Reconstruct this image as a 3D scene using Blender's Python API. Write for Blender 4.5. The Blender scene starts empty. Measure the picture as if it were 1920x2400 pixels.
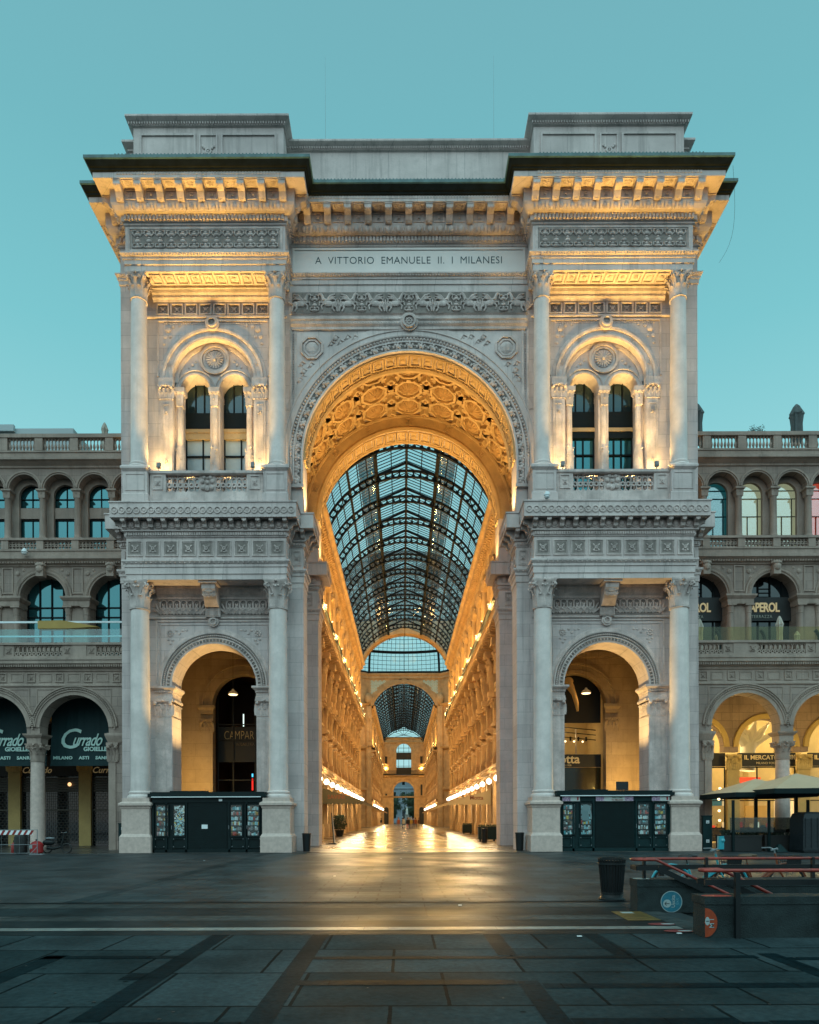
import bpy, bmesh, math, random
from mathutils import Matrix, Vector
PI = math.pi
R = math.radians
random.seed(7)
S = bpy.context.scene
COL = S.collection

# ------------------------------------------------------------------ camera
cam = bpy.data.cameras.new('camera')
cam.sensor_fit = 'VERTICAL'
cam.sensor_height = 36.0
cam.sensor_width = 28.8
cam.lens = 24.0
cam.shift_x = 16 / 2400
cam.shift_y = 0.300
cam.clip_start = 0.1
cam.clip_end = 3000
camo = bpy.data.objects.new('camera', cam)
COL.objects.link(camo)
camo.location = (-0.4, -32.0, 1.57)
camo.rotation_euler = (R(90), R(0.2), 0)
S.camera = camo

# ------------------------------------------------------------------ render settings
S.view_settings.view_transform = 'Standard'
S.view_settings.look = 'None'
S.view_settings.exposure = 0.0
S.view_settings.gamma = 1.0
S.render.engine = 'CYCLES'
S.cycles.use_denoising = True
S.cycles.max_bounces = 6
S.cycles.diffuse_bounces = 3
S.cycles.glossy_bounces = 3
S.cycles.transmission_bounces = 4
S.cycles.transparent_max_bounces = 24
S.cycles.sample_clamp_indirect = 4.0
S.cycles.caustics_reflective = False
S.cycles.caustics_refractive = False

# ------------------------------------------------------------------ sky (dusk: teal in front, paler and warmer behind the viewer)
W = bpy.data.worlds.new('World')
S.world = W
W.use_nodes = True
nt = W.node_tree
nt.nodes.clear()
out = nt.nodes.new('ShaderNodeOutputWorld')
bg = nt.nodes.new('ShaderNodeBackground')
bg.inputs['Strength'].default_value = 1.0
tc = nt.nodes.new('ShaderNodeTexCoord')
sep = nt.nodes.new('ShaderNodeSeparateXYZ')
nt.links.new(tc.outputs['Generated'], sep.inputs[0])
def mapr(src, a, b, c=0.0, d=1.0):
    n = nt.nodes.new('ShaderNodeMapRange')
    n.interpolation_type = 'SMOOTHSTEP'
    n.inputs[1].default_value = a; n.inputs[2].default_value = b
    n.inputs[3].default_value = c; n.inputs[4].default_value = d
    nt.links.new(src, n.inputs[0])
    return n.outputs[0]
ramp = nt.nodes.new('ShaderNodeValToRGB')
els = ramp.color_ramp.elements
els[0].position = 0.0; els[0].color = (.42, .74, .76, 1)
els[1].position = 1.0; els[1].color = (.125, .33, .39, 1)
for p_, c_ in ((.35, (.33, .70, .74)), (.55, (.20, .565, .62)), (.68, (.17, .48, .54)), (.80, (.17, .435, .495))):
    e = els.new(p_); e.color = (*c_, 1)
nt.links.new(sep.outputs['Z'], ramp.inputs[0])
back = nt.nodes.new('ShaderNodeRGB')
back.outputs[0].default_value = (.55, .89, .96, 1)
# roofs and the cathedral square behind the viewer keep the low sky there dim; it brightens with height
bsc = nt.nodes.new('ShaderNodeVectorMath'); bsc.operation = 'SCALE'
nt.links.new(back.outputs[0], bsc.inputs[0])
nt.links.new(mapr(sep.outputs['Z'], .02, .62, .42, 2.05), bsc.inputs['Scale'])
mix = nt.nodes.new('ShaderNodeMix'); mix.data_type = 'RGBA'
nt.links.new(mapr(sep.outputs['Y'], .25, -.45), mix.inputs[0])
nt.links.new(ramp.outputs[0], mix.inputs[6])
nt.links.new(bsc.outputs[0], mix.inputs[7])
sky = nt.nodes.new('ShaderNodeTexSky')
sky.sky_type = 'NISHITA'
sky.sun_disc = False
sky.sun_elevation = R(2.0)
sky.sun_rotation = R(200)
skm = nt.nodes.new('ShaderNodeMix'); skm.data_type = 'RGBA'; skm.blend_type = 'ADD'
skm.inputs[0].default_value = 0.004
nt.links.new(mix.outputs[2], skm.inputs[6])
nt.links.new(sky.outputs[0], skm.inputs[7])
nt.links.new(skm.outputs[2], bg.inputs['Color'])
nt.links.new(bg.outputs[0], out.inputs[0])

# the sun is below the roofs behind the viewer: only a broad faint glow is left of it
sun = bpy.data.lights.new('sun', 'SUN')
sun.energy = 0.16
sun.angle = R(30)
sun.color = (1.0, .86, .84)
suno = bpy.data.objects.new('sun', sun)
suno.rotation_euler = (R(68), 0, R(-20))
COL.objects.link(suno)

# ------------------------------------------------------------------ helpers
def tag(o, label=None, cat=None, group=None, kind=None):
    if label: o['label'] = label
    if cat: o['category'] = cat
    if group: o['group'] = group
    if kind: o['kind'] = kind
    return o

def empty(name, loc=(0, 0, 0), label=None, cat=None, group=None, rz=0.0, parent=None):
    o = bpy.data.objects.new(name, None)
    o.empty_display_size = .2
    COL.objects.link(o)
    o.location = loc
    o.rotation_euler = (0, 0, rz)
    if parent: o.parent = parent
    tag(o, label, cat, group)
    return o

class MB:
    """collects faces and links them as one mesh object"""
    def __init__(s):
        s.v = []; s.f = []; s.mi = []; s.M = None
    def add(s, vs, fs, m=0):
        b = len(s.v)
        if s.M is not None:
            M = s.M
            vs = [tuple(M @ Vector(p)) for p in vs]
        s.v.extend(vs)
        for f in fs:
            s.f.append(tuple(b + i for i in f)); s.mi.append(m)
    def box(s, x0, x1, y0, y1, z0, z1, m=0):
        if x0 > x1: x0, x1 = x1, x0
        if y0 > y1: y0, y1 = y1, y0
        if z0 > z1: z0, z1 = z1, z0
        s.add([(x0, y0, z0), (x1, y0, z0), (x1, y1, z0), (x0, y1, z0), (x0, y0, z1), (x1, y0, z1), (x1, y1, z1), (x0, y1, z1)],
              [(0, 3, 2, 1), (4, 5, 6, 7), (0, 1, 5, 4), (1, 2, 6, 5), (2, 3, 7, 6), (3, 0, 4, 7)], m)
    def frame(s, x0, x1, z0, z1, w, y0, y1, m=0, foot=True):
        if foot: s.box(x0, x1, y0, y1, z0, z0 + w, m)
        s.box(x0, x1, y0, y1, z1 - w, z1, m)
        s.box(x0, x0 + w, y0, y1, z0 + w, z1 - w, m); s.box(x1 - w, x1, y0, y1, z0 + w, z1 - w, m)
    def lathe(s, cx, cy, prof, n=16, m=0, cap=True):
        vs = []; fs = []
        for r, z in prof:
            for k in range(n):
                a = 2 * PI * k / n
                vs.append((cx + r * math.cos(a), cy + r * math.sin(a), z))
        for i in range(len(prof) - 1):
            for k in range(n):
                a = i * n + k; b = i * n + (k + 1) % n
                fs.append((a, b, b + n, a + n))
        if cap:
            fs.append(tuple(range(n - 1, -1, -1)))
            fs.append(tuple(range((len(prof) - 1) * n, len(prof) * n)))
        s.add(vs, fs, m)
    def sqlathe(s, cx, cy, prof, m=0, ratio=1.0):
        """square-plan mouldings: prof = (half width, z)"""
        vs = []; fs = []
        for r, z in prof:
            q = r * ratio if ratio != 1.0 else r
            vs += [(cx - r, cy - q, z), (cx + r, cy - q, z), (cx + r, cy + q, z), (cx - r, cy + q, z)]
        for i in range(len(prof) - 1):
            for k in range(4):
                a = i * 4 + k; b = i * 4 + (k + 1) % 4
                fs.append((a, b, b + 4, a + 4))
        fs.append((3, 2, 1, 0)); L = (len(prof) - 1) * 4
        fs.append((L, L + 1, L + 2, L + 3))
        s.add(vs, fs, m)
    def tube(s, pts, r, n=8, m=0):
        P = [Vector(p) for p in pts]
        vs = []; fs = []
        for i, p in enumerate(P):
            if i == 0: d = P[1] - P[0]
            elif i == len(P) - 1: d = P[-1] - P[-2]
            else: d = (P[i + 1] - p).normalized() + (p - P[i - 1]).normalized()
            d.normalize()
            u = d.orthogonal().normalized() if i == 0 else (u - d * u.dot(d)).normalized()
            w = d.cross(u)
            rr = r[i] if isinstance(r, (list, tuple)) else r
            for k in range(n):
                a = 2 * PI * k / n
                vs.append(tuple(p + u * (rr * math.cos(a)) + w * (rr * math.sin(a))))
        for i in range(len(P) - 1):
            for k in range(n):
                a = i * n + k; b = i * n + (k + 1) % n
                fs.append((a, b, b + n, a + n))
        fs.append(tuple(range(n - 1, -1, -1))); L = (len(P) - 1) * n
        fs.append(tuple(range(L, L + n)))
        s.add(vs, fs, m)
    def bar(s, a, b, w, h, m=0):
        """rectangular bar between two points, w wide (horizontal-ish), h high"""
        a = Vector(a); b = Vector(b); d = (b - a).normalized()
        up = Vector((0, 0, 1)) if abs(d.z) < .95 else Vector((0, 1, 0))
        x = d.cross(up).normalized(); y = x.cross(d).normalized()
        x *= w / 2; y *= h / 2
        vs = [tuple(p + q) for p in (a, b) for q in (-x - y, x - y, x + y, -x + y)]
        s.add(vs, [(3, 2, 1, 0), (4, 5, 6, 7), (0, 1, 5, 4), (1, 2, 6, 5), (2, 3, 7, 6), (3, 0, 4, 7)], m)
    def ball(s, c, r, nu=10, nv=6, m=0, sc=(1, 1, 1)):
        vs = []; fs = []
        for j in range(1, nv):
            t = PI * j / nv
            for i in range(nu):
                a = 2 * PI * i / nu
                vs.append((c[0] + sc[0] * r * math.sin(t) * math.cos(a), c[1] + sc[1] * r * math.sin(t) * math.sin(a), c[2] + sc[2] * r * math.cos(t)))
        top = len(vs); vs.append((c[0], c[1], c[2] + sc[2] * r)); vs.append((c[0], c[1], c[2] - sc[2] * r))
        for j in range(nv - 2):
            for i in range(nu):
                a = j * nu + i; b = j * nu + (i + 1) % nu
                fs.append((a, a + nu, b + nu, b))
        for i in range(nu):
            fs.append((top, i, (i + 1) % nu))
            L = (nv - 2) * nu
            fs.append((top + 1, L + (i + 1) % nu, L + i))
        s.add(vs, fs, m)
    def mould(s, path, prof, m=0, caps=False):
        """sweep profile (offset out, z) along a plan polyline; outwards is right of travel; mitred"""
        n = len(path); offs = []
        for i in range(n):
            def nrm(a, b):
                dx, dy = b[0] - a[0], b[1] - a[1]; L = math.hypot(dx, dy)
                return (dy / L, -dx / L)
            if i == 0: o = nrm(path[0], path[1])
            elif i == n - 1: o = nrm(path[-2], path[-1])
            else:
                a = nrm(path[i - 1], path[i]); b = nrm(path[i], path[i + 1])
                k = 1 + a[0] * b[0] + a[1] * b[1]
                o = ((a[0] + b[0]) / k, (a[1] + b[1]) / k)
            offs.append(o)
        vs = []; fs = []; P = len(prof)
        for i in range(n):
            for d, z in prof:
                vs.append((path[i][0] + offs[i][0] * d, path[i][1] + offs[i][1] * d, z))
        for i in range(n - 1):
            for j in range(P - 1):
                a = i * P + j
                fs.append((a, a + P, a + P + 1, a + 1))
        if caps:
            fs.append(tuple(range(P))); fs.append(tuple(range((n - 1) * P + P - 1, (n - 1) * P - 1, -1)))
        s.add(vs, fs, m)
    def arcs(s, cx, cz, prof, a0=0.0, a1=PI, n=32, m=0, close=False):
        """sweep ring section (r, y) round an arch lying in a wall facing -Y"""
        vs = []; fs = []; P = len(prof)
        for i in range(n + 1):
            a = a0 + (a1 - a0) * i / n
            ca, sa = math.cos(a), math.sin(a)
            for r, y in prof:
                vs.append((cx + r * ca, y, cz + r * sa))
        Q = P if close else P - 1
        for i in range(n):
            for j in range(Q):
                a = i * P + j; b = i * P + (j + 1) % P
                fs.append((a, b, b + P, a + P))
        if close:
            fs.append(tuple(range(P - 1, -1, -1))); fs.append(tuple(range(n * P, n * P + P)))
        s.add(vs, fs, m)
    def ring(s, cx, cz, r0, r1, y0, y1, n=24, m=0, a0=0.0, a1=2 * PI):
        s.arcs(cx, cz, [(r0, y1), (r0, y0), (r1, y0), (r1, y1)], a0, a1, n, m, close=False)
    def disc(s, cx, cz, r, y, n=24, m=0, rx=None):
        vs = [(cx + (rx or r) * math.cos(2 * PI * k / n), y, cz + r * math.sin(2 * PI * k / n)) for k in range(n)]
        s.add(vs, [tuple(range(n))], m)
    def archwall(s, x0, x1, z0, z1, cx, r, zs, y0, y1, n=24, m=0, soffit=None, stilt=True):
        """wall slab y0..y1 with one round-headed opening; zs = springing height"""
        sm = m if soffit is None else soffit
        s.box(x0, cx - r, y0, y1, z0, z1, m)
        s.box(cx + r, x1, y0, y1, z0, z1, m)
        xs = [cx - r * math.cos(PI * i / n) for i in range(n + 1)]
        zz = [zs + r * math.sin(PI * i / n) for i in range(n + 1)]
        for i in range(n):
            a, b, za, zb = xs[i], xs[i + 1], zz[i], zz[i + 1]
            s.add([(a, y0, za), (b, y0, zb), (b, y0, z1), (a, y0, z1)], [(0, 1, 2, 3)], m)
            s.add([(a, y1, za), (b, y1, zb), (b, y1, z1), (a, y1, z1)], [(3, 2, 1, 0)], m)
            s.add([(a, y0, za), (b, y0, zb), (b, y1, zb), (a, y1, za)], [(3, 2, 1, 0)], sm)
        s.add([(cx - r, y0, z1), (cx + r, y0, z1), (cx + r, y1, z1), (cx - r, y1, z1)], [(0, 1, 2, 3)], m)
    def build(s, name, mats, parent=None, loc=(0, 0, 0), smooth=False, rz=0.0, **kw):
        me = bpy.data.meshes.new(name)
        me.from_pydata(s.v, [], s.f)
        if not isinstance(mats, (list, tuple)): mats = [mats]
        for m in mats: me.materials.append(m)
        if len(mats) > 1: me.polygons.foreach_set('material_index', s.mi)
        if smooth:
            me.polygons.foreach_set('use_smooth', [True] * len(s.f))
            try: me.set_sharp_from_angle(angle=R(40))
            except Exception: pass
        me.update()
        o = bpy.data.objects.new(name, me)
        COL.objects.link(o)
        o.location = loc; o.rotation_euler = (0, 0, rz)
        if parent: o.parent = parent
        tag(o, **kw)
        return o

def copy_tree(o, parent=None):
    c = o.copy(); COL.objects.link(c); c.parent = parent
    for ch in list(o.children): copy_tree(ch, c)
    return c

def mirror_x(o):
    """mirror a finished mesh part in X (own mesh data)"""
    me = o.data
    me.transform(Matrix.Scale(-1, 4, (1, 0, 0)))
    me.flip_normals()
    return o

def text(name, body, size, mat, loc, parent=None, extr=.01, shear=0.0, sx=1.0, rot=(PI / 2, 0, 0), spacing=1.0, align='CENTER', offset=0.0, **kw):
    cu = bpy.data.curves.new(name, 'FONT')
    cu.body = body; cu.size = size; cu.extrude = extr; cu.align_x = align
    cu.shear = shear; cu.space_character = spacing; cu.offset = offset
    cu.resolution_u = 3
    t = bpy.data.objects.new(name, cu)
    COL.objects.link(t)
    bpy.context.view_layer.update()
    dg = bpy.context.evaluated_depsgraph_get()
    me = bpy.data.meshes.new_from_object(t.evaluated_get(dg))
    bpy.data.objects.remove(t); bpy.data.curves.remove(cu)
    me.name = name
    me.materials.clear(); me.materials.append(mat)
    o = bpy.data.objects.new(name, me)
    COL.objects.link(o)
    o.location = loc; o.rotation_euler = rot; o.scale = (sx, 1, 1)
    if parent: o.parent = parent
    tag(o, **kw)
    return o

def lamp(name, loc, energy, color, kind='POINT', size=.1, target=None, angle=60, blend=.5, parent=None, sizey=None):
    l = bpy.data.lights.new(name, kind)
    l.energy = energy; l.color = color
    if kind == 'SPOT':
        l.spot_size = R(angle); l.spot_blend = blend; l.shadow_soft_size = size
    elif kind == 'AREA':
        l.size = size
        if sizey: l.shape = 'RECTANGLE'; l.size_y = sizey
    else: l.shadow_soft_size = size
    o = bpy.data.objects.new(name, l)
    COL.objects.link(o)
    o.location = loc
    if target is not None:
        d = Vector(target) - Vector(loc)
        o.rotation_euler = d.to_track_quat('-Z', 'Y').to_euler()
    if parent: o.parent = parent
    return o

# ------------------------------------------------------------------ materials
def mat(name, col, rough=.7, metal=0.0, var=0.0, vscale=1.0, bump=0.0, bscale=8.0, emit=None, estr=0.0, spec=.5, streak=0.0, coat=0.0, col2=None, joints=None, jd=.35):
    """stone-like principled material in object space: large soft variation, fine grain bump, optional vertical
    rain streaks and ashlar joints"""
    m = bpy.data.materials.new(name); m.use_nodes = True
    t = m.node_tree; b = t.nodes['Principled BSDF']
    b.inputs['Base Color'].default_value = (*col, 1)
    b.inputs['Roughness'].default_value = rough
    b.inputs['Metallic'].default_value = metal
    b.inputs['Specular IOR Level'].default_value = spec
    if coat: b.inputs['Coat Weight'].default_value = coat
    if emit:
        b.inputs['Emission Color'].default_value = (*emit, 1); b.inputs['Emission Strength'].default_value = estr
    cur = None
    if var or streak or bump or joints:
        g = t.nodes.new('ShaderNodeNewGeometry')
    if var or streak or joints:
        c1 = t.nodes.new('ShaderNodeRGB'); c1.outputs[0].default_value = (*col, 1)
        cur = c1.outputs[0]
        def noise(scale, detail, vec, rgh=.6):
            n = t.nodes.new('ShaderNodeTexNoise'); n.inputs['Scale'].default_value = scale
            n.inputs['Detail'].default_value = detail; n.inputs['Roughness'].default_value = rgh
            t.links.new(vec, n.inputs['Vector'])
            return n.outputs[0]
        def mixin(fac, color, blend='MIX'):
            nonlocal cur
            x = t.nodes.new('ShaderNodeMix'); x.data_type = 'RGBA'; x.blend_type = blend
            if isinstance(fac, float): x.inputs[0].default_value = fac
            else: t.links.new(fac, x.inputs[0])
            t.links.new(cur, x.inputs[6])
            if isinstance(color, tuple): x.inputs[7].default_value = (*color, 1)
            else: t.links.new(color, x.inputs[7])
            cur = x.outputs[2]
        def mr(src, a, b_, c=0.0, d=1.0):
            n = t.nodes.new('ShaderNodeMapRange'); n.inputs[1].default_value = a; n.inputs[2].default_value = b_
            n.inputs[3].default_value = c; n.inputs[4].default_value = d
            t.links.new(src, n.inputs[0]); return n.outputs[0]
        pos = g.outputs['Position']
        if var:
            dk = col2 or tuple(c * (1 - var) for c in col)
            mixin(mr(noise(vscale, 5.0, pos), .35, .68), dk)
            dk2 = tuple(c * (1 - var * .8) for c in col)
            mixin(mr(noise(vscale * 9, 4.0, pos), .52, .75, 0, .8), dk2, 'MIX')
        if streak:
            mp = t.nodes.new('ShaderNodeMapping'); mp.inputs['Scale'].default_value = (2.6, 2.6, .16)
            t.links.new(pos, mp.inputs[0])
            mixin(mr(noise(1.0, 6.0, mp.outputs[0], .7), .52, .74, 0, streak), tuple(c * .38 for c in col))
        if joints:
            # ashlar: (block width, block height) on the vertical faces, using x+y so both wall directions get joints
            sx_ = t.nodes.new('ShaderNodeSeparateXYZ'); t.links.new(pos, sx_.inputs[0])
            ad = t.nodes.new('ShaderNodeMath'); t.links.new(sx_.outputs[0], ad.inputs[0]); t.links.new(sx_.outputs[1], ad.inputs[1])
            cb = t.nodes.new('ShaderNodeCombineXYZ'); t.links.new(ad.outputs[0], cb.inputs[0]); t.links.new(sx_.outputs[2], cb.inputs[1])
            br = t.nodes.new('ShaderNodeTexBrick')
            br.inputs['Scale'].default_value = 1.0
            br.inputs['Brick Width'].default_value = joints[0]; br.inputs['Row Height'].default_value = joints[1]
            br.inputs['Mortar Size'].default_value = .012
            br.inputs['Color1'].default_value = (1, 1, 1, 1); br.inputs['Color2'].default_value = (.87, .86, .87, 1)
            br.inputs['Mortar'].default_value = (jd, jd, jd, 1)
            t.links.new(cb.outputs[0], br.inputs['Vector'])
            mixin(1.0, br.outputs['Color'], 'MULTIPLY')
        t.links.new(cur, b.inputs['Base Color'])
    if bump:
        n = t.nodes.new('ShaderNodeTexNoise'); n.inputs['Scale'].default_value = bscale; n.inputs['Detail'].default_value = 6
        t.links.new(g.outputs['Position'], n.inputs['Vector'])
        bp = t.nodes.new('ShaderNodeBump'); bp.inputs['Strength'].default_value = bump; bp.inputs['Distance'].default_value = .03
        t.links.new(n.outputs[0], bp.inputs['Height']); t.links.new(bp.outputs[0], b.inputs['Normal'])
    return m

def glass(name, tint, alpha=.75, rough=.03, milk=0.0):
    """thin pane: part of the light goes straight through, the rest mirrors"""
    m = bpy.data.materials.new(name); m.use_nodes = True
    t = m.node_tree; t.nodes.clear()
    o = t.nodes.new('ShaderNodeOutputMaterial'); tr = t.nodes.new('ShaderNodeBsdfTransparent')
    tr.inputs[0].default_value = (*tint, 1)
    gl = t.nodes.new('ShaderNodeBsdfGlossy'); gl.inputs['Roughness'].default_value = rough
    gl.inputs['Color'].default_value = (.8, .85, .85, 1)
    fr = t.nodes.new('ShaderNodeLayerWeight'); fr.inputs[0].default_value = .5
    pw = t.nodes.new('ShaderNodeMath'); pw.operation = 'POWER'; pw.inputs[1].default_value = 4.0
    t.links.new(fr.outputs['Facing'], pw.inputs[0])
    mp = t.nodes.new('ShaderNodeMapRange'); mp.inputs[1].default_value = 0; mp.inputs[2].default_value = 1
    mp.inputs[3].default_value = 1 - alpha; mp.inputs[4].default_value = .85
    t.links.new(pw.outputs[0], mp.inputs[0])
    mx = t.nodes.new('ShaderNodeMixShader')
    t.links.new(mp.outputs[0], mx.inputs[0]); t.links.new(tr.outputs[0], mx.inputs[1]); t.links.new(gl.outputs[0], mx.inputs[2])
    if milk:                                                  # dust film on the pane scatters some daylight
        tl = t.nodes.new('ShaderNodeBsdfTranslucent'); tl.inputs[0].default_value = (.75, .78, .78, 1)
        m2 = t.nodes.new('ShaderNodeMixShader'); m2.inputs[0].default_value = milk
        t.links.new(mx.outputs[0], m2.inputs[1]); t.links.new(tl.outputs[0], m2.inputs[2]); t.links.new(m2.outputs[0], o.inputs[0])
    else: t.links.new(mx.outputs[0], o.inputs[0])
    return m

def glow(name, col, strength):
    m = bpy.data.materials.new(name); m.use_nodes = True
    t = m.node_tree; t.nodes.clear()
    o = t.nodes.new('ShaderNodeOutputMaterial'); e = t.nodes.new('ShaderNodeEmission')
    e.inputs[0].default_value = (*col, 1); e.inputs[1].default_value = strength
    t.links.new(e.outputs[0], o.inputs[0]); return m

M = {}
M['stone'] = mat('pale_limestone', (.72, .605, .57), .78, var=.3, vscale=.5, bump=.35, bscale=14, streak=.75, joints=(1.9, 61.0), jd=.62)
M['panel'] = mat('pale_inscription_marble', (.80, .71, .67), .6, var=.10, vscale=.8, bump=.1)
M['carved'] = mat('carved_limestone', (.71, .585, .545), .8, var=.45, vscale=1.3, bump=.5, bscale=22, streak=.75)
M['ashlar'] = mat('ashlar_limestone', (.66, .555, .53), .78, var=.24, vscale=.7, bump=.3, bscale=16, streak=.6, joints=(1.5, .62), jd=.68)
M['bed'] = mat('shaded_relief_bed', (.30, .25, .225), .85, var=.45, vscale=3.0, bump=.5, bscale=25, streak=.6)  # recess shade put into a darker bed colour, so the carving stands out
M['granite'] = mat('pink_granite', (.58, .45, .39), .6, var=.24, vscale=6, bump=.25, bscale=60, streak=.2)
M['shaft'] = mat('polished_column_stone', (.73, .63, .59), .5, var=.22, vscale=1.4, bump=.15, bscale=30, streak=.35)
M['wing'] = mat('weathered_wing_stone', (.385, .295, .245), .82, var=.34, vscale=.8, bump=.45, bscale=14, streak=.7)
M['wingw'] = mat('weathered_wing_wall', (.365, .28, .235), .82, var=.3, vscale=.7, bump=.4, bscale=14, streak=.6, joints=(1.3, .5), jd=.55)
M['copper'] = mat('green_copper_gutter', (.011, .016, .016), .7, var=.5, vscale=2.5, bump=.3, streak=.3, col2=(.005, .007, .003), spec=.15)
M['verdigris'] = mat('verdigris_copper_edge', (.09, .19, .19), .55, var=.5, vscale=2.5)
M['iron'] = mat('dark_iron', (.007, .010, .011), .5, spec=.3)
M['ironw'] = mat('gallery_iron', (.006, .008, .009), .7, spec=.15)
M['black'] = mat('matt_black', (.008, .009, .009), .6)
M['wdark'] = mat('dark_window_glass', (.006, .014, .018), .04, spec=1.0)
M['wsky'] = mat('sky_lit_window_glass', (.045, .16, .18), .06, metal=.75, bump=.02, bscale=1.2)
M['wframe'] = mat('dark_window_frame', (.005, .008, .009), .6, spec=.15)
M['goldst'] = mat('warm_gallery_stucco', (.60, .39, .19), .8, var=.35, vscale=.9, bump=.3, bscale=10, streak=.25)
M['goldpale'] = mat('pale_gallery_marble', (.70, .60, .46), .5, var=.15, vscale=.8, bump=.15)
M['vault'] = mat('ochre_vault_plaster', (.55, .36, .17), .8, var=.25, vscale=1.5, bump=.4, bscale=12)
M['shell'] = mat('ochre_coffer_shell', (.48, .28, .11), .8, var=.3, vscale=2.5, bump=.3, bscale=20)
M['green'] = mat('dark_green_kiosk_paint', (.003, .014, .015), .5, var=.3, vscale=3, bump=.1, spec=.2)
M['green2'] = mat('teal_green_kiosk_paint', (.005, .026, .028), .5, var=.3, vscale=3, bump=.1, spec=.2)
M['canvas'] = mat('dark_green_awning_canvas', (.001, .026, .030), .8, var=.18, vscale=1.2, bump=.1)
M['letters'] = mat('pale_lettering', (.46, .66, .60), .7)
M['engrave'] = mat('dark_engraved_letters', (.02, .05, .06), .8)
M['brass'] = mat('brass_letters', (.55, .42, .20), .4, metal=.6, emit=(1, .72, .35), estr=.08)
M['red'] = mat('red_handrail_paint', (.33, .035, .02), .42, var=.4, vscale=7, bump=.1, col2=(.10, .02, .015))
M['concrete'] = mat('metro_granite_block', (.018, .030, .031), .7, var=.5, vscale=5, bump=.4, bscale=50, spec=.25)
M['white'] = mat('white_paint', (.7, .75, .76), .5)
M['lampglass'] = glow('lit_opal_globe', (1.0, .86, .66), 8.0)
M['smalllamp'] = glow('small_lit_bulb', (1.0, .74, .38), 3.5)
M['vglass'] = glass('vault_glass', (.93, .98, 1.0), .985, .10, milk=.20)
M['vglassd'] = glass('vault_sooty_glass', (.16, .20, .21), .93, .12, milk=.05)
M['tglass'] = glass('terrace_glass', (.55, .86, .88), .93)
M['tent'] = mat('beige_parasol_canvas', (.50, .36, .23), .85, var=.12, vscale=1.0, bump=.1)
M['grey'] = mat('grey_plastic', (.18, .2, .21), .5)
# ================================================================== ornament builders
def leaf(mb, base, ang, h, w, curl, m=0, lean=.0):
    """acanthus leaf rising from base, its face turned to angle ang, tip curling outwards"""
    ca, sa = math.cos(ang), math.sin(ang)
    prof = [(0, 0, .8), (.03, .3, 1.0), (.06, .6, .95), (.18 + curl * .3, .86, .8), (.32 + curl, 1.0, .5), (.42 + curl, .9, .2)]
    vs = []
    for o, z, ww in prof:
        o = o * h * .45 + lean * z
        for side in (-1, 0, 1):
            oo = o + (0.05 * h if side == 0 else 0)
            vs.append((base[0] + ca * oo - sa * side * w * ww / 2, base[1] + sa * oo + ca * side * w * ww / 2, base[2] + z * h))
    fs = []
    for i in range(len(prof) - 1):
        for j in range(2):
            a = i * 3 + j
            fs.append((a, a + 1, a + 4, a + 3))
    mb.add(vs, fs, m)

def capital_mb(r, h):
    """corinthian capital standing on z=0 round the origin"""
    mb = MB()
    mb.lathe(0, 0, [(r * 1.0, 0), (r * 1.1, .02 * h), (r * 1.1, .05 * h), (r * .98, .07 * h), (r * 1.0, .5 * h), (r * 1.12, .75 * h), (r * 1.3, .88 * h)], 16)
    for k in range(8):
        a = 2 * PI * k / 8 + PI / 8
        leaf(mb, (r * .98 * math.cos(a), r * .98 * math.sin(a), .07 * h), a, .42 * h, r * .72, .12)
    for k in range(8):
        a = 2 * PI * k / 8
        leaf(mb, (r * .98 * math.cos(a), r * .98 * math.sin(a), .07 * h), a, .70 * h, r * .62, .16)
    for k in range(4):                                         # corner volutes
        a = PI / 4 + k * PI / 2
        for s_ in (-1, 1):
            pts = []
            for i in range(10):
                t = i / 9
                ang = t * 2.6 * PI
                rad = .17 * r * 2 * (1 - t * .75)
                u = r * 1.5 - rad * math.cos(ang) * .9
                z = .80 * h - rad * math.sin(ang) * .8 + .02 * h
                pts.append((u * math.cos(a + s_ * .07), u * math.sin(a + s_ * .07), z))
            p0 = (r * 1.0 * math.cos(a + s_ * .45), r * 1.0 * math.sin(a + s_ * .45), .52 * h)
            mb.tube([p0] + pts, [r * .06] + [r * .11] * 10, 5)
    for k in range(4):                                         # flowers and inner scrolls
        a = k * PI / 2
        mb.ball((r * 1.38 * math.cos(a), r * 1.38 * math.sin(a), .93 * h), r * .2, 8, 5)
        for s_ in (-1, 1):
            mb.ball((r * 1.2 * math.cos(a + s_ * .2), r * 1.2 * math.sin(a + s_ * .2), .78 * h), r * .14, 7, 5)
    # concave abacus
    n = 6; pl = []
    for k in range(4):
        a0 = PI / 4 + k * PI / 2; a1 = a0 + PI / 2
        for i in range(n):
            t = i / n
            x = math.cos(a0) * (1 - t) + math.cos(a1) * t; y = math.sin(a0) * (1 - t) + math.sin(a1) * t
            d = 1 - .28 * math.sin(PI * t)
            pl.append((x * d * r * 1.95 / 1.0 * .98, y * d * r * 1.95 * .98))
    vs = []; L = len(pl)
    for sc, z in ((.92, .88), (.98, .93), (1.0, .94), (1.0, 1.0)):
        vs += [(x * sc, y * sc, z * h) for x, y in pl]
    fs = []
    for j in range(3):
        for i in range(L):
            a = j * L + i; b = j * L + (i + 1) % L
            fs.append((a, b, b + L, a + L))
    fs.append(tuple(range(L - 1, -1, -1))); fs.append(tuple(range(3 * L, 4 * L)))
    mb.add(vs, fs)
    return mb

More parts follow.
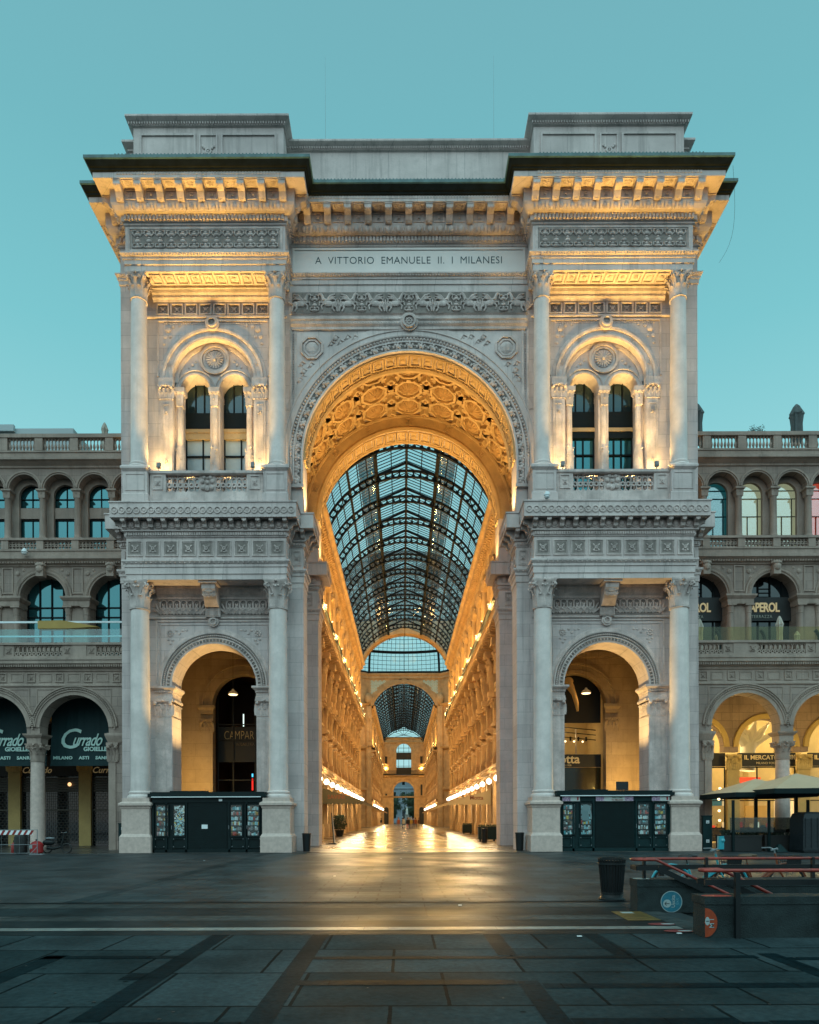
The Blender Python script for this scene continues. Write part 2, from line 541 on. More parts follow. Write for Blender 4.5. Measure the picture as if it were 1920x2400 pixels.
def flatcap(mb, x0, x1, y, z0, z1, d=.12, m=0, ret=None):
    """pilaster capital on a wall plane y, facing -Y (ret: also wrap the +X side this deep)"""
    h = z1 - z0; w = x1 - x0
    mb.box(x0 - .02, x1 + .02, y - .03, y + (ret or .1), z0, z0 + .05 * h, m)
    mb.box(x0 + .01, x1 - .01, y - .02, y + (ret or .1), z0 + .05 * h, z0 + .86 * h, m)
    mb.box(x0 - .06, x1 + .06, y - d, y + (ret or .1), z0 + .86 * h, z1, m)
    mb.box(x0 - .02, x1 + .02, y - d * .7, y + (ret or .1), z0 + .80 * h, z0 + .86 * h, m)
    n = max(3, round(w / (h * .28)))
    for row, (hh, off) in enumerate(((.4, .5), (.66, 0))):
        for k in range(n + (1 if row else 0)):
            x = x0 + (k + off) * w / n
            leaf(mb, (x, y - .01, z0 + .06 * h), -PI / 2, hh * h, w / n * .9, .05, m)
    for x in (x0 + .04, x1 - .04):
        mb.ball((x, y - d * .8, z0 + .76 * h), .11 * h, 8, 6, m)
    mb.ball(((x0 + x1) / 2, y - d, z0 + .92 * h), .07 * h, 8, 5, m)
    if ret:
        n2 = max(3, round(ret / (h * .28)))
        mb.box(x1, x1 + d, y, y + ret, z0 + .86 * h, z1, m)
        for row, (hh, off) in enumerate(((.4, .5), (.66, 0))):
            for k in range(n2):
                leaf(mb, (x1 + .01, y + (k + .5) * ret / n2, z0 + .06 * h), 0, hh * h, ret / n2 * .9, .05, m)

def rosette(mb, x, z, r, y, n=8, m=0):
    mb.ball((x, y, z), r * .30, 8, 5, m, (1, .6, 1))
    for k in range(n):
        a = 2 * PI * k / n
        c, s_ = math.cos(a), math.sin(a)
        mb.ball((x + c * r * .66, y, z + s_ * r * .66), r * .27, 6, 4, m, (1, .45, 1))

def fourleaf(mb, x, z, r, y, m=0):
    """flower with four corner scrolls as in the square frieze panels"""
    mb.ring(x, z, r * .22, r * .42, y - .05, y, 10, m)
    mb.ball((x, y - .02, z), r * .18, 6, 4, m, (1, .6, 1))
    for k in range(4):
        a = PI / 4 + k * PI / 2
        for t in (.68, .95):
            mb.ball((x + math.cos(a) * r * t, y - .01, z + math.sin(a) * r * t), r * .19, 6, 4, m, (1, .5, 1))
    for dx in (-1, 1):
        mb.box(x + dx * r * .42 - .01, x + dx * r * .42 + .01, y - .03, y, z - r * .9, z - r * .3, m)
    mb.ball((x, y, z - r * .8), r * .26, 6, 4, m, (1.4, .5, .6))

def palmette(mb, x, z0, h, w, y, m=0):
    for k in range(-2, 3):
        a = PI / 2 + k * .42
        L = h * (.92 - .1 * abs(k))
        pts = [(x, y - .01, z0)] + [(x + math.cos(a) * L * t, y - .05 - .04 * t, z0 + math.sin(a) * L * t) for t in (.5, .85, 1.0)]
        mb.tube(pts, [h * .03, h * .085, h * .07, h * .02], 5, m)

def urn(mb, x, z0, h, y, m=0):
    """baluster / candelabrum motif in flat relief"""
    r = h * .13
    for t, rr, q in ((.08, 1.5, .5), (.25, .6, 1.2), (.42, 1.15, .9), (.60, .55, 1.0), (.76, 1.3, .7), (.90, .8, .7)):
        mb.ball((x, y, z0 + t * h), r * rr, 8, 5, m, (1, .5, .75 * q))
    for sx in (-1, 1):
        pts = [(x + sx * r * .9, y - .01, z0 + .66 * h), (x + sx * r * 2.0, y - .03, z0 + .80 * h), (x + sx * r * 1.7, y - .03, z0 + .95 * h), (x + sx * r * .6, y - .01, z0 + .99 * h)]
        mb.tube(pts, r * .28, 5, m)
        pts = [(x + sx * r * .6, y - .01, z0 + .04 * h), (x + sx * r * 1.9, y - .03, z0 + .10 * h), (x + sx * r * 1.9, y - .03, z0 + .24 * h), (x + sx * r * .9, y - .01, z0 + .28 * h)]
        mb.tube(pts, r * .26, 5, m)

def griffin(mb, x, z, h, s_, y, m=0):
    """rampant winged creature in relief, s_ = facing"""
    B = lambda dx, dz, r, sc=(1, .5, 1): mb.ball((x + s_ * dx * h, y, z + dz * h), r * h, 8, 5, m, sc)
    B(0, .42, .17, (1.5, .45, .9)); B(.20, .52, .15, (1, .5, 1.2)); B(-.25, .38, .15)
    T = lambda pts, r: mb.tube([(x + s_ * a * h, y - .02, z + b * h) for a, b in pts], [q * h for q in r], 6, m)
    T([(.22, .55), (.30, .75), (.36, .88)], [.10, .08, .07])
    T([(.34, .88), (.46, .84), (.52, .80)], [.075, .06, .03])
    T([(.24, .46), (.42, .48), (.46, .32)], [.05, .045, .03])
    T([(.20, .42), (.34, .30), (.30, .12)], [.05, .045, .03])
    T([(-.26, .36), (-.20, .18), (-.30, .03)], [.09, .05, .035])
    T([(-.30, .36), (-.40, .20), (-.44, .03)], [.08, .05, .035])
    T([(-.38, .40), (-.56, .44), (-.62, .60), (-.52, .68)], [.04, .035, .03, .02])
    for q in range(3):
        T([(.12, .55), (-.10 - .06 * q, .78 - .06 * q), (-.34 - .03 * q, .88 - .14 * q)], [.04, .06, .02])

def modillion(mb, x, w, d0, d1, z0, z1, m=0):
    """console bracket in wall-local space: outward = -y"""
    h = z1 - z0
    pr = [(-d0, z0), (-d0 - .06, z0 - .02 * h), (-d0 - .16, z0 + .10 * h), (-(d0 + d1) / 2, z0 + .42 * h), (-d1 + .08, z0 + .52 * h), (-d1, z0 + .62 * h), (-d1, z1), (-d0, z1)]
    L = len(pr)
    vs = [(x - w / 2, a, b) for a, b in pr] + [(x + w / 2, a, b) for a, b in pr]
    fs = [tuple(range(L)), tuple(range(2 * L - 1, L - 1, -1))] + [(i, i + L, (i + 1) % L + L, (i + 1) % L) for i in range(L)]
    mb.add(vs, fs, m)
    mb.box(x - w / 2 - .03, x + w / 2 + .03, -d1 - .02, -d0, z1 - .09 * h, z1 - .004, m)
    mb.ball((x, -d1 + .02, z0 + .60 * h), w * .24, 6, 4, m, (1.2, 1, 1))
    mb.ball((x, -(d0 + .06), z0 + .10 * h), w * .3, 6, 4, m, (1.2, 1, 1))

def seg_frames(path):
    for a, b in zip(path[:-1], path[1:]):
        dx, dy = b[0] - a[0], b[1] - a[1]
        yield Matrix.Translation((a[0], a[1], 0)) @ Matrix.Rotation(math.atan2(dy, dx), 4, 'Z'), math.hypot(dx, dy)

def both(mb, name, mats, parent, **kw):
    """a left-hand part and its mirrored right-hand twin"""
    a = mb.build(name, mats, parent, **kw)
    b = a.copy(); b.data = a.data.copy(); COL.objects.link(b)
    mirror_x(b)
    return a, b

def stilted(mb, cx, cz, zb, prof, n=40, m=0):
    vs = []; fs = []; P = len(prof)
    st = [(1, 0, zb)] + [(math.cos(PI * i / n), math.sin(PI * i / n), None) for i in range(n + 1)] + [(-1, 0, zb)]
    for c, s_, z in st:
        for r, y in prof:
            vs.append((cx + r * c, y, z if z is not None else cz + r * s_))
    for i in range(len(st) - 1):
        for j in range(P - 1):
            a = i * P + j
            fs.append((a, a + 1, a + P + 1, a + P))
    mb.add(vs, fs, m)

def balustrade(mb, x0, x1, y, z0, z1, kind='lattice', m=0, step=.24, th=.14):
    """pierced parapet between two posts; z0 = underside of the openings, z1 = underside of the rail"""
    n = max(2, round((x1 - x0) / step)); st = (x1 - x0) / n
    h = z1 - z0
    if kind == 'vase':
        for k in range(n):
            x = x0 + (k + .5) * st
            mb.lathe(x, y, [(.07, z0), (.07, z0 + .06 * h), (.04, z0 + .12 * h), (.085, z0 + .34 * h), (.075, z0 + .44 * h), (.035, z0 + .62 * h), (.035, z0 + .80 * h), (.07, z0 + .88 * h), (.07, z1)], 8, m)
    elif kind == 'ring':
        zr = z0 + h * .48; r = st * .42
        for k in range(n):
            x = x0 + (k + .5) * st
            mb.ring(x, zr, r * .55, r * 1.12, y - th / 2, y + th / 2, 10, m)
            for s_ in (-1, 1):
                mb.arcs(x, zr + s_ * h * .30, [(r * .55, y + th / 2), (r * .55, y - th / 2), (r * 1.12, y - th / 2), (r * 1.12, y + th / 2)], PI if s_ < 0 else 0, 2 * PI if s_ < 0 else PI, 6, m)
            mb.box(x - st / 2 - .022, x - st / 2 + .022, y - th / 2, y + th / 2, z0, z1, m)
        mb.box(x1 - .022, x1 + .022, y - th / 2, y + th / 2, z0, z1, m)
    else:
        zr = z0 + h * .22; r = st * .38
        for k in range(n):
            x = x0 + (k + .5) * st
            mb.ring(x, zr, r * .55, r * 1.25, y - th / 2, y + th / 2, 8, m)
            mb.arcs(x, z1 - r * 1.3, [(r * .6, y + th / 2), (r * .6, y - th / 2), (r * 1.3, y - th / 2), (r * 1.3, y + th / 2)], 0, PI, 6, m)
            mb.box(x - st / 2 - .03, x - st / 2 + .03, y - th / 2, y + th / 2, z0 + h * .34, z1, m)
        mb.box(x1 - .03, x1 + .03, y - th / 2, y + th / 2, z0 + h * .34, z1, m)
# ================================================================== the triumphal arch (front of the arcade)
YW = 1.6            # main wall plane
YF = 0.35           # pavilion entablature plane
CX = 9.65           # pavilion axis
ARCH = empty('triumphal_arch', (0, 0, 0), 'monumental pale stone entrance arch with lit coffered vault, columns and inscription across the top', 'arch')
CS = M['carved']; ST = M['stone']; AS = M['ashlar']

# ---- walls
w = MB()
w.archwall(-14.19, -5.9, 0, 12.99, -CX, 2.07, 8.15, YW, 2.95, 32)
w.archwall(-14.19, -5.9, 16.4, 27.56, -CX, 1.98, 23.25, YW, 2.5, 32)
w.box(-14.19, -13.45, YW + .01, 2.95, 27.56, 31)
w.box(-14.19, -5.9, YW + .01, 2.95, 13.0, 16.4)
w.box(-14.19, -13.45, 2.95, 9.49, 0, 31)
w.box(-5.9, -5.25, 1.61, 2.94, 0, 16.4)           # pier under the arch
w.box(-6.6, -6.41, 2.945, 7.915, 0, 19.2)
w.box(-7.3, -5.30, 7.91, 9.5, 0, 16.4)
w.box(-13.45, -7.3, 8.9, 9.48, 10.5, 27)
w.box(-13.4, -7.0, 2.95, 9.4, 12.4, 12.9)            # ceiling over the side vestibule
both(w, 'wall', AS, ARCH)
w = MB()
w.archwall(-5.9, 5.9, 16.4, 26.4, 0, 5.24, 19.33, YW, 2.95, 48)
w.box(-13.4, 13.4, YW + .01, 9.0, 26.4, 31.7)
w.box(-5.9, 5.9, YW - .02, YW + .2, 26.4, 27.55)
w.archwall(-7.3, 7.3, 16.4, 26.35, 0, 5.29, 19.1, 7.9, 9.5, 48)
w.build('wall', ST, ARCH)

# ---- upper and lower entablatures
UP = [(0, 27.57), (0, 27.85), (.05, 27.87), (.05, 28.08), (.09, 28.1), (.09, 28.2), (.20, 28.3), (.20, 28.36), (.0, 28.38), (0, 29.68), (.06, 29.72),
      (.06, 29.8), (.14, 29.83), (.14, 30.08), (.28, 30.1), (.36, 30.16), (.46, 30.3), (.5, 30.42), (.5, 31.02), (1.02, 31.02), (1.06, 31.02), (1.06, 31.28)]
GUT = [(1.07, 31.27), (1.14, 31.32), (1.14, 31.38), (1.2, 31.42), (1.32, 31.62)]
GUT2 = [(1.32, 31.62), (1.36, 31.66), (1.36, 31.80), (1.2, 31.86), (-1.5, 32.1)]
pu = [(-14.2, 9.5), (-14.2, YW), (-13.45, YW), (-13.45, YF), (-5.87, YF), (-5.87, YW), (0, YW)]
mb = MB(); mb.mould(pu, UP)
mb.box(-13.44, -5.88, YF + .01, YW, 27.571, 31.5)
both(mb, 'entablature', ST, ARCH)
mb = MB(); mb.mould(pu, GUT)
both(mb, 'gutter', M['copper'], ARCH)
mb = MB(); mb.mould(pu, GUT2)
n_ = 0
for F, L in seg_frames(pu):
    if L < 3: continue
    mb.M = F
    k = int(L / .16)
    for i in range(k):
        x = (i + .5) * L / k
        mb.box(x - .03, x + .03, -1.34, -1.3, 31.8, 31.86)
    mb.M = None
both(mb, 'gutter_edge', M['verdigris'], ARCH)

def brackets(name, path, step, size, mirror):
    w_, d0, d1, z0, z1 = size
    first = None
    for F, L in seg_frames(path):
        n = max(1, round(L / step))
        for k in range(n + 1):
            if first is None:
                b_ = MB(); modillion(b_, 0, w_, d0, d1, z0, z1)
                ob = b_.build(name, CS, ARCH); first = ob
            else:
                ob = first.copy(); COL.objects.link(ob); ob.parent = ARCH
            Mx = F @ Matrix.Translation((k * L / n, 0, 0))
            ob.matrix_local = Mx
            if mirror:
                q = first.copy(); COL.objects.link(q); q.parent = ARCH
                th = Mx.to_euler().z
                q.matrix_local = Matrix.Translation((-Mx.translation.x, Mx.translation.y, 0)) @ Matrix.Rotation(-th, 4, 'Z')
def dress_upper(path, step_mod=.95):
    """brackets, eggs, dentils and soffit roses under the crowning cornice"""
    o = MB()
    for F, L in seg_frames(path):
        o.M = F
        front = L > 3
        ext = .5
        n = max(1, round(L / step_mod))
        for k in range(n + 1):
            x = k * L / n
            if k < n and front:
                xm = x + L / n / 2
                o.frame(xm - .26, xm + .26, 30.50, 30.94, .05, -.54, -.5)
                fourleaf(o, xm, 30.72, .13, -.51)
                o.ball((xm, -.80, 31.02), .12, 8, 5, 0, (1, 1, .5))
                for a in range(6):
                    o.ball((xm + .13 * math.cos(a), -.80 + .13 * math.sin(a), 31.02), .06, 6, 4, 0, (1, 1, .6))
                o.box(xm - .28, xm - .24, -1.0, -.56, 30.98, 31.015); o.box(xm + .24, xm + .28, -1.0, -.56, 30.98, 31.015)
                o.box(xm - .24, xm + .24, -1.0, -.96, 30.98, 31.015)
        ne = max(1, round(L / .5)) if L > .6 else 1
        for k in range(ne):
            x = (k + .5) * L / ne
            o.ball((x, -.42, 30.26), .15, 8, 6, 0, (.85, .7, 1.1))
            o.box(x + L / ne / 2 - .02, x + L / ne / 2 + .02, -.5, -.36, 30.12, 30.4)
        nd = max(1, round(L / .17))
        for k in range(nd):
            x = (k + .5) * L / nd
            o.box(x - .05, x + .05, -.24, -.14, 29.86, 30.06)
        nf = max(1, round(L / .14))
        for k in range(nf):
            x = (k + .5) * L / nf
            o.ball((x, -.15, 28.24), .045, 5, 4)
            o.box(x - .04, x + .04, -1.085, -1.06, 31.16, 31.27)
        o.M = None
    return o
both(dress_upper(pu[:6]), 'cornice_ornament', CS, ARCH)
dress_upper([(-5.87, YW), (5.87, YW)], .98).build('cornice_ornament', CS, ARCH)
brackets('cornice_bracket', pu[1:6], .95, (.32, .5, 1.02, 30.42, 31.01), True)
brackets('cornice_bracket', [(-4.9, YW), (4.9, YW)], .98, (.32, .5, 1.02, 30.42, 31.01), False)

LO = [(0, 12.96), (0, 13.2), (.04, 13.22), (.04, 13.52), (.08, 13.54), (.08, 13.66), (.17, 13.78), (.17, 13.86), (0, 13.92), (0, 14.93), (.05, 14.95), (.05, 15.0),
      (.06, 15.0), (.06, 15.16), (.16, 15.2), (.16, 15.26), (.12, 15.28), (.12, 15.72), (.5, 15.72), (.52, 15.68), (.56, 15.68), (.56, 16.34), (.6, 16.36), (.6, 16.42), (-.6, 16.48)]
pl = [(-14.2, 9.5), (-14.2, YW), (-13.45, YW), (-13.45, YF), (-5.87, YF), (-5.87, YW), (-5.24, YW), (-5.24, 2.95), (-6.4, 2.95), (-6.4, 7.9), (-5.29, 7.9), (-5.29, 9.5)]
mb = MB(); mb.mould(pl, LO)
mb.box(-13.44, -5.88, YF + .01, YW, 12.961, 16.4)
both(mb, 'entablature', ST, ARCH)
o = MB()
for F, L in seg_frames(pl):
    o.M = F
    n = max(1, round(L / .632))
    for k in range(n + 1):
        x = k * L / n
        if k < n:
            xm = x + L / n / 2
            o.ball((xm, -.15, 15.50), .15, 8, 6, 0, (1, .7, 1))
            o.ring(xm, 15.5, .15, .19, -.18, -.12, 10)
    nr = max(1, round((L + 1.1) / .343))
    for k in range(nr):
        x = -.5 + (k + .5) * (L + 1.0) / nr if L > 3 else (k + .5) * L / nr
        if L < 1.3 and k > 0: continue
        x = L / 2 if L < 1.3 else x
        o.ring(x, 16.0, .125, .165, -.60, -.56, 14)
        o.ball((x, -.56, 16.0), .075, 7, 4, 0, (1, .4, 1))
    nd = max(1, round(L / .115))
    for k in range(nd):
        x = (k + .5) * L / nd
        o.box(x - .035, x + .035, -.12, -.06, 15.02, 15.15)
        if k % 2 == 0: o.ball((x, -.13, 13.72), .04, 5, 4)
    npn = max(1, round(L / .84))
    for k in range(npn):
        x = (k + .5) * L / npn
        if L / npn < .5: continue
        hw = .36 if L > 1.3 else .22
        o.frame(x - hw, x + hw, 14.06, 14.80, .055, -.045, 0)
        o.frame(x - hw + .08, x + hw - .08, 14.14, 14.72, .02, -.02, 0)
        fourleaf(o, x, 14.43, .20 if L > 1.3 else .13, -.01)
    o.M = None
both(o, 'lower_cornice_ornament', CS, ARCH)
brackets('console', pl[1:8], .632, (.2, .12, .5, 15.30, 15.71), True)
# lead flashing that weathered dark under the lower cornice
# ---- loggia ceilings with coffers and the beds under them
o = MB()
for k in range(9):
    x = -CX + (k - 4) * .62
    o.frame(x - .24, x + .24, .50, 1.12, .06, 0, 0) if False else None
    for (a, b, c, d) in ((x - .26, x + .26, .48, .56), (x - .26, x + .26, 1.02, 1.10), (x - .26, x - .19, .56, 1.02), (x + .19, x + .26, .56, 1.02)):
        o.box(a, b, c, d, 27.50, 27.569)
    o.ball((x, .79, 27.56), .12, 8, 5, 0, (1, 1, .5))
o.mould([(-12.55, 1.6), (-6.75, 1.6)], [(.40, 27.57), (.40, 27.45), (.34, 27.42), (.30, 27.3), (.22, 27.22), (.22, 27.12), (.14, 27.05), (.10, 26.97)], caps=True)
for k in range(8):
    x = -CX + (k - 3.5) * .70
    o.frame(x - .31, x + .31, 26.38, 26.94, .06, YW - .10, YW)
    fourleaf(o, x, 26.66, .16, YW - .02)
o.mould([(-13.3, 1.6), (-6.0, 1.6)], [(.02, 26.22), (.09, 26.26), (.09, 26.34), (0, 26.36)][::1])
nb = 40
for k in range(nb):
    o.ball((-12.5 + 5.7 * (k + .5) / nb, YW - .26, 27.36), .05, 5, 4)
    o.ball((-12.5 + 5.7 * (k + .5) / nb, YW - .20, 27.17), .05, 5, 4)
both(o, 'ceiling_moulding', CS, ARCH)

# ---- pavilion friezes
o = MB()
o.frame(-13.32, -6.0, 28.46, 29.64, .10, YF - .05, YF)
o.frame(-13.18, -6.14, 28.58, 29.52, .03, YF - .03, YF)
for k in range(13):
    urn(o, -CX + (k - 6) * .535, 28.62, .88, YF - .01)
both(o, 'relief_frieze', CS, ARCH)
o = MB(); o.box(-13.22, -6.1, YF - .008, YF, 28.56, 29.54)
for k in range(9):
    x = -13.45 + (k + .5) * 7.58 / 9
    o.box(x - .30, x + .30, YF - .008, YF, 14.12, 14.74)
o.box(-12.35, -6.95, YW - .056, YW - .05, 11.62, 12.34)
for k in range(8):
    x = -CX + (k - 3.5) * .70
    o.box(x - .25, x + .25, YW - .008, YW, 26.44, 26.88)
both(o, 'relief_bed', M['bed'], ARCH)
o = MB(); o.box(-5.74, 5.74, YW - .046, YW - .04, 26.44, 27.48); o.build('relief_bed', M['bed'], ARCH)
# ---- middle: inscription, griffin frieze, spandrels
o = MB()
o.frame(-5.72, 5.72, 28.46, 29.66, .10, YW - .05, YW)
o.box(-5.62, 5.62, YW - .012, YW, 28.58, 29.54)
pan = o.build('inscription_panel', M['panel'], ARCH)
text('inscription', 'A  VITTORIO  EMANUELE  II.  I  MILANESI', .50, M['engrave'], (0, YW - .018, 28.90), pan, .004, sx=.96, spacing=1.06, offset=-.004)
o = MB()
o.box(-5.75, 5.75, YW - .04, YW, 26.42, 27.5)
for k in range(5):
    xc = (k - 2) * 2.32
    griffin(o, xc - .68, 26.48, 1.0, 1, YW - .06)
    griffin(o, xc + .68, 26.48, 1.0, -1, YW - .06)
    urn(o, xc, 26.50, .82, YW - .06)
    palmette(o, xc + 1.16, 26.6, .5, .4, YW - .04)
o.build('relief_frieze', CS, ARCH)
o = MB()
o.mould([(-5.8, YW), (5.8, YW)], [(.02, 25.6), (.08, 25.64), (.08, 25.76), (.16, 25.86), (.16, 25.98), (.22, 26.05), (.22, 26.14), (.1, 26.2), (.1, 26.3), (.18, 26.36), (.02, 26.42)])
for k in range(90):
    o.ball((-5.75 + 11.5 * (k + .5) / 90, YW - .14, 25.92), .05, 5, 4)
for sx in (-1, 1):
    for xx, yy in ((5.82, .10), (5.58, .05)):
        o.box(sx * xx - .05, sx * xx + .05, YW - yy, YW, 18.1, 25.6)
    for k in range(60):
        o.ball((sx * 5.70, YW - .03, 18.2 + 7.3 * (k + .5) / 60), .04, 5, 4)
    x = sx * 4.78; z = 24.76
    for r0, r1, yy in ((.50, .60, .09), (.36, .44, .05)):
        o.ring(x, z, r0, r1, YW - yy, YW, 8, 0, PI / 8, PI / 8 + 2 * PI)
    o.ball((x, YW + .04, z), .34, 12, 6, 0, (1, .35, 1))
    for dx, dz, q in ((-1.15, .48, .13), (-1.4, .25, .09), (-1.75, .5, .10), (-.95, .2, .08), (.05, -.85, .10), (.42, -1.15, .12), (.5, -.8, .08), (.6, -1.6, .11), (.45, -1.45, .07), (-2.1, .48, .08)):
        o.ball((x + sx * dx, YW - .01, z + dz), q, 7, 5, 0, (1, .5, 1))
        o.tube([(x + sx * dx - .15, YW - .02, z + dz - .1), (x + sx * dx, YW - .05, z + dz + .13), (x + sx * dx + .18, YW - .02, z + dz + .05)], .028, 5)
o.build('spandrel_carving', CS, ARCH)

# ---- the great archivolt
ZC = 19.33; Y = YW
o = MB()
stilted(o, 0, ZC, 18.0, [(5.24, Y), (5.25, Y - .07), (5.34, Y - .07), (5.36, Y - .02), (5.36, Y + .0), (5.36, Y - .012), (5.66, Y - .012), (5.67, Y - .08), (5.74, Y - .09), (5.76, Y - .05), (5.9, Y - .05), (5.92, Y - .12), (5.97, Y - .14),
                          (5.99, Y - .09), (6.2, Y - .09), (6.22, Y - .13), (6.26, Y - .13), (6.27, Y)], 64)
o.arcs(0, ZC, [(6.27, Y - .03), (6.57, Y - .03), (6.59, Y)], R(22), R(158), 40)
for sx in (-1, 1):
    o.box(sx * 5.2, sx * 6.3, Y - .16, Y, 17.86, 18.02)
    o.box(sx * 5.42, sx * 5.78, Y - .04, Y, 16.5, 17.7)
o.build('archivolt', ST, ARCH)
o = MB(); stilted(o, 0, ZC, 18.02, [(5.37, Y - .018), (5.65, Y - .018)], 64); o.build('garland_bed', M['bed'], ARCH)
o = MB()
def clump(x, z, ang, sc=1.0):
    ca, sa = math.cos(ang), math.sin(ang)
    for du, dv, q in ((0, .02, .11), (.10, -.06, .08), (-.10, .07, .085), (.19, .05, .06), (-.18, -.05, .065), (.04, .12, .06), (-.03, -.12, .06)):
        du *= sc; dv *= sc
        o.ball((x + du * ca - dv * sa, Y - .05, z + du * sa + dv * ca), q * sc, 7, 5, 0, (1, .8, 1))
    o.tube([(x - .26 * ca, Y - .04, z - .26 * sa), (x + .05 * sa, Y - .07, z - .05 * ca), (x + .26 * ca, Y - .04, z + .26 * sa)], .03, 5)
for k in range(31):
    a = PI * k / 30
    clump(5.51 * math.cos(a), ZC + 5.51 * math.sin(a), a + PI / 2)
for sx in (-1, 1):
    for z in (18.25, 18.85): clump(sx * 5.51, z, PI / 2)
for k in range(110):
    a = PI * (k + .5) / 110
    o.ball((5.83 * math.cos(a), Y - .07, ZC + 5.83 * math.sin(a)), .072, 6, 4)
o.ring(0, 25.93, .24, .33, Y - .30, Y, 20); o.ring(0, 25.93, .33, .44, Y - .2, Y, 20)
o.disc(0, 25.93, .24, Y - .2, 20)
rosette(o, 0, 25.93, .20, Y - .24, 8)
o.build('garland', CS, ARCH)

# ---- soffit of the front arch, the coffered barrel vault and the inner arch
o = MB()
def ringcoffers(rad, zc, y0, y1, n, mi=0, w=.36, a0=0, a1=PI):
    for k in range(n):
        a = a0 + (a1 - a0) * (k + .5) / n
        ca, sa = math.cos(a), math.sin(a)
        Mx = Matrix(((sa, 0, -ca * 1, rad * ca), (0, 1, 0, 0), (-ca, 0, -sa, zc + rad * sa), (0, 0, 0, 1)))
        # local: x tangential, y depth, z = towards the centre
        o.M = Mx
        hw = rad * PI / n / 2 * .92
        o.box(-hw, hw, y0, y0 + .08, 0, .07, mi); o.box(-hw, hw, y1 - .08, y1, 0, .07, mi)
        o.box(-hw, -hw + .09, y0 + .08, y1 - .08, 0, .07, mi); o.box(hw - .09, hw, y0 + .08, y1 - .08, 0, .07, mi)
        o.ball((0, (y0 + y1) / 2, .0), min(hw * .55, (y1 - y0) * .3), 7, 5, mi, (1, 1, .5))
        o.box(-hw * .5, hw * .5, y0 + .16, y1 - .16, 0, .03, mi)
        o.M = None
ringcoffers(5.235, ZC, 1.80, 2.60, 26)
o.arcs(0, ZC, [(5.24, 1.68), (5.17, 1.70), (5.17, 1.76), (5.24, 1.78)], 0, PI, 48)
o.arcs(0, ZC, [(5.24, 2.66), (5.14, 2.70), (5.08, 2.80), (5.08, 2.95), (6.42, 2.95)], 0, PI, 48)
for k in range(100):
    a = PI * (k + .5) / 100
    o.ball((5.15 * math.cos(a), 2.66, ZC + 5.15 * math.sin(a)), .05, 5, 4)
ringcoffers(5.285, 19.1, 8.15, 9.1, 24)
o.arcs(0, 19.1, [(5.29, 8.0), (5.20, 7.95), (5.20, 7.86), (5.34, 7.82), (5.42, 7.86), (5.46, 7.885), (5.95, 7.885), (5.98, 7.86), (6.08, 7.84), (6.2, 7.9)], 0, PI, 56)
o.arcs(0, 19.1, [(5.29, 9.2), (5.22, 9.24), (5.22, 9.4), (5.29, 9.45)], 0, PI, 48)
for k in range(120):
    a = PI * (k + .5) / 120
    o.ball((5.24 * math.cos(a), 9.15, 19.1 + 5.24 * math.sin(a)), .045, 5, 4)
for a in (18, 42, 66, 90, 114, 138, 162):
    a = R(a); ca, sa = math.cos(a), math.sin(a)
    o.M = Matrix(((sa, 0, -ca, 5.72 * ca), (0, 1, 0, 0), (-ca, 0, -sa, 19.1 + 5.72 * sa), (0, 0, 0, 1)))
    o.frame(-.2, .2, -.2, .2, .05, 7.85, 7.9); fourleaf(o, 0, 0, .12, 7.89)
    o.M = None
o.build('arch_soffit', M['vault'], ARCH)
o = MB()
RV = 6.42; ZV = 19.1
o.arcs(0, ZV, [(RV, 2.95), (RV, 7.9)], 0, PI, 60)
for sx in (-1, 1):
    o.box(sx * 6.4, sx * 6.44, 2.96, 7.89, 16.45, 19.1)
def vframe(a):
    ca, sa = math.cos(a), math.sin(a)
    return Matrix(((sa, 0, -ca, RV * ca), (0, 1, 0, 0), (-ca, 0, -sa, ZV + RV * sa), (0, 0, 0, 1)))
NV = 10
FIRST = 4.5
rows = [3.95, 5.65, 7.2]
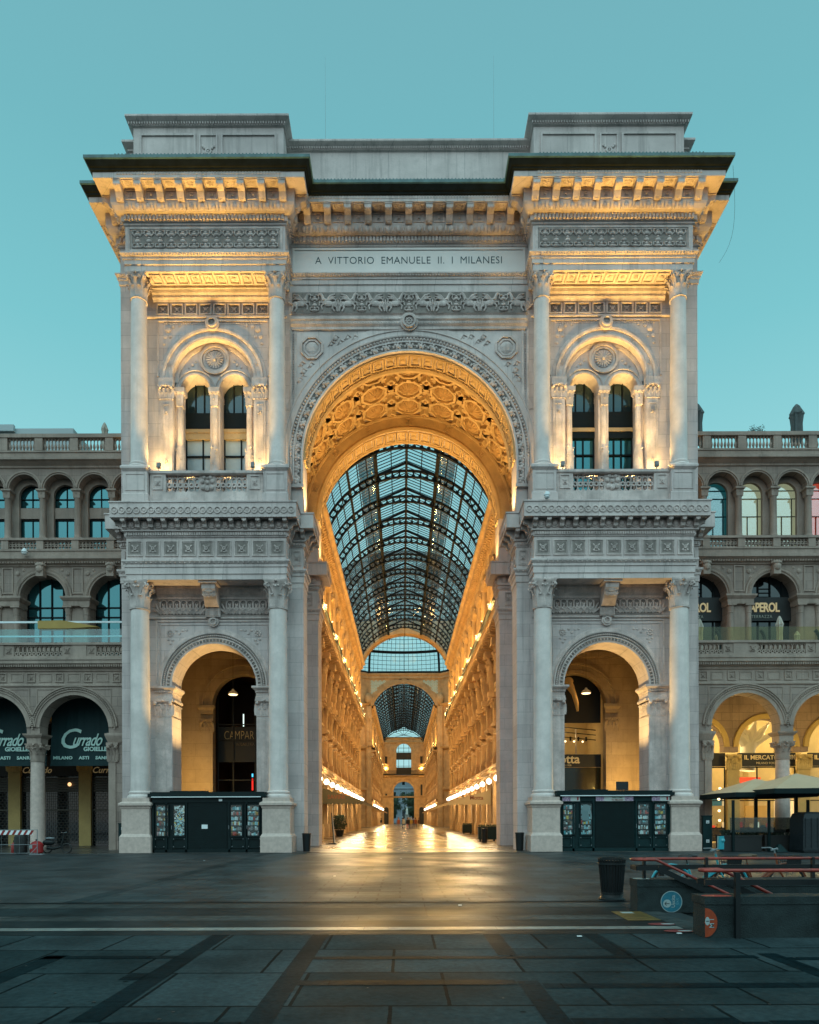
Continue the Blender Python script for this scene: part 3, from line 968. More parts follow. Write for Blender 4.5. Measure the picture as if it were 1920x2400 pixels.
for k in range(NV):
    a = PI / 2 + (k - 5) * R(18) + (0 if k else R(.01))
    o.M = vframe(a)
    for yc in rows:
        # octagonal coffer frame, stepped
        for (ra, rb, h0) in ((.66, .80, .30), (.56, .66, .18)):
            vs = []; fs = []
            for q in range(8):
                t = PI / 8 + q * PI / 4; c, s_ = math.cos(t), math.sin(t)
                vs += [(ra * c, yc + ra * s_, 0), (ra * c, yc + ra * s_, h0), (rb * c, yc + rb * s_, h0), (rb * c, yc + rb * s_, 0)]
            for q in range(8):
                for j in range(3):
                    A = q * 4 + j; B = ((q + 1) % 8) * 4 + j
                    fs.append((A, A + 1, B + 1, B))
            o.add(vs, fs)
        # shell: fluted boss
        nn = 14
        for q in range(nn):
            t = 2 * PI * q / nn
            pts = [(.08 * math.cos(t), yc + .08 * math.sin(t), .36), (.34 * math.cos(t), yc + .34 * math.sin(t), .28), (.57 * math.cos(t), yc + .57 * math.sin(t), .06)]
            o.tube(pts, [.03, .055, .075], 5, 1)
        o.ball((0, yc, .02), .56, 14, 7, 1, (1, 1, .6))
        o.ball((0, yc, .36), .10, 8, 5, 1)
        # bars between coffers
        o.box(-.10, .10, yc - .93, yc - .80, 0, .34)
        o.box(.86, 1.12, yc - .10, yc + .10, 0, .34); o.box(-1.12, -.86, yc - .10, yc + .10, 0, .34)
    o.M = vframe(a + PI / NV / 2)
    for yc in (3.1, 4.8, 6.45, 7.8):
        o.box(-.5, .5, yc - .48, yc + .48, .0, .14)
        for q in range(4):
            t = q * PI / 2
            o.box(.17 * math.cos(t) - .06, .17 * math.cos(t) + .06, yc + .17 * math.sin(t) - .06, yc + .17 * math.sin(t) + .06, 0, .24)
        o.add([(.34, yc, .1), (0, yc + .34, .1), (-.34, yc, .1), (0, yc - .34, .1), (.26, yc, .37), (0, yc + .26, .37), (-.26, yc, .37), (0, yc - .26, .37)], [(4, 5, 6, 7), (0, 1, 5, 4), (1, 2, 6, 5), (2, 3, 7, 6), (3, 0, 4, 7)])
        o.ball((0, yc, .38), .1, 7, 5, 1)
        for q in range(4):
            t = PI / 4 + q * PI / 2
            o.box(.42 * math.cos(t) - .07, .42 * math.cos(t) + .07, yc + .42 * math.sin(t) - .07, yc + .42 * math.sin(t) + .07, 0, .3)
    o.M = None
o.build('coffered_vault', [M['vault'], M['shell']], ARCH)

# ---- attics
ATT = [(0, 32.0), (0, 34.92), (.08, 34.96), (.08, 35.04), (.2, 35.12), (.3, 35.2), (.3, 35.3), (-.5, 35.36)]
o = MB()
pa = [(-13.27, 4.5), (-13.27, .9), (-6.03, .9), (-6.03, 4.5)]
o.mould(pa, ATT); o.box(-13.2, -6.1, 1.0, 4.5, 32, 35.33)
o.frame(-12.95, -10.25, 32.35, 34.62, .10, .84, .9); o.frame(-9.05, -6.35, 32.35, 34.62, .10, .84, .9)
o.frame(-10.1, -9.2, 32.5, 34.6, .08, .85, .9)
fourleaf(o, -9.65, 33.75, .38, .88)
for k in range(60):
    o.box(-13.45 + 7.6 * k / 60, -13.40 + 7.6 * k / 60, .74, .86, 34.98, 35.1)
    o.ball((-13.5 + 7.7 * k / 60, .62, 35.24), .045, 5, 3)
both(o, 'attic', ST, ARCH)
o = MB()
A2 = [(d, z - .18) for d, z in ATT]
pm = [(-13.85, 8.6), (-13.85, 1.95), (13.85, 1.95), (13.85, 8.6)]
o.mould(pm, A2); o.box(-13.8, 13.8, 2.0, 8.6, 31.6, 35.1)
for k in range(100):
    o.box(-6 + 12.0 * k / 100, -5.95 + 12.0 * k / 100, 1.79, 1.91, 34.80, 34.92)
    o.ball((-6 + 12.0 * k / 100, 1.67, 35.06), .045, 5, 3)
o.build('attic', ST, ARCH)

# ---- columns: shaft > pedestal, base, capital
def column_set(name_h):
    if name_h == 'lower':
        z0, z1, r, zc = 2.95, 11.58, .465, 12.955
        ph = [(.74, 0), (.74, .78), (.70, .84), (.655, .92), (.655, 2.10), (.68, 2.12), (.70, 2.2), (.77, 2.26), (.77, 2.36), (.70, 2.40), (.64, 2.44), (.64, 2.60)]
        bs = [(.60, 2.60), (.62, 2.66), (.60, 2.73), (.54, 2.76), (.52, 2.80), (.55, 2.84), (.55, 2.90), (.49, 2.95)]
    else:
        z0, z1, r, zc = 18.62, 26.38, .395, 27.565
        ph = [(.62, 16.43), (.62, 16.95), (.565, 17.0), (.565, 18.02), (.60, 18.06), (.67, 18.14), (.67, 18.24), (.58, 18.32)]
        bs = [(.52, 18.32), (.54, 18.38), (.50, 18.44), (.45, 18.47), (.47, 18.52), (.47, 18.57), (.42, 18.62)]
    s_ = MB()
    prof = [(r * (1 - .10 * (t ** 1.6)), z0 + (z1 - z0) * t) for t in [i / 8 for i in range(9)]]
    s_.lathe(0, 0, prof, 32)
    p_ = MB(); p_.sqlathe(0, 0, ph)
    b_ = MB(); b_.lathe(0, 0, bs, 32)
    if name_h == 'upper':
        p_.frame(-.46, .46, 17.12, 17.92, .04, -.59, -.565)
    c_ = capital_mb(r * .92, zc - z1)
    return s_, p_, b_, c_, z1
for kind in ('lower', 'upper'):
    s_, p_, b_, c_, zt = column_set(kind)
    first = None
    for x in (-12.97, -6.35, 6.35, 12.9):
        if first is None:
            sh = s_.build('column', M['shaft'], ARCH, (x, .76, 0), smooth=True)
            p_.build('pedestal', M['granite'] if kind == 'lower' else M['stone'], sh)
            b_.build('column_base', M['shaft'], sh, smooth=True)
            c_.build('capital', CS, sh, (0, 0, zt), smooth=True)
            first = sh
        else:
            q = copy_tree(first, ARCH); q.location.x = x

# ---- lower storey: side archways between the columns
o = MB()
zs = 8.15; cx = -CX
stp = [(2.07, Y), (2.08, Y - .06), (2.16, Y - .07), (2.30, Y - .07), (2.32, Y - .10), (2.36, Y - .10), (2.38, Y - .05), (2.54, Y - .05), (2.56, Y - .12), (2.62, Y - .13), (2.64, Y - .02), (2.80, Y - .02), (2.81, Y)]
stilted(o, cx, zs, zs - .02, stp, 40)
for k in range(84):
    a = PI * (k + .5) / 84; c, s__ = math.cos(a), math.sin(a)
    o.ball((cx + 2.46 * c, Y - .07, zs + 2.46 * s__), .048, 6, 4, 0, (1, 1.3, 1))
    if k % 2 == 0: o.tube([(cx + 2.18 * c, Y - .10, zs + 2.18 * s__), (cx + 2.31 * c, Y - .11, zs + 2.31 * s__)], .028, 5)
o.frame(-12.5, -6.8, 8.25, 11.38, .07, Y - .05, Y, foot=False)
o.frame(-12.3, -7.0, 8.25, 11.18, .03, Y - .03, Y, foot=False)
o.ring(cx, 11.3, .12, .18, Y - .2, Y, 16); o.ring(cx, 11.3, .18, .26, Y - .14, Y, 16); o.disc(cx, 11.3, .13, Y - .12, 12)
rosette(o, cx, 11.3, .10, Y - .14, 6)
for sx in (-1, 1):
    x = cx + sx * 2.15
    rosette(o, x, 10.75, .2, Y - .02, 8)
    for dx, dz in ((.30, .14), (.45, -.02), (.62, .14), (.12, -.34), (.02, -.5), (-.1, -.3), (.8, .16)):
        o.ball((x - sx * dx, Y - .01, 10.75 + dz), .06, 6, 4, 0, (1.3, .5, 1))
both(o, 'side_archivolt', CS, ARCH)
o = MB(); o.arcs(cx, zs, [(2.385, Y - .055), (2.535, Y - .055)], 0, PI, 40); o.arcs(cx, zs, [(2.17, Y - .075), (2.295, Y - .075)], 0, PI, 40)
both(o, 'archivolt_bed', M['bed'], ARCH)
for xa, xb in ((-12.58, -11.72), (-7.58, -6.72)):
    o = MB()
    pth = [(xa, YW + .2), (xa, YW), (xb, YW), (xb, 2.9)] if xb < -10 else [(xa, 2.9), (xa, YW), (xb, YW), (xb, YW + .2)]
    o.mould(pth, [(.005, 7.5), (.04, 7.52), (.04, 7.62), (.015, 7.64), (.015, 7.80), (.05, 7.83), (.05, 7.9), (.14, 7.98), (.2, 8.04), (.2, 8.13), (-.1, 8.15)])
    flatcap(o, xa + .02, xb - .02, YW - .02, 6.65, 7.5, .14, ret=(1.3 if xb < -10 else None))
    for k in range(9):
        o.box(xa + .05 + k * .09, xa + .1 + k * .09, YW - .10, YW - .05, 7.84, 7.92)
    o.box(xa + .02, xb - .02, YW - .03, YW + .1, .0, 6.65)
    both(o, 'impost_pilaster', CS, ARCH)
o = MB()                                               # leafy band and console above the side arch
o.box(-12.4, -6.9, YW - .05, YW, 11.6, 12.9)
o.mould([(-12.4, YW), (-6.9, YW)], [(.05, 12.35), (.12, 12.4), (.12, 12.5), (.22, 12.62), (.3, 12.78), (.36, 12.86), (.36, 12.96)])
for k in range(17):
    x = -12.25 + k * 5.2 / 16
    if abs(x + CX) < .45: continue
    palmette(o, x, 11.66, .68, .3, YW - .06)
    o.arcs(x + .16, 12.2, [(.13, YW - .05), (.13, YW - .11), (.17, YW - .11), (.17, YW - .05)], 0, PI, 8)
    o.ball((x + .16, YW - .06, 11.74), .08, 6, 4)
o.mould([(-13.3, YW), (-6.0, YW)], [(.02, 11.42), (.08, 11.46), (.08, 11.54), (0, 11.58)])
o.box(cx - .36, cx + .36, YW - .22, YW, 11.5, 12.0)
vs = [(cx - .32, 0.55, 12.95), (cx + .32, .55, 12.95), (cx + .32, .6, 12.62), (cx - .32, .6, 12.62), (cx - .3, .95, 12.2), (cx + .3, .95, 12.2), (cx + .34, 1.25, 11.95), (cx - .34, 1.25, 11.95)]
o.add(vs + [(cx - .34, YW, 11.95), (cx + .34, YW, 11.95), (cx - .32, YW, 12.95), (cx + .32, YW, 12.95)],
      [(0, 3, 2, 1), (3, 4, 5, 2), (4, 7, 6, 5), (7, 8, 9, 6), (0, 10, 8, 7, 4, 3), (1, 2, 5, 6, 9, 11)])
o.box(cx - .44, cx + .44, .45, YW, 12.86, 12.957)
for k in range(3): palmette(o, cx + (k - 1) * .18, 12.25, .3, .1, .80)
for k in range(9): o.box(cx - .33 + k * .075, cx - .29 + k * .075, YW - .26, YW - .2, 11.55, 11.95)
o.ball((cx, .72, 12.62), .2, 8, 6, 0, (1.4, .5, 1))
both(o, 'side_frieze', CS, ARCH)

# ---- upper storey: loggia windows
o = MB()
cz = 23.25; cx = -CX
o.arcs(cx, cz, [(1.98, Y + .0), (1.99, Y - .07), (2.08, Y - .09), (2.16, Y - .04), (2.34, Y - .04), (2.36, Y - .1), (2.46, Y - .12), (2.50, Y - .03), (2.62, Y - .02), (2.64, Y)], 0, PI, 40)
for k in range(5):
    a = PI * (k + .5) / 5
    rosette(o, cx + 2.25 * math.cos(a), cz + 2.25 * math.sin(a), .10, Y - .05, 6)
o.frame(-12.4, -6.9, 23.3, 26.15, .08, Y - .06, Y, foot=False)
for k in range(40):
    o.ball((-12.1 + 4.9 * (k + .5) / 40, Y - .03, 25.98), .035, 5, 3)
for sx in (-1, 1):
    for dx, dz, q in ((2.2, 2.45, .16), (1.95, 2.6, .1), (2.35, 2.1, .1), (1.65, 2.65, .08), (2.4, 1.75, .08), (2.1, 2.1, .09)):
        o.ball((cx + sx * dx, Y - .01, cz + dz), q, 8, 5, 0, (1, .4, 1))
o.ring(cx, 25.9, .16, .24, Y - .3, Y, 16); o.ring(cx, 25.9, .24, .34, Y - .2, Y, 16); rosette(o, cx, 25.9, .14, Y - .22, 6)
for sx in (-1, 1):
    xa, xb = sorted((cx + sx * 1.98, cx + sx * 2.62))
    o.box(xa + .04, xb - .04, Y - .05, Y + .05, 16.5, 22.25)
    o.frame(xa + .14, xb - .14, 17.3, 22.0, .03, Y - .07, Y - .05)
    fourleaf(o, (xa + xb) / 2, 21.6, .12, Y - .06); fourleaf(o, (xa + xb) / 2, 19.2, .12, Y - .06)
    flatcap(o, xa, xb, Y - .05, 22.25, 22.95, .12)
    o.box(xa - .05, xb + .05, Y - .14, Y + .1, 22.95, 23.25)
both(o, 'loggia_surround', CS, ARCH)
o = MB()                                                # tympanum with twin arches
YT = 1.95
for (a, b, c) in ((-1.98, 0, -.97), (0, 1.98, .97)):
    o.archwall(cx + a, cx + b, 16.5, 25.3, cx + c, .72, 22.95, YT, YT + .9, 24)
o2 = MB()
for c in (-.97, .97):
    o2.arcs(cx + c, 22.95, [(.72, YT), (.73, YT - .06), (.80, YT - .07), (.82, YT - .03), (.90, YT - .03), (.92, YT - .08), (.96, YT - .08), (.97, YT)], 0, PI, 24)
o2.arcs(cx, cz, [(1.98, YT - .1), (1.90, YT - .1), (1.80, YT - .06), (1.78, YT)], 0, PI, 32)
o2.ring(cx, 24.42, .62, .74, YT - .12, YT, 28); o2.ring(cx, 24.42, .50, .60, YT - .06, YT, 28)
for q in range(18):
    t = 2 * PI * q / 18
    o2.tube([(cx + .1 * math.cos(t), YT - .07, 24.42 + .1 * math.sin(t)), (cx + .26 * math.cos(t), YT - .05, 24.42 + .26 * math.sin(t)), (cx + .42 * math.cos(t), YT, 24.42 + .42 * math.sin(t))], [.02, .04, .065], 5)
o2.ball((cx, YT - .08, 24.42), .09, 8, 5)
for sx in (-1, 1):
    for dx, dz, q in ((1.1, .95, .1), (1.3, .8, .07), (.95, 1.1, .07)):
        o2.ball((cx + sx * dx, YT, cz + dz), q, 7, 5, 0, (1, .5, 1))
cols = []
for x in (-1.72, 0, 1.72):                              # colonnettes
    for yy in ((YT - .02,) if x else (YT - .02, YT + .55)):
        o2.lathe(cx + x, yy, [(.17, 16.5), (.20, 16.9), (.24, 17.4), (.22, 18.0), (.25, 18.8), (.24, 19.6), (.19, 20.0), (.165, 20.1), (.155, 22.0), (.19, 22.05)], 14)
        for row, hh in ((0, .35), (1, .62)):
            for k in range(8):
                a = 2 * PI * (k + .5 * row) / 8
                leaf(o2, (cx + x + .15 * math.cos(a), yy + .15 * math.sin(a), 22.05), a, hh, .12, .1)
        o2.sqlathe(cx + x, yy, [(.17, 22.05), (.2, 22.6), (.27, 22.7), (.27, 22.92)])
        for k in range(26):
            a = random.random() * 6.28; z = 18.0 + random.random() * 2
            o2.ball((cx + x + .22 * math.cos(a), yy + .22 * math.sin(a), z), .055, 5, 4)
o.v += []; both(o, 'loggia_tympanum', ST, ARCH); both(o2, 'colonnette_group', CS, ARCH)
# windows of the loggia
M['wdk2'] = mat('dim_reflecting_glass', (.03, .06, .07), .07, metal=.5, bump=.02, bscale=1.2)
CURT = mat('pale_curtain_behind_glass', (.42, .46, .46), .35, var=.15, vscale=2)
def loggia_window(sx):
    fr = MB(); pane = MB()
    yy = YT + .75; c0 = sx * CX
    for c in (-.97, .97):
        x0, x1 = c0 + c - .72, c0 + c + .72
        pane.box(x0, x1, yy + .03, yy + .04, 21.0, 23.7); pane.box(x0, x1, yy + .03, yy + .04, 17.2, 21.0, 1)
        fr.box(x0, x0 + .06, yy - .05, yy + .02, 17.2, 23.2); fr.box(x1 - .06, x1, yy - .05, yy + .02, 17.2, 23.2)
        for xm in (-.22, .22) : fr.box(c0 + c + xm - .025, c0 + c + xm + .025, yy - .05, yy + .02, 22.2, 23.7)
        fr.box(c0 + c + .12, c0 + c + .18, yy - .05, yy + .02, 17.2, 20.85); fr.box(c0 + c - .26, c0 + c - .20, yy - .05, yy + .02, 17.2, 20.85) if sx > 0 else None
        fr.box(x0 + .06, x1 - .06, yy - .05, yy + .02, 19.98, 20.05)
        fr.box(x0, x1, yy - .08, yy + .025, 21.36, 22.2)
        fr.box(x0, x1, yy - .14, yy + .025, 21.18, 21.36, 1)
        fr.box(x0, x1, yy - .1, yy + .025, 20.85, 21.18, 1 if sx < 0 else 0)
    f = fr.build('window', [M['wframe'], M['goldst']], ARCH)
    pane.build('pane', [M['wdk2'], CURT if sx < 0 else M['wsky']], f)
for sx in (-1, 1): loggia_window(sx)

# ---- loggia balustrades with corner posts and a carved centre
o = MB()
yb = .62
o.box(-12.35, -6.98, yb - .22, yb + .22, 16.44, 17.12)
for xa, xb in ((-12.35, -11.6), (-7.75, -6.98)):
    o.box(xa, xb, yb - .20, yb + .20, 17.12, 18.0)
    o.frame(xa + .14, xb - .14, 17.25, 17.92, .05, yb - .24, yb - .2)
    fourleaf(o, (xa + xb) / 2, 17.58, .14, yb - .21)
o.mould([(-12.35, yb + .2), (-12.35, yb - .2), (-6.98, yb - .2), (-6.98, yb + .2)], [(0, 17.98), (.06, 18.02), (.06, 18.14), (0, 18.17)], caps=True)
o.box(-12.34, -6.99, yb - .19, yb + .19, 17.98, 18.16)
balustrade(o, -11.6, -10.02, yb, 17.12, 17.98, 'ring', step=.27)
balustrade(o, -9.28, -7.75, yb, 17.12, 17.98, 'ring', step=.27)
o.box(-10.0, -9.3, yb - .08, yb + .08, 17.12, 17.98)
for dx, dz, q in ((-.2, .3, .13), (.2, .3, .13), (-.24, .6, .12), (.24, .6, .12), (0, .25, .14), (0, .55, .1), (-.15, .78, .1), (.15, .78, .1), (0, .75, .06)):
    o.ball((-CX + dx, yb - .1, 17.1 + dz), q, 8, 6, 0, (1, .7, 1))
both(o, 'balustrade', CS, ARCH)
# floodlights, camera, thin lightning rods
for sx in (-1, 1):
    for dx in (-2.35, 2.15):
        x = sx * CX + dx
        o = MB(); o.box(-.09, .09, -.07, .07, .22, .46); o.bar((0, 0, 0), (0, 0, .24), .04, .04); o.box(-.07, .07, -.09, -.07, .25, .43)
        t = o.build('floodlight', M['grey'], None, (x, .62, 18.17), label=('small grey floodlight standing on the %s loggia balustrade, %s end' % ('left' if sx < 0 else 'right', 'left' if dx < 0 else 'right')), cat='floodlight', group='floodlights on the loggia balustrades')
    o = MB(); o.lathe(0, 0, [(.010, 0), (.006, 4.0), (.003, 7.2)], 5)
    o.build('lightning_rod', M['grey'], None, (-4.4 if sx < 0 else 4.6, 4.5, 35.2), label='hair-thin lightning rod rising above the %s end of the attic roof' % ('left' if sx < 0 else 'right'), cat='lightning rod', group='lightning rods on the arch roof')
o = MB(); o.ball((0, 0, 0), .13, 12, 8, 0, (1, 1, .8)); o.lathe(0, 0, [(.15, .05), (.12, .2), (.04, .24)], 12); o.bar((0, 0, .2), (0, .2, .34), .04, .04)
o.build('dome_camera', M['white'], None, (6.35, YF - .66, 16.52), smooth=True, label='white dome camera on the lower cornice left of the right loggia', cat='security camera')
o = MB(); o.tube([(14.75 + .35 * math.sin(t * PI), -.9 + 1.4 * t, 31.3 - 3.3 * t - .6 * math.sin(t * PI)) for t in [i / 10 for i in range(11)]], .006, 4)
o.build('cable', M['iron'], None, label='thin black cable hanging off the right corner of the top cornice', cat='cable')

# ---- vestibules behind the side arches
VS = mat('vestibule_plaster', (.50, .38, .24), .8, var=.3, vscale=.6, bump=.3, streak=.4, joints=(1.6, .75), jd=.7)
o = MB()
o.archwall(-13.44, -6.6, 0, 12.4, -CX, 1.73, 8.24, 7.6, 8.1, 28)
o.arcs(-CX, 8.24, [(1.73, 7.6), (1.75, 7.53), (1.95, 7.52), (1.97, 7.56), (2.25, 7.56), (2.28, 7.5), (2.38, 7.5), (2.4, 7.6)], 0, PI, 28)
for xa, xb in ((-12.05, -11.38), (-7.92, -7.25)):
    o.box(xa, xb, 7.5, 7.6, 0, 6.6)
    o.mould([(xa, 7.6), (xa, 7.5), (xb, 7.5), (xb, 7.6)], [(0, 7.7), (.05, 7.74), (.05, 7.9), (.15, 8.05), (.15, 8.2), (0, 8.24)])
    flatcap(o, xa, xb, 7.5, 6.6, 7.4, .1)
o.box(-13.44, -6.6, 7.45, 7.6, 10.9, 11.2)
o.box(-13.45, -13.40, 2.95, 7.6, 0, 12.4)
o.box(-6.62, -6.602, 2.95, 7.6, 0, 12.4)
both(o, 'vestibule', VS, ARCH)
def pendant(sx):
    x = sx * 9.62
    t = empty('pendant_lamp', (x, 5.2, 8.4), '%s pendant lamp with glowing oval shade hanging in the %s archway' % ('lit', 'left' if sx < 0 else 'right'), 'pendant lamp', 'pendant lamps in the side archways')
    o = MB(); o.lathe(0, 0, [(.26, 0), (.27, .03), (.22, .12), (.08, .22), (.05, .3)], 20); o.build('lamp_shade', M['brass'], t, smooth=True)
    o = MB(); o.lathe(0, 0, [(.10, -.05), (.21, -.03), (.24, .0)], 16); o.build('diffuser', M['smalllamp'], t)
    o = MB(); o.lathe(0, 0, [(.008, .3), (.008, 4.0)], 4); o.build('cord', M['iron'], t)
    lamp('pendant_light', (x, 5.2, 8.25), 14, (1, .72, .3), 'POINT', .2)
for sx in (-1, 1): pendant(sx)
# shop fronts seen through the vestibules
def shop_through(sx):
    x0, x1 = (sx * CX - 1.73, sx * CX + 1.73)
    s_ = empty('shopfront', (sx * CX, 8.6, 0), 'dark bar shopfront with thin gold lettering behind the left archway' if sx < 0 else 'lit pastry shopfront with black name band behind the right archway', 'shopfront')
    s_.location = (0, 0, 0)
    o = MB(); o.box(x0 - .3, x1 + .3, 12.4, 12.6, 0, 10.4); o.box(x0 - .3, x0 - .2, 8.6, 12.4, 0, 10.4); o.box(x1 + .2, x1 + .3, 8.6, 12.4, 0, 10.4); o.box(x0 - .3, x1 + .3, 8.6, 12.6, 10.3, 10.4)
    if sx < 0:
        o.build('shop_room', mat('dark_bar_panelling', (.03, .012, .006), .6, var=.4, vscale=2), s_)
        o = MB()
        for x in (x0, x0 + .9, x0 + 2.2, x1 - .08): o.box(x, x + .06, 8.55, 8.62, 0, 10)
        for z in (3.0, 3.9, 6.3, 7.2): o.box(x0, x1, 8.54, 8.63, z, z + .06)
        o.build('window_frame', M['black'], s_)
        o = MB(); o.box(x0, x1, 8.64, 8.66, 5.0, 7.1); sb = o.build('sign_band', M['black'], s_)
        text('lettering', 'CAMPARINO', .74, mat('dull_gold_letters', (.30, .22, .08), .5, emit=(1, .7, .3), estr=.025), (-11.02, 8.62, 6.35), sb, .01, sx=.62, align='LEFT', offset=-.012)
        text('lettering', 'IN GALLERIA', .24, mat('dull_gold_small_letters', (.2, .15, .06), .5, emit=(1, .7, .3), estr=.012), (-10.3, 8.62, 5.98), sb, .01, sx=.8, align='LEFT', offset=-.006)
        for (a, b, c, d, col) in ((-9.5, -9.42, 4.15, 4.35, (.1, .6, 1)), (-9.5, -9.42, 3.35, 4.05, (1, .03, .02)), (-9.5, -9.40, 2.85, 3.1, (.15, .7, 1)), (-8.95, -8.88, 4.8, 4.87, (1, .8, .4)), (-10.02, -9.96, 7.2, 7.95, (.7, .9, .8))):
            o = MB(); o.box(a, b, 9.2, 9.25, c, d); o.build('neon_tube', glow('neon', col, 1.6), s_)
        o = MB()
        for k in range(7): o.box(-9.0 + k * .12, -8.95 + k * .12, 10.0, 10.05, 3.0, 4.0 - .07 * k)
        o.build('lit_bottles', glow('amber_bottles', (1, .45, .08), .7), s_)
    else:
        o.build('shop_room', mat('warm_shop_plaster', (.6, .45, .22), .8, var=.2), s_)
        o = MB(); o.box(x0, x1, 8.5, 8.56, 4.62, 5.38); sb = o.build('sign_band', M['black'], s_)
        text('lettering', 'Motta', .74, M['brass'], (8.32, 8.48, 4.86), sb, .012, sx=1.0, align='LEFT', offset=.014)
        text('lettering', 'MILANO 1928', .15, M['brass'], (8.7, 8.48, 4.68), sb, .008, sx=1.0, align='LEFT')
        o = MB(); o.box(x0, x1, 8.55, 8.62, 7.25, 10.2); o.build('dark_fanlight', M['black'], s_)
        o = MB()
        for z in (6.6, 6.9, 7.2): o.bar((x0, 9.0, z), (x1, 9.6, z - .25), .03, .05)
        for k in range(6): o.lathe(x0 + .4 + k * .5, 9.2 + .1 * k, [(.06, 6.3), (.06, 6.55)], 8)
        o.build('track_rail', M['iron'], s_)
        o = MB()
        for k in range(5): o.ball((x0 + .45 + k * .55, 9.15 + .1 * k, 6.25), .06, 8, 5)
        o.build('spot_bulbs', M['smalllamp'], s_)
        o = MB(); o.box(x0, x1, 8.56, 8.6, 0.1, 4.6); o.build('shop_window', M['vglassd'], s_)
        o = MB(); o.box(x0, x1, 8.9, 9.0, 5.3, 5.42); o.box(x0 + .5, x0 + .56, 8.9, 12.3, 5.4, 7.0); o.box(x1 - 1.3, x1 - 1.24, 9.3, 9.4, 5.4, 7.0); o.build('mezzanine_rail', M['goldpale'], s_)
        lamp('shop_light', (sx * CX, 10.6, 6.6), 60, (1, .75, .38), 'POINT', .3)
        lamp('shop_light', (sx * CX + .5, 10.6, 3.4), 25, (1, .70, .3), 'POINT', .3)
for sx in (-1, 1): shop_through(sx)
# hanging bronze emblem at the right archway
o = MB(); o.tube([(8.75, 5.4, 9.2), (8.8, 5.4, 8.8), (9.0, 5.4, 8.4), (9.15, 5.4, 7.9), (9.2, 5.4, 7.45)], [.10, .22, .13, .12, .06], 10)
o.ball((8.72, 5.4, 9.1), .26, 10, 6, 0, (1, .5, .9))
o.build('hanging_banner', mat('amber_fabric', (.5, .25, .06), .6, emit=(1, .5, .1), estr=.05), None, smooth=True, label='amber scroll-shaped hanging banner inside the right archway by the lamp', cat='banner')

# ---- lights of the arch (floodlights on its ledges)
WARM = (1.0, .62, .20); WARM2 = (1.0, .66, .23)
for sx in (-1, 1):
    for dx in (-2.45, -.9, .9, 2.45):
        lamp('loggia_uplight', (sx * CX + dx, .90, 17.35), 700, (1, .70, .24), 'SPOT', .12, (sx * CX + dx * 1.10, 1.62, 23.5), 62, 1.0)
    for dx in (-1.4, 0, 1.4):
        lamp('loggia_wash', (sx * CX + dx, .87, 18.4), 900, (1, .66, .22), 'SPOT', .1, (sx * CX + dx * 1.6, 1.6, 23.2), 48, .9)
    for dx in (-2.35, 2.15):
        lamp('flood_beam', (sx * CX + dx, .78, 18.5), 110, (1, .68, .24), 'SPOT', .08, (sx * CX + dx * 1.05, 1.75, 21.6), 150, .8)
    for dx in (-2.75, 2.75):
        lamp('loggia_light', (sx * CX + dx, .92, 18.35), 45, (1, .72, .28), 'POINT', .1)
    for k in range(5):
        x = sx * CX + (k - 2) * 1.15
        lamp('cornice_uplight', (x, -.32, 16.65), 2700, (1, .58, .11), 'SPOT', .15, (sx * CX + (k - 2) * 1.6, -.52, 31), 40, .9)
    for yy in (2.2, 4.5, 7.0):
        lamp('side_uplight', (sx * 14.95, yy, 16.7), 1600, (1, .58, .11), 'SPOT', .15, (sx * 15.0, yy, 31), 55, .9)
    lamp('side_uplight', (sx * 14.1, .2, 16.7), 1900, (1, .58, .11), 'SPOT', .15, (sx * 14.35, .2, 31), 34, .9)
    lamp('middle_uplight', (sx * 5.0, .85, 16.7), 1000, (1, .60, .13), 'SPOT', .15, (sx * 3.2, .5, 31), 36, .9)
    lamp('arch_uplight', (sx * 4.95, 2.2, 16.75), 900, WARM2, 'SPOT', .12, (sx * 2.6, 2.6, 25), 110, .7)
    lamp('arch_uplight', (sx * 4.95, 8.7, 16.75), 700, WARM2, 'SPOT', .12, (sx * 2.6, 8.7, 25), 110, .7)
    lamp('vault_uplight', (sx * 5.6, 4.2, 16.9), 850, (1, .64, .20), 'SPOT', .2, (-sx * 1.0, 5.0, 25), 110, .8)
    lamp('vault_uplight', (sx * 5.6, 6.6, 16.9), 850, (1, .64, .20), 'SPOT', .2, (-sx * 1.0, 6.0, 25), 110, .8)
    lamp('side_arch_uplight', (sx * (CX - 1.6), 2.3, 3.2), 2600, (1, .68, .24), 'SPOT', .1, (sx * (CX + 1.75), 2.25, 8.4), 62, .6)
    lamp('vestibule_light', (sx * (CX + 2.6), 5.2, 3.4), 230 if sx < 0 else 340, (1, .62, .16), 'POINT', .2)
# ================================================================== the glass-roofed arcade behind the arch
GAL = empty('glass_arcade', (0, 40, 0), 'long glass-roofed arcade seen through the arch, gold-lit walls under an iron and glass barrel vault', 'arcade')
GAL.location = (0, 0, 0)
GS = M['goldst']; GP = M['goldpale']
BAY = 4.3; G0 = 9.8; NB1 = 14; G1 = G0 + NB1 * BAY          # near arm 9.8 .. 70
F0 = 106.0; NB2 = 17; F1 = F0 + NB2 * BAY                    # far arm 106 .. 179
GX = 7.25
# wall-local frame for the LEFT side: x along the gallery, outward (-y) = towards the nave
def gframe(sx, y):
    if sx < 0:   # left wall faces +X : local x -> +Y world ; local -y -> +X
        return Matrix(((0, -1.45, 0, -GX), (1, 0, 0, y), (0, 0, 1, 0), (0, 0, 0, 1)))
    return Matrix(((0, 1.45, 0, GX), (-1, 0, 0, y), (0, 0, 1, 0), (0, 0, 0, 1)))

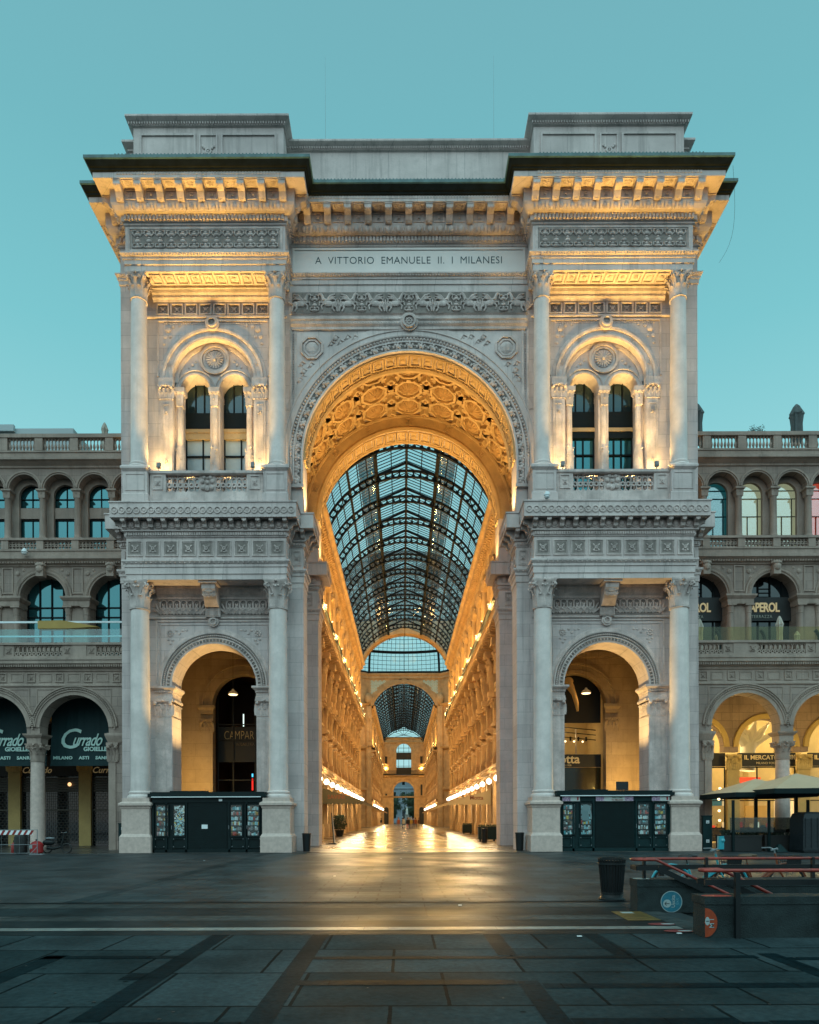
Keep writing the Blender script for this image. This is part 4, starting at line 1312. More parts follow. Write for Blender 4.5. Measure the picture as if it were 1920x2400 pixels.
def bay_parts():
    """one bay, local x from -BAY/2 to BAY/2, wall plane y=0, everything outwards is negative y"""
    h = BAY / 2
    P = {}
    o = MB()                                     # pilaster strip on the bay line x=-h
    x = -h
    o.box(x - .42, x + .42, -.34, 0, 0, 1.2); o.box(x - .36, x + .36, -.26, 0, 1.2, 4.3)
    flatcap(o, x - .36, x + .36, -.26, 4.3, 4.95, .1)
    o.box(x - .36, x + .36, -.30, 0, 5.9, 6.5); o.box(x - .30, x + .30, -.24, 0, 6.5, 10.4)
    flatcap(o, x - .3, x + .3, -.24, 10.4, 11.2, .12)
    for dx in (-.55, .55):
        o.lathe(x + dx, -.32, [(.2, 17.2), (.2, 17.5), (.16, 17.6), (.14, 21.3), (.2, 21.4), (.26, 21.9)], 8)
        o.box(x + dx - .25, x + dx + .25, -.55, 0, 16.35, 17.2)
    o.box(x - .85, x + .85, -.52, 0, 21.9, 22.4)
    o.box(x - .27, x + .27, -.12, .05, 0, 22.4)
    P['pilaster'] = (o, GS)
    o = MB()                                     # term figure under the balcony
    o.box(x - .32, x + .32, -.55, 0, 11.3, 11.7)
    o.sqlathe(x, -.3, [(.13, 11.7), (.26, 13.2)])
    o.ball((x, -.36, 13.5), .33, 10, 7, 0, (1.1, .8, 1.3)); o.ball((x, -.48, 14.1), .19, 9, 7, 0, (1, 1, 1.2))
    o.tube([(x - .32, -.36, 13.7), (x - .46, -.5, 14.1), (x - .26, -.55, 14.5)], [.1, .09, .07], 6)
    o.tube([(x + .32, -.36, 13.7), (x + .46, -.5, 14.1), (x + .26, -.55, 14.5)], [.1, .09, .07], 6)
    o.box(x - .4, x + .4, -.75, 0, 14.4, 14.9); modillion(o, x, .36, .1, .85, 14.75, 15.6)
    P['caryatid'] = (o, GS)
    o = MB()                                     # mouldings of the bay: string, cornices, consoles, hoods
    a = [(-h, 0), (h, 0)]
    o.mould(a, [(.0, 4.96), (.32, 5.0), (.32, 5.2), (.45, 5.35), (.62, 5.45), (.62, 5.62), (0, 5.72)])
    o.mould(a, [(0, 8.55), (.1, 8.6), (.18, 8.75), (0, 8.82)])
    o.mould(a, [(0, 11.2), (.24, 11.25), (.24, 11.4), (0, 11.48)])
    o.mould(a, [(0, 15.2), (.25, 15.25), (.25, 15.5), (.55, 15.62), (.92, 15.68), (.92, 15.95), (.98, 16.05), (0, 16.3)])
    o.mould(a, [(0, 22.4), (.3, 22.45), (.3, 22.7), (.2, 22.75), (.2, 23.5), (.35, 23.6), (.35, 23.8), (.7, 24.1), (.72, 24.45), (.9, 24.6), (.9, 24.85), (0, 25.0)])
    for k in range(9):
        xx = -h + (k + .5) * BAY / 9
        modillion(o, xx, .16, .35, .7, 23.75, 24.14)
    for k in range(7):
        xx = -h + (k + .5) * BAY / 7
        modillion(o, xx, .22, .25, .9, 15.1, 15.68)
        o.box(xx - .1, xx + .1, -.6, -.3, 5.22, 5.42)
    # ground floor window surround
    for sx in (-1, 1):
        o.box(sx * 1.72 - .08, sx * 1.72 + .08, -.12, 0, 1.0, 4.9)
    o.box(-1.7, 1.7, -.16, 0, 0, .95)
    # mezzanine and first floor frames with hoods
    o.frame(-.75, .75, 6.3, 8.2, .16, -.16, 0); o.box(-1.0, 1.0, -.38, 0, 8.2, 8.38)
    o.frame(-.8, .8, 9.0, 11.05, .16, -.16, 0); o.box(-1.05, 1.05, -.5, 0, 8.84, 9.0)
    for sx in (-.85, .85): modillion(o, sx, .2, 0, .42, 8.4, 8.84)
    o.box(-1.1, 1.1, -.30, 0, 11.5, 11.7); o.frame(-.95, .95, 11.7, 13.0, .14, -.2, 0, foot=True)
    o.arcs(0, 13.0, [(.95, 0), (.95, -.22), (1.2, -.34), (1.25, 0)], 0, PI, 14)
    for sx in (-1, 1):
        o.ball((sx * 1.35, -.15, 14.3), .26, 8, 6, 0, (1, .8, 1)); o.ball((sx * .95, -.12, 14.75), .16, 7, 5)
    o.ball((0, -.3, 14.3), .24, 8, 6); palmette(o, 0, 14.35, .75, .3, -.15)
    o.arcs(0, 20.0, [(.95, 0), (.95, -.18), (1.12, -.3), (1.2, 0)], 0, PI, 14)
    for sx in (-1, 1): o.box(sx * 1.08 - .13, sx * 1.08 + .13, -.2, 0, 16.4, 20.0)
    o.ball((0, -.35, 21.3), .22, 8, 6); o.arcs(0, 20.3, [(1.3, 0), (1.3, -.5), (1.42, -.5), (1.42, 0)], R(25), R(155), 12)
    o.tube([(-1.3, -.5, 15.1), (0, -.55, 14.95), (1.3, -.5, 15.1)], .06, 5)
    P['bay_moulding'] = (o, GS)
    o = MB()                                     # balcony railing with small lamps is separate
    for k in range(19):
        xx = -h + (k + .5) * BAY / 19
        o.box(xx - .018, xx + .018, -.88, -.84, 16.2, 17.0)
    o.box(-h, h, -.90, -.82, 17.0, 17.06); o.box(-h, h, -.90, -.82, 16.25, 16.3)
    P['railing'] = (o, M['iron'])
    o = MB()
    o.box(-1.62, 1.62, -.04, 0.02, .95, 4.7); o.box(-.59, .59, -.03, .02, 6.46, 8.05); o.box(-.64, .64, -.03, .02, 9.16, 10.9); o.box(-.8, .8, -.03, .02, 11.85, 12.9)
    o.box(-.9, .9, -.03, .02, 16.4, 20.0)
    P['window'] = (o, WG)
    return P
WG = mat('arcade_window_glass', (.05, .03, .015), .12, emit=(1, .6, .22), estr=.02)
BP = bay_parts()
def put_bay(sx, yc, proto={}):
    for nm, (o, m) in BP.items():
        k = nm
        F = gframe(sx, yc)
        if k not in proto:
            ob = o.build(nm, m, GAL); proto[k] = ob
        else:
            ob = proto[k].copy(); COL.objects.link(ob); ob.parent = GAL
        ob.matrix_local = F
for i in range(NB1):
    for sx in (-1, 1): put_bay(sx, G0 + (i + .5) * BAY)
for i in range(NB2):
    for sx in (-1, 1): put_bay(sx, F0 + (i + .5) * BAY)
w = MB()
for sx in (-1, 1):
    w.box(sx * GX, sx * (GX + 1.0), G0 - .3, G1, 0, 25.0)
    w.box(sx * GX, sx * (GX + 1.0), F0, F1, 0, 25.0)
w.build('wall', GS, GAL)

# ---- iron and glass vault
VZ = 22.3; VR = 7.25
AL = R(21.0)
def vault(y0, nb, name_):
    ribs_y = [y0 + k * BAY for k in range(nb + 1)]
    # rib prototype
    r_ = MB()
    r_.arcs(0, VZ, [(7.12, -.10), (7.26, -.10), (7.26, .10), (7.12, .10)], AL, PI - AL, 36, close=True)
    r_.arcs(0, VZ, [(6.64, -.10), (6.75, -.10), (6.75, .10), (6.64, .10)], AL, PI - AL, 36, close=True)
    n = 30
    for k in range(n + 1):
        a = AL + (PI - 2 * AL) * k / n
        c, s_ = math.cos(a), math.sin(a)
        r_.bar((6.75 * c, 0, VZ + 6.75 * s_), (7.2 * c, 0, VZ + 7.2 * s_), .12, .12)
        if k < n:
            b = AL + (PI - 2 * AL) * (k + .5) / n
            # corner plates that round the openings
            for t in (.28, .72):
                b = AL + (PI - 2 * AL) * (k + (.16 if t < .5 else .84)) / n
                r_.box(6.80 * math.cos(b) - .05, 6.80 * math.cos(b) + .05, -.04, .04, VZ + 6.80 * math.sin(b) - .02, VZ + 6.80 * math.sin(b) + .09)
    for sx in (-1, 1):
        r_.bar((sx * 2.4, 0, VZ + 6.82), (0, 0, VZ + 7.85), .10, .16)
        r_.bar((sx * 2.35, 0, VZ + 6.2), (sx * 2.35, 0, VZ + 6.95), .12, .14)
        r_.tube([(sx * 2.35, 0, VZ + 5.9), (sx * 2.15, 0, VZ + 6.35), (sx * 1.6, 0, VZ + 6.55)], .05, 5)
    r_.bar((0, 0, VZ + 6.7), (0, 0, VZ + 7.9), .10, .10)
    r_.ball((0, 0, VZ + 6.75), .2, 8, 5)
    first = None
    for y in ribs_y:
        if first is None:
            first = r_.build('vault_rib', M['ironw'], GAL, (0, y, 0))
        else:
            q = first.copy(); COL.objects.link(q); q.parent = GAL; q.location = (0, y, 0)
    y1 = ribs_y[-1]
    g_ = MB()                                    # purlins and glazing bars
    for deg, t in ((21.5, .2), (29, .08), (37, .08), (44, .08), (51, .18), (58, .08), (64.5, .08), (70.5, .28)):
        for d in (deg, 180 - deg):
            a = R(d)
            g_.bar((7.2 * math.cos(a), y0, VZ + 7.2 * math.sin(a)), (7.2 * math.cos(a), y1, VZ + 7.2 * math.sin(a)), t, t)
    for sx in (-1, 1):
        g_.bar((sx * 1.2, y0, VZ + 7.46), (sx * 1.2, y1, VZ + 7.46), .07, .07)
        g_.bar((sx * 2.4, y0, VZ + 6.85), (sx * 2.4, y1, VZ + 6.85), .16, .16)
    g_.bar((0, y0, VZ + 7.9), (0, y1, VZ + 7.9), .2, .16)
    g_.bar((0, y0, VZ + 6.7), (0, y1, VZ + 6.7), .06, .08)
    nb_ = 9
    for k in range(nb * nb_):
        y = y0 + (k + .5) * BAY / nb_
        for s0, s1 in ((21.5, 70.5), (109.5, 158.5)):
            g_.arcs(0, VZ, [(7.17, y), (7.20, y - .036), (7.20, y + .036)], R(s0), R(s1), 8, close=True)
        for sx in (-1, 1):
            g_.bar((sx * 2.4, y, VZ + 6.88), (0, y, VZ + 7.88), .05, .05)
    g_.build('glazing_bars', M['ironw'], GAL)
    p_ = MB()
    for s0, s1 in ((21.5, 59), (121, 158.5)):
        p_.arcs(0, VZ, [(7.235, y0), (7.235, y1)], R(s0), R(s1), 14)
    for sx in (-1, 1):
        p_.add([(sx * 2.4, y0, VZ + 6.93), (sx * 2.4, y1, VZ + 6.93), (0, y1, VZ + 7.93), (0, y0, VZ + 7.93)], [(0, 1, 2, 3)])
    p_.build('vault_glass', M['vglass'], GAL)
    p_ = MB()
    for s0, s1 in ((59, 70.5), (109.5, 121)):
        p_.arcs(0, VZ, [(7.235, y0), (7.235, y1)], R(s0), R(s1), 4)
    p_.build('vault_glass', M['vglassd'], GAL)
vault(G0, NB1, 'near')
vault(F0, NB2, 'far')
# front closing wall above the inner arch back and end arch frame
e = MB()
for yy, rr in ((G1 + .05, .35), (F0 - .1, .6)):
    e.arcs(0, VZ, [(6.65, yy - .25), (6.65, yy + .25), (6.65 + rr + .2, yy + .25), (6.65 + rr + .2, yy - .25)], R(19), R(161), 40, close=True)
for k in range(27):
    a = R(22) + R(136) * k / 26
    e.ring(7.05 * math.cos(a), VZ + 7.05 * math.sin(a), .12, .2, F0 - .45, F0 - .35, 8)
    if k % 13 == 0: e.box(7.1 * math.cos(a) - .16, 7.1 * math.cos(a) + .16, F0 - .6, F0, VZ + 7.1 * math.sin(a) - .5, VZ + 7.1 * math.sin(a) + .5)
e.build('vault_end_arch', GS, GAL)

# ---- octagon hall and dome
OC = (G1 + F0) / 2; OR = (F0 - G1) / 2
OCT = empty('octagon_hall', (0, 0, 0), 'octagonal crossing hall with big glass dome in the middle of the arcade', 'domed hall')
o = MB()
rc = OR / math.cos(R(22.5))
corners = [(rc * math.sin(R(22.5 + 45 * k)), OC + rc * math.cos(R(22.5 + 45 * k))) for k in range(8)]
def octframe(k):
    a = corners[k]; b = corners[(k + 1) % 8]
    mx, my = (a[0] + b[0]) / 2, (a[1] + b[1]) / 2
    ang = math.atan2(my - OC, mx) - PI / 2     # local y axis outwards
    return Matrix.Translation((mx, my, 0)) @ Matrix.Rotation(ang, 4, 'Z'), math.hypot(b[0] - a[0], b[1] - a[1]) / 2
for k in range(8):
    F, hw = octframe(k)
    o.M = F
    mid = (F @ Vector((0, 0, 0)))
    openarm = abs(mid.x) < 1
    if openarm:
        o.archwall(-hw, hw, 25.0, 31.0, 0, 6.9, VZ + .001, 0, .5, 30)
        for s_ in (-1, 1): o.box(s_ * 6.9, s_ * hw, 0, .5, 0, 25)
    elif abs(mid.y - OC) < 1:                  # side arms: deep dark-gold openings
        o.archwall(-hw, hw, 0, 31, 0, 6.6, 20.5, 0, .6, 24)
        o.box(-hw, hw, 14, 14.2, 0, 31)
        o.box(-6.9, -6.8, .6, 14, 0, 28); o.box(6.8, 6.9, .6, 14, 0, 28)
    else:
        o.box(-hw, hw, 0, .5, 0, 31)
        for zz0, zz1, ww in ((.5, 6.5, 2.4), (8.5, 14.5, 2.2), (18, 23, 2.2)):
            o.frame(-ww, ww, zz0, zz1, .3, -.2, 0)
            for s_ in (-1, 1): o.box(s_ * 4.2 - .6, s_ * 4.2 + .6, -.35, 0, zz0 - .5, zz1 + .8)
        o.arcs(0, 23.2, [(4.6, -.3), (5.2, -.3), (5.2, 0)], 0, PI, 20)
    if not openarm:
        o.mould([(hw, 0), (-hw, 0)][::-1], [(0, 7.3), (.4, 7.5), (.4, 7.9), (0, 8.0)])
        o.mould([(-hw, 0), (hw, 0)], [(0, 15.5), (.5, 15.8), (.7, 16.2), (0, 16.4)])
        o.mould([(-hw, 0), (hw, 0)], [(0, 24.2), (.4, 24.4), (.8, 24.8), (0, 25.0)])
    for s_ in (-1, 1):
        o.box(s_ * hw - .7, s_ * hw + .7, -.5, 0, 0, 24.4)
        o.ball((s_ * (hw - .3), -.5, 25.9), .75, 9, 7, 0, (1, .8, 1.5))
    o.mould([(-hw, 0), (hw, 0)], [(0, 29.9), (.25, 30.0), (.25, 30.5), (.5, 30.7), (.5, 31.0), (0, 31.1)])
    o.M = None
o.build('wall', GS, OCT)
LAT = mat('pale_lunette_glass', (.35, .45, .34), .5, emit=(.5, .75, .62), estr=.22, var=.3, vscale=3)
o = MB()
F, hw = octframe(7)
for k in range(8):
    F, hw = octframe(k)
    if abs((F @ Vector((0, 0, 0))).x) > 1 : continue
    o.M = F
    for s_ in (-1, 1):
        for a in range(9):
            for b in range(6):
                x = s_ * (3.6 + a * .42); z = 26.4 + b * .55 + (.27 if a % 2 else 0)
                if math.hypot(x, z - VZ) > 7.9 and abs(x) < hw - .5 and z < 29.7:
                    o.ring(x, z, .12, .24, -.06, -.01, 8)
    o.M = None
o.build('lunette_lattice', LAT, OCT)
d = MB(); dg = MB()
NR = 16
def dome_pt(t, a, r0=0): return ((OR * 1.02 * math.cos(t) + r0) * math.sin(a), OC + (OR * 1.02 * math.cos(t) + r0) * math.cos(a), 31.1 + 16 * math.sin(t))
for k in range(NR):
    a = 2 * PI * k / NR + R(22.5) * 0
    pts = [dome_pt(R(80) * i / 14, a) for i in range(15)]
    for p_, q_ in zip(pts[:-1], pts[1:]): d.bar(p_, q_, .42 if k % 2 else .12, .35)
    if k % 2:
        for i in range(14):
            c_ = dome_pt(R(80) * (i + .5) / 14, a, -.5); d.ball(c_, .1, 5, 4)
for i in range(1, 27):
    t = R(80) * i / 27
    big = i % 5 == 0
    for k in range(48):
        a0, a1 = 2 * PI * k / 48, 2 * PI * (k + 1) / 48
        d.bar(dome_pt(t, a0), dome_pt(t, a1), .3 if big else .07, .5 if big else .07)
for k in range(128):
    a = 2 * PI * k / 128
    pts = [dome_pt(R(80) * i / 8, a) for i in range(9)]
    for p_, q_ in zip(pts[:-1], pts[1:]): d.bar(p_, q_, .06, .06)
d.lathe(0, 0, [(.1, 0)] * 2, 3) if False else None
d.build('dome_ironwork', M['ironw'], OCT)
NN = 48; vs = []; fs = []
for i in range(12):
    for k in range(NN): vs.append(dome_pt(R(84) * i / 11, 2 * PI * k / NN, .1))
for i in range(11):
    for k in range(NN):
        a = i * NN + k; b = i * NN + (k + 1) % NN; fs.append((a, b, b + NN, a + NN))
dg.add(vs, fs); dg.build('dome_glass', M['vglass'], OCT)
o = MB()
for i in range(len(corners)):
    a = corners[i]; b = corners[(i + 1) % 8]
    o.bar((a[0], a[1], 31.2), (b[0], b[1], 31.2), .6, .5)
o.build('ring_beam', M['ironw'], OCT)

# ---- far end front
o = MB()
ye = F1
o.archwall(-7.3, 7.3, 0, 15.2, 0, 3.2, 10.0, ye, ye + 1.2, 28)
o.archwall(-7.3, 7.3, 15.2, 26.8, 0, 2.3, 22.7, ye, ye + 1.0, 24)
o.arcs(0, 10.0, [(3.2, ye), (3.2, ye - .2), (3.7, ye - .2), (3.9, ye - .3), (4.0, ye)], 0, PI, 28)
o.arcs(0, 22.7, [(2.3, ye), (2.3, ye - .2), (2.9, ye - .2), (3.1, ye - .3), (3.2, ye)], 0, PI, 24)
for s_ in (-1, 1):
    o.box(s_ * 2.9 - .35, s_ * 2.9 + .35, ye - .25, ye, 15.5, 22.7)
    o.box(s_ * 4.3 - .3, s_ * 4.3 + .3, ye - .3, ye, 0, 25); o.box(s_ * 6.6 - .3, s_ * 6.6 + .3, ye - .3, ye, 0, 25)
    o.frame(s_ * 5.45 - .6, s_ * 5.45 + .6, 18.6, 21.2, .2, ye - .2, ye)
    o.arcs(s_ * 5.45, 4.6, [(.75, ye), (.75, ye - .15), (1.0, ye - .15), (1.0, ye)], 0, PI, 12)
for z in (8.2, 14.4, 25.0, 26.4): o.mould([(-7.3, ye), (7.3, ye)], [(0, z), (.3, z + .1), (.5, z + .35), (0, z + .5)])
o.build('end_wall', GS, GAL)
o = MB()
for s_ in (-1, 1):
    o.box(s_ * 5.45 - .45, s_ * 5.45 + .45, ye - .06, ye - .02, 18.8, 21.0); o.box(s_ * 5.45 - .7, s_ * 5.45 + .7, ye - .06, ye - .02, 0, 4.6)
    o.box(s_ * 5.45 - .3, s_ * 5.45 + .3, ye - .06, ye - .02, 8.9, 12.3 if s_ > 0 else 9.5)
    o.disc(s_ * 5.45, 4.6, .7, ye - .04, 16)
for x in (-1.6, 0, 1.6): o.box(x - .06, x + .06, ye + .3, ye + .4, 15.6, 24.9)
for z in (16.6, 18, 20.2, 22.4, 23.6): o.box(-2.3, 2.3, ye + .3, ye + .4, z - .06, z + .06)
o.box(-2.3, 2.3, ye + .45, ye + .5, 15.4, 17.6); o.box(-2.3, 2.3, ye + .45, ye + .5, 20.0, 22.2)
o.build('end_window', M['black'], GAL)
o = MB()
o.mould([(-6.6, ye - .2), (6.6, ye - .2)], [(.5, 15.2), (.9, 15.3), (.9, 15.5), (0, 15.5)])
for k in range(60): o.box(-6.6 + k * .22, -6.56 + k * .22, ye - 1.1, ye - 1.06, 15.5, 16.4)
o.box(-6.6, 6.6, ye - 1.12, ye - 1.04, 16.4, 16.5)
o.build('end_balcony', M['iron'], GAL)
o = MB()
for k in range(13):
    a = PI * (k + .5) / 13
    o.bar((0, ye - 6, 26.8), (7.1 * math.cos(a), ye + .4, VZ + 7.2 * math.sin(max(a, .1))), .09, .09) if math.sin(a) > .45 else None
o.box(-7.2, 7.2, ye - .1, ye + .3, 26.7, 27.0)
o.build('end_glazing_bars', M['ironw'], GAL)

# ---- globe lamps along both walls
def globe(x, y, sx, i, far):
    t = empty('globe_lamp', (x, y, 4.45))
    t['label'] = ('lit white globe lamp, number %d from the front on the %s arcade wall' % (i + 1, 'left' if sx < 0 else 'right')) if not far else 'lit white globe lamp in the deep far arm of the arcade'
    t['category'] = 'globe lamp'; t['group'] = 'globe lamps along the arcade walls' if not far else 'globe lamps in the far arm'
    return t
gb = MB(); gb.ball((0, 0, 0), .205, 16, 10)
ga = MB(); ga.tube([(.95, 0, .5), (.6, 0, .75), (.15, 0, .62), (0, 0, .26)], .035, 6); ga.lathe(0, 0, [(.06, .2), (.12, .24), (.05, .32)], 8); ga.box(.9, 1.0, -.12, .12, .2, .9)
g1_ = g2_ = None
for far, y0, nb in ((0, G0, NB1), (1, F0, NB2)):
    for i in range(nb):
        for sx in (-1, 1):
            y = y0 + (i + .5) * BAY
            if far and i == nb - 1: continue
            t = globe(sx * 6.25, y, sx, i, far)
            if sx < 0: t.rotation_euler = (0, 0, PI)
            if g1_ is None:
                g1_ = gb.build('globe', M['lampglass'], t, smooth=True); g2_ = ga.build('bracket', GP, t)
            else:
                for q0 in (g1_, g2_):
                    q = q0.copy(); COL.objects.link(q); q.parent = t
            if (i % 2 == 0 and not far) or (far and i % 4 == 1):
                lamp('globe_light', (sx * 5.7, y, 4.3), 380 if not far else 800, (1, .72, .36), 'POINT', .25)
# small bulbs on the balcony rails and the uplight they give
sb_ = MB(); sb_.ball((0, 0, 0), .065, 8, 6)
sb2 = MB(); sb2.lathe(0, 0, [(.03, -.35), (.03, -.1), (.1, -.08)], 6)
f1 = None
for far, y0, nb in ((0, G0, NB1), (1, F0, NB2)):
    for i in range(nb):
        if far and i % 4: continue
        for sx in (-1, 1):
            t = empty('balcony_bulb', (sx * 5.98, y0 + (i + 1) * BAY, 17.4), ('lit bulb on the near %s balcony rail, number %d from the front' % ('left' if sx < 0 else 'right', i + 1)) if not far else 'tiny lit bulb on the balcony rail of the far arm', 'lamp', 'bulbs on the balcony rails' if not far else 'bulbs on the far balcony rails')
            if f1 is None: f1 = sb_.build('bulb', M['smalllamp'], t); f2 = sb2.build('stem', M['iron'], t)
            else:
                for q0 in (f1, f2):
                    q = q0.copy(); COL.objects.link(q); q.parent = t
            if (not far and i % 2 == 1) or far:
                lamp('balcony_light', (sx * 5.5, y0 + (i + 1) * BAY, 17.3), 1250, (1, .59, .17), 'POINT', .2)
for sx in (-1, 1):  # added fill lights without fixtures, brightening the crossing hall and far end
    lamp('hall_fill', (sx * 9, OC, 9), 900, (1, .6, .22), 'POINT', .5)
    lamp('hall_fill', (sx * 6.5, F0 - 6, 20), 700, (1, .58, .2), 'POINT', .5)
lamp('end_fill', (0, F1 - 9, 9), 500, (1, .62, .25), 'POINT', .5)
# bright work lamps on the hall piers
for i, (x, y, z) in enumerate(((-10.9 + .0, 113 - 9.5, 17.0), (9.6, 104, 17.0))):
    o = MB(); o.ball((0, 0, 0), .2, 10, 6); o.bar((0, 0, -.5), (0, 0, 0), .06, .06)
    o.build('work_lamp', M['lampglass'], None, (x if i == 0 else x, y, z), label='bright round lamp above the %s balcony at the crossing hall' % ('left' if i == 0 else 'right'), cat='lamp', group='lamps at the crossing hall')

for y in (28, 35, 42, 49, 56):  # fill lights added to brighten the lower arcade walls and awnings
    for sx in (-1, 1): lamp('arcade_fill', (sx * 5.6, y, 2.7), 200, (1, .74, .40), 'POINT', .3)
for y in (12, 18):
    for sx in (-1, 1): lamp('arcade_fill', (sx * 6.3, y, 2.9), 60, (1, .74, .40), 'POINT', .2)
for y in (112, 125, 138, 155):
    for sx in (-1, 1): lamp('arcade_fill', (sx * 5.4, y, 3.0), 200, (1, .72, .36), 'POINT', .3)
# ================================================================== the arcaded palaces left and right of the arch
WS = M['wing']; WW = M['wingw']
GB = [-17.46, -21.72, -25.98, -30.24]           # ground arches (left-hand coordinates)
FB = [-13.75, -18.0, -22.25, -26.5, -30.75]     # first-floor arches
UX0 = -13.75; UST = 2.125                       # upper arcade module
XE = -32.6
YG, YU = 3.5, 9.56
PW = {}
for sx in (-1, 1):
    PW[sx] = empty('palace_wing', (0, 0, 0), ('arcaded stone palace left of the arch with dark green awnings under its ground arches' if sx < 0 else 'arcaded stone palace right of the arch with lit golden porch and terrace bar above'), 'palace', 'palace wings beside the arch')
def wboth(mb, name, mats, smooth=False):
    a = mb.build(name, mats, PW[-1], smooth=smooth)
    b = a.copy(); b.data = a.data.copy(); COL.objects.link(b); b.parent = PW[1]; mirror_x(b)
    return a, b
def wcopy(obs, dx):
    """repeat a left part at dx, and its right-hand twin at -dx"""
    for s_, ob in zip((-1, 1), obs):
        q = copy_tree(ob, PW[s_]); q.location.x = ob.location.x + (dx if s_ < 0 else -dx)

# ---- ground arcade
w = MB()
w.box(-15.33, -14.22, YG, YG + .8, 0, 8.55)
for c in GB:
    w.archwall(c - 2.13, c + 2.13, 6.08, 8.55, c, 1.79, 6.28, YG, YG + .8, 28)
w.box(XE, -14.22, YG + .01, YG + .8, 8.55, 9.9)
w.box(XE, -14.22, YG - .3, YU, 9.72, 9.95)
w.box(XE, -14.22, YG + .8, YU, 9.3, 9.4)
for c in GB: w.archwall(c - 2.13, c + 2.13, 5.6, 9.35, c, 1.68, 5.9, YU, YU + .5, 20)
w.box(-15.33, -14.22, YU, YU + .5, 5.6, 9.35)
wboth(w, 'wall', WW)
def arch_ring(c):
    o = MB()
    o.arcs(c, 6.28, [(1.79, YG), (1.80, YG - .05), (1.98, YG - .05), (2.0, YG - .1), (2.05, YG - .1), (2.07, YG - .05), (2.2, YG - .05), (2.22, YG - .12), (2.28, YG - .12), (2.29, YG)], R(4), R(176), 36)
    for k in range(64):
        a = PI * (k + .5) / 64
        o.ball((c + 2.13 * math.cos(a), YG - .09, 6.28 + 2.13 * math.sin(a)), .05, 5, 4)
    o.frame(c - 1.95, c + 1.95, 6.3, 8.42, .05, YG - .03, YG, foot=False)
    return o
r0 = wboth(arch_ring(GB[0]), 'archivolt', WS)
for c in GB[1:]: wcopy(r0, c - GB[0])
def col_at(x, full=True):
    o = MB()
    o.lathe(x, YG + .42, [(.40, 0), (.40, .12), (.42, .2), (.38, .28), (.365, .34), (.36, 2.0), (.33, 4.62)], 24)
    a = o.build('column', M['granite'], PW[-1], smooth=True)
    c = MB(); c.v = []
    cm = capital_mb(.33, .95); cm.M = None
    cap = cm.build('capital', WS, a, (x, YG + .42, 4.62), smooth=True)
    i = MB(); i.sqlathe(x, YG + .40, [(.36, 5.57), (.37, 5.85), (.42, 5.9), (.5, 6.0), (.52, 6.08)]); i.build('impost', WS, a)
    return a
x = GB[0] - 2.13
a = col_at(x)
for k in range(1, 4):
    q = copy_tree(a, PW[-1]); q.location.x = -k * 4.26
for k in range(4):
    q = copy_tree(a, PW[1]); q.location.x = -2 * x + k * 4.26 
o = MB()                                          # half pier next to the big arch
o.box(-15.67, -15.3, YG - .05, YG + .85, 0, 4.6)
o.mould([(-15.67, YG + .8), (-15.67, YG - .05), (-14.22, YG - .05)], [(.01, 5.6), (.05, 5.7), (.14, 5.95), (.14, 6.06), (.01, 6.1)])
o.box(-15.66, -14.24, YG - .04, YG + .8, 5.6, 6.1)
flatcap(o, -15.69, -15.2, YG - .05, 4.6, 5.6, .12)
wboth(o, 'pier', WS)
o = MB()                                          # frieze, dentil cornice, terrace parapet
pth = [(XE, YG), (-14.22, YG)]
o.mould(pth, [(.0, 8.5), (.06, 8.54), (.06, 8.62), (.02, 8.66), (.02, 9.28), (.08, 9.32), (.08, 9.4), (.30, 9.62), (.36, 9.66), (.36, 9.80), (.40, 9.84), (.40, 9.94), (.2, 9.98)])
for k in range(24):
    xx = -14.5 - k * .74
    if k % 2: o.frame(xx - .22, xx + .22, 8.74, 9.22, .05, YG - .07, YG - .02); fourleaf(o, xx, 8.98, .12, YG - .03)
    else: o.frame(xx - .33, xx + .33, 8.76, 9.2, .04, YG - .05, YG - .02)
for k in range(150):
    xx = -14.3 - k * .12
    o.box(xx - .035, xx + .035, YG - .30, YG - .2, 9.50, 9.62)
wboth(o, 'frieze', WS)
def terrace_bay(c):
    o = MB(); yb = YG - .15
    o.box(c - 2.13, c + 2.13, yb - .16, yb + .16, 9.95, 10.06)
    o.box(c - 2.13, c + 2.13, yb - .18, yb + .18, 10.62, 10.74)
    for xa, xb in ((c - 2.13, c - 1.75), (c + 1.75, c + 2.13)): o.box(xa, xb, yb - .14, yb + .14, 10.06, 10.62)
    for xa, xb in ((c - 1.75, c - 1.25), (c + 1.25, c + 1.75)):
        o.box(xa, xb, yb - .1, yb + .1, 10.06, 10.62); fourleaf(o, (xa + xb) / 2, 10.34, .18, yb - .12)
    balustrade(o, c - 1.25, c + 1.25, yb, 10.06, 10.62, 'lattice', step=.235)
    return o
TB = [-19.2, -23.46, -27.72, -14.94]
t0 = wboth(terrace_bay(TB[0]), 'balustrade', WS)
for c in TB[1:3]: wcopy(t0, c - TB[0])
wcopy(t0, 4.26)

